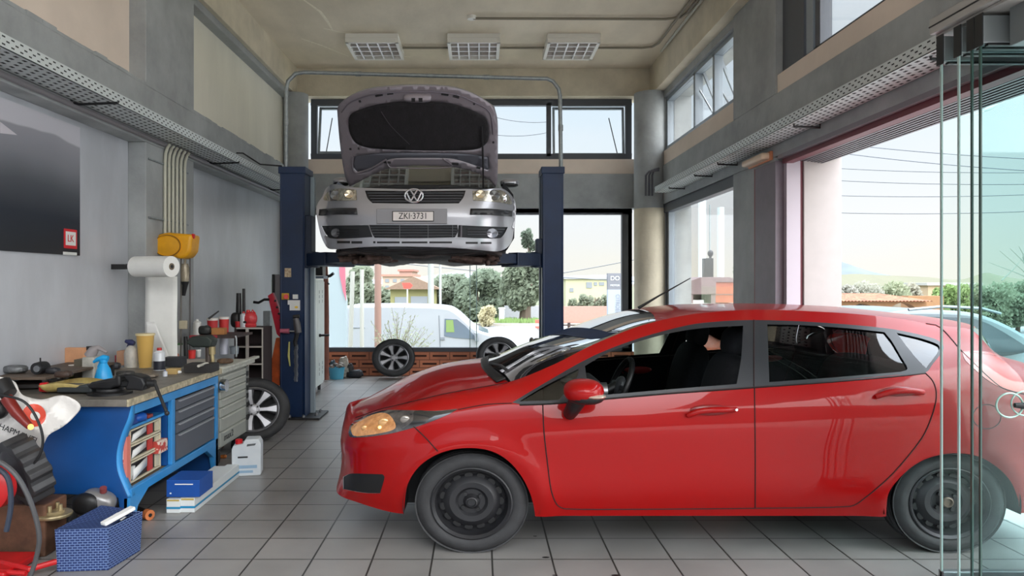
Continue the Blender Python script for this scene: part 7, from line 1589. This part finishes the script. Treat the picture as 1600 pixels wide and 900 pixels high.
t = thing('road_barrier', 'red and white striped barrier at the far kerb beside the right lift column', 'barrier', at(842, 513, 40))
for k, (y0, y1, c_) in enumerate(((500, 505.5, 'r'), (505.5, 509.5, 'w'), (509.5, 513, 'r'))): a, b = at(837, y1, 40), at(848, y0, 40); m = MB(); m.box(a.x, b.x, 40, 40.3, a.z, b.z); m.build('barrier_band', mat('barrier red', (228, 90, 74), .5) if c_ == 'r' else white, t, smooth=False)
m = MB(); a = at(843, 513, 40); m.box(a.x-.12, a.x+.12, 40.05, 40.25, ZR, a.z); m.build('barrier_foot', whp, t, smooth=False)
tr_px(762, 478, 26, 43.5, 500, .2, (206, 196, 160), 'cream flowering bush on the far kerb behind the van nose', 55, clear_=-.05, cat='bush', name='flowering_bush', trunk=.05)
m = MB(); rg = random.Random(3)
for _ in range(900):
    p = Vector((rg.uniform(0, 4.6), rg.uniform(44.5, 46.4), ZR+.18)); m.add([p, p+Vector((.10, 0, 0)), p+Vector((rg.uniform(-.1, .2), 0, rg.uniform(.15, .35)))], [(0, 1, 2)])
o = tag(m.build('verge_grass', mat('verge green', (120, 146, 84), .8), smooth=False), 'green grass growing along the far kerb', 'grass'); o['kind'] = 'stuff'
t = thing('rail_post', 'dark iron post with a cross rail outside between lift column and red roof', 'post', at(889, 520, 13.5)); m = MB(); m.tube([at(889, 600, 13.5), at(889, 504, 13.5)], .028, 8); m.build('post', mat('rusty iron', (78, 62, 58), .7), t); m = MB(); m.tube([at(876, 508, 13.5), at(903, 508, 13.5)], .012, 6); m.build('cross_rail', mat('rusty iron', (78, 62, 58), .7), t)
# brick barbecue with chimney outside the right window
t = thing('brick_barbecue', 'brick garden oven with a brown gabled hood and black chimney outside the right window', 'garden oven', at(1110, 560, 11.5)); Yo = 11.5
brk = mat('orange oven brick', (172, 92, 68), .8, var=.1); brw = mat('brown oven hood', (124, 104, 104), .8, var=.1)
def ob(x0, x1, y0, y1, d0, d1): a, b = at(x0, y1, Yo), at(x1, y0, Yo); return (a.x, b.x, Yo+d0, Yo+d1, a.z, b.z)
m = MB(); m.box(*ob(1118, 1150, 441, 473, 0, .5)); m.build('side_brickwork', brk, t, smooth=False, bevel=.005)
m = MB(); m.box(*ob(1118, 1150, 459.5, 460.5, -.01, .5)); m.build('brick_joint', brw, t, smooth=False)
m = MB(); q = [at(1074, 440, Yo), at(1094, 433, Yo), at(1140, 433, Yo), at(1152, 441, Yo), at(1118, 441, Yo), at(1118, 459, Yo), at(1104, 460, Yo), at(1074, 460, Yo)]; m.prism([(v.x, v.z) for v in q], Yo-.03, Yo+.45, 'y'); m.build('hood', brw, t, smooth=False, bevel=.006)
m = MB(); m.box(*ob(1077, 1083, 460, 475, 0, .4)); m.box(*ob(1111, 1118, 459, 475, 0, .4)); m.build('hood_support', brw, t, smooth=False); m = MB(); m.box(*ob(1083, 1111, 460, 475, .3, .4)); m.build('fire_opening', mat('dark red brown', (40, 18, 22), .9), t, smooth=False)  # fire opening closed at the back by a dark panel
m = MB(); m.box(*ob(1082, 1101, 469, 475, .05, .3)); m.build('white_slab', white, t, smooth=False)
m = MB(); m.box(*ob(1074, 1152, 474, 478, -.05, .5)); m.build('counter', mat('oven counter', (214, 210, 205), .7), t, smooth=False); m = MB(); m.box(*ob(1080, 1146, 478, 590, 0, .4)); m.build('plinth', brk, t, smooth=False)
m = MB(); m.box(*ob(1104, 1118, 403, 433, .1, .24)); ch_ = m.build('chimney', black, t, smooth=False, bevel=.004); m = MB(); m.ell(at(1110, 396, Yo+.15), .045, .045, .055); m.tube([at(1110, 404, Yo+.15), at(1110, 398, Yo+.15)], .02, 8); m.build('cowl', dsteel, ch_)
pole(1109, 320, 640, Yo+.6, .012, 'thin_mast', 'thin grey mast rising behind the oven chimney', mat('grey mast', (140, 150, 150), .6))
pole(1126, 324, 640, 20, .09, 'utility_pole', 'pale utility pole outside the right window', mat('pale utility pole', (190, 198, 196), .7))
pole(1097, 300, 640, 24, .12, 'utility_pole', 'broader pale pole left of the mast outside the right window', mat('pale utility pole 2', (206, 220, 220), .7))
tr_px(1060, 420, 60, 30, 1500, .2, (150, 160, 128), 'pale green tree outside the right window, left of the oven', 61, clear_=.0)
tr_px(1150, 408, 70, 32, 1800, .2, (146, 158, 124), 'pale green tree outside the right window behind the oven', 62, clear_=.0)
# hills, arched building, bushes, car seen through the large door
def ridge(name, label, pts, Y, dep, col, c2=None):
    m = MB(); q = [at(x, y, Y) for x, y in pts]; n = len(q); m.add([(v.x, Y, v.z) for v in q]+[(v.x*1.0, Y-dep, ZR-.2) for v in q]+[(v.x, Y+dep, ZR-.2) for v in q], [(i, i+1, n+i+1, n+i) for i in range(n-1)]+[(i, i+1, 2*n+i+1, 2*n+i) for i in range(n-1)])
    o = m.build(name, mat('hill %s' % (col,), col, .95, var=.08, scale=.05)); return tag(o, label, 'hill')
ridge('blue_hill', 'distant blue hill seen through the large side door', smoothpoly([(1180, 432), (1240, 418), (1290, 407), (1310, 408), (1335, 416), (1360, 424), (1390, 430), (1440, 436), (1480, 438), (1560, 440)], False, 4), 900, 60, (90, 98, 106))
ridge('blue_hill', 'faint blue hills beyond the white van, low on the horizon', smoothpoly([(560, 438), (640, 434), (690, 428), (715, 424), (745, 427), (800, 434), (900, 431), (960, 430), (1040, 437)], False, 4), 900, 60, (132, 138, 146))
ridge('wooded_ridge', 'low wooded ridge beyond the arched building', smoothpoly([(1280, 434), (1330, 428), (1380, 430), (1450, 433), (1500, 437), (1540, 426), (1560, 430), (1600, 436), (1680, 430)], False, 4), 220, 20, (94, 92, 72))
for k, (px, y, w, c_, n) in enumerate(((1315, 438, 60, (168, 164, 146), 1500), (1352, 441, 60, (176, 174, 152), 1400), (1395, 440, 64, (154, 164, 122), 2000), (1430, 446, 50, (172, 166, 140), 1200), (1478, 450, 44, (120, 156, 70), 1500), (1500, 447, 46, (124, 154, 78), 1300), (1540, 438, 70, (132, 150, 112), 2400), (1590, 442, 80, (126, 146, 110), 2600), (1650, 432, 90, (120, 140, 106), 2400))):
    tr_px(px, y, w, 34+k*.7, n, .17, c_, ['greyish bare tree just right of the white door jamb', 'pinkish grey bush above the left arch', 'olive green bush above the right arch', 'tan bush at the right end of the tiled roof', 'bright green bush right of the arched building', 'second bright green bush beside the glass panels', 'dense dark green tree behind the glass panels', 'dark green tree at the right picture edge', 'large tree beyond the right picture edge'][k], 70+k, clear_=-.02, cat='bush' if k not in (0, 6, 7, 8) else 'tree', name='bush' if k not in (0, 6, 7, 8) else 'tree')
YA = 26; t = thing('arched_building', 'ochre building with two arches and a terracotta tiled roof outside the large door', 'building', at(1370, 500, YA))
ocw = mat('ochre wall', (140, 104, 70), .85, var=.06); a = at(1296, 560, YA); b = at(1447, 470, YA); Zw = b.z
arch = lambda cx, w_, yt, yb: [at(cx+w_*math.cos(q), yb-(yb-yt)*math.sin(q), YA) for q in [math.pi*i/14 for i in range(15)]]
outl2 = [(1285, 471), (1448, 471), (1448, 530), (1441, 530)]
A1 = [(p.x, p.z) for p in arch(1348, 24, 474, 500)]; A2 = [(p.x, p.z) for p in arch(1411, 27, 473, 500)]
zb_ = at(0, 530, YA).z; base = lambda x: (at(x, 530, YA).x, zb_)
poly = [(at(1285, 471, YA).x, Zw), (at(1448, 471, YA).x, Zw), base(1448), base(1438)]+A2+[base(1384), base(1372)]+A1+[base(1324), base(1285)]
# split the arcade wall into convex strips between and above the arches
m = MB()
def colw(x0, x1): m.box(at(x0, 0, YA).x, at(x1, 0, YA).x, YA, YA+.4, ZR, Zw)
colw(1270, 1324); colw(1372, 1384); colw(1438, 1448)
for arc_ in (A1, A2):
    for i in range(len(arc_)-1):
        (xa, za), (xb, zb2) = arc_[i], arc_[i+1]; m.add([(xa, YA, za), (xb, YA, zb2), (xb, YA, Zw), (xa, YA, Zw), (xa, YA+.4, za), (xb, YA+.4, zb2), (xb, YA+.4, Zw), (xa, YA+.4, Zw)], [(0, 1, 2, 3), (4, 5, 6, 7), (0, 1, 5, 4)])
m.build('arcade_wall', ocw, t, smooth=False)
m = MB(); x0, x1 = at(1270, 0, YA).x, at(1451, 0, YA).x; zr0, zr1 = at(0, 471, YA).z, at(0, 459.5, YA+1.6).z
m.sheet(lambda u, v: (x0+(x1-x0)*u-.9*v*(1 if u > .5 else 0)*u, YA-.25+1.9*v, zr0+(zr1-zr0)*v+.035*abs(math.sin(u*math.pi*34))), 204, 3); m.build('tiled_roof', mat('terracotta roof tile', (128, 66, 46), .8, col2=(160, 106, 78), scale=5), t, angle=30)
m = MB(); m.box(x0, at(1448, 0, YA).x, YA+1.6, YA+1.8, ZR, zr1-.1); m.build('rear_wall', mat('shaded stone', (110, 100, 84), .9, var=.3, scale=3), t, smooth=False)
m = MB(); a, b = at(1447, 480, YA+3), at(1462, 462, YA+3); m.box(a.x-1, b.x, YA+2.5, YA+3, ZR, b.z); m.build('side_wall', ocw, t, smooth=False)
house(1450, 1530, 446, 462, 70, 6, (170, 148, 122), (160, 158, 154), 'low long pale building in the trees beyond the arches', wins=((1480, 448, 5, 2), (1490, 448, 5, 2), (1500, 448, 5, 2)))
# silver blue car outside, right
sbm = mat('pale blue silver paint', (96, 112, 120), .4, coat=.3); YK = 6.1
t = thing('parked_car', 'pale silver blue car parked outside behind the tail of the red car', 'car', at(1540, 600, YK+.5))
roofl = [(1380, 560), (1392, 510), (1410, 492), (1440, 486.5), (1480, 486), (1530, 488), (1565, 495), (1600, 512), (1640, 540), (1700, 556), (1760, 570), (1790, 600), (1795, 690), (1380, 690)]
pr = smoothpoly([(at(x, y, YK).x, at(x, y, YK).z) for x, y in roofl], True, 4, (0, 12, 13))
nr = len(pr); m = MB()
lay = [(0.0, .0), (.30, .0), (1.3, 0), (1.6, .0)]
W_ = 1.65; zb2 = at(0, 560, YK).z
def ins(p, d): 
    z = p[1]; tum = max(0, (z-zb2))*.55; return tum
vv = []
for s in (0, 1):
    for x, z in pr: vv.append((x, YK+(ins((x, z), 0) if s == 0 else W_-ins((x, z), 0)), z-.0))
m.add(vv, [(i, (i+1) % nr, nr+(i+1) % nr, nr+i) for i in range(nr)]+[tuple(range(nr)), tuple(range(2*nr-1, nr-1, -1))]); m.build('car_body', sbm, t, bevel=.035, seg=3, angle=50)
wpx = [(1405, 545), (1425, 503), (1450, 497), (1500, 497), (1540, 500), (1566, 512), (1600, 538), (1610, 548), (1560, 556), (1480, 556)]
m = MB(); q = smoothpoly([(at(x, y, YK).x, at(x, y, YK).z) for x, y in wpx], True, 3, (0, 7)); m.add([(x, YK-.05+ins((x, z), 0), z) for x, z in q], [tuple(range(len(q)))]); m.build('side_window', mat('car side glass', (26, 38, 42), .2, spec=.25), t, solid=.008)
m = MB(); c = at(1563, 574, YK-.12); m.ell(c, .125, .09, .06, 20, 10, p=.8); mm = m.build('wing_mirror', sbm, t); m = MB(); m.ell(c+Vector((.01, 0, -.03)), .118, .085, .045, 20, 8, p=.8); m.build('mirror_base', mat('dark mirror base', (58, 76, 80), .4), mm)
m = MB(); m.tube([(p[0], YK+.05, p[1]+.02) for p in [(at(x, y, YK).x, at(x, y, YK).z) for x, y in ((1425, 488), (1480, 483), (1540, 486), (1570, 494))]], .012, 8); m.build('roof_rail', mat('roof rail grey', (120, 132, 138), .3, .5), t)
for px in (1450, 1730): c = at(px, 690, YK); m = MB(); ring(m, [(.0, -.01), (.19, -.02), (.2, .0), (.3, 0), (.31, .18), (0, .18)], Matrix.Translation((c.x, YK-.01, .25)) @ Matrix.Diagonal((1, 1, VS, 1)), 24); m.build('wheel', tyrem, t)
# overhead wires, one object each
wire = mat('power line', (88, 92, 98), .7)
W_L = [((1290, 222, 40), (1700, 252, 34), 'upper power line crossing the large side door'), ((1290, 236, 40), (1700, 272, 34), 'second power line crossing the large side door'), ((1290, 262, 60), (1700, 268, 55), 'third power line crossing the large side door'), ((1290, 281, 60), (1700, 286, 55), 'fourth power line crossing the large side door'), ((1290, 305, 60), (1700, 300, 55), 'fifth power line crossing the large side door'), ((1290, 332, 60), (1700, 326, 55), 'lowest power line crossing the large side door'),
       ((770, 182, 50), (860, 190, 50), 'upper power line in the high back window'), ((770, 210, 50), (860, 206, 50), 'lower power line in the high back window'), ((560, 404, 60), (1000, 440, 60), 'power line sloping down behind the pine'), ((700, 450, 60), (1000, 404, 60), 'power line rising to the right behind the lift column')]
for a, b, l in W_L:
    p, q = at(*a), at(*b); r = .0004*p.y+.006; tag(MB().tube([p.lerp(q, i/10)-Vector((0, 0, .015*p.y*.25*(1-(2*i/10-1)**2))) for i in range(11)], r, 4).build('power_line', wire), l, 'power line', 'power lines outside')
t = thing('street_lamp', 'street lamp arm seen through the tinted glass at the upper right', 'street lamp', at(1600, 150, 30)); m = MB(); m.tube([at(1480, 188, 30), at(1500, 182, 30), at(1530, 178, 30), at(1620, 134, 30)], .02, 6); m.build('arm', mat('lamp arm grey', (140, 160, 160), .6), t); m = MB(); m.ell(at(1549, 167, 30), .36, .1, .10, 14, 8, Matrix.Rotation(R(-30), 4, 'Y')); m.build('lamp_head', mat('lamp head', (150, 168, 168), .5), t)
t = thing('bare_twigs', 'bare twigs of a tree at the right picture edge', 'twigs', at(1620, 440, 10)); m = MB(); rg = random.Random(2)
for (a, b) in (((1625, 450), (1562, 392)), ((1610, 425), (1578, 388)), ((1620, 440), (1545, 410)), ((1600, 410), (1592, 385)), ((1565, 438), (1598, 402))): m.tube([at(a[0], a[1], 12), at((a[0]+b[0])/2+3, (a[1]+b[1])/2, 12), at(b[0], b[1], 12)], [.012, .008, .004], 5)
m.build('twigs', mat('grey twig', (120, 128, 118), .8), t)
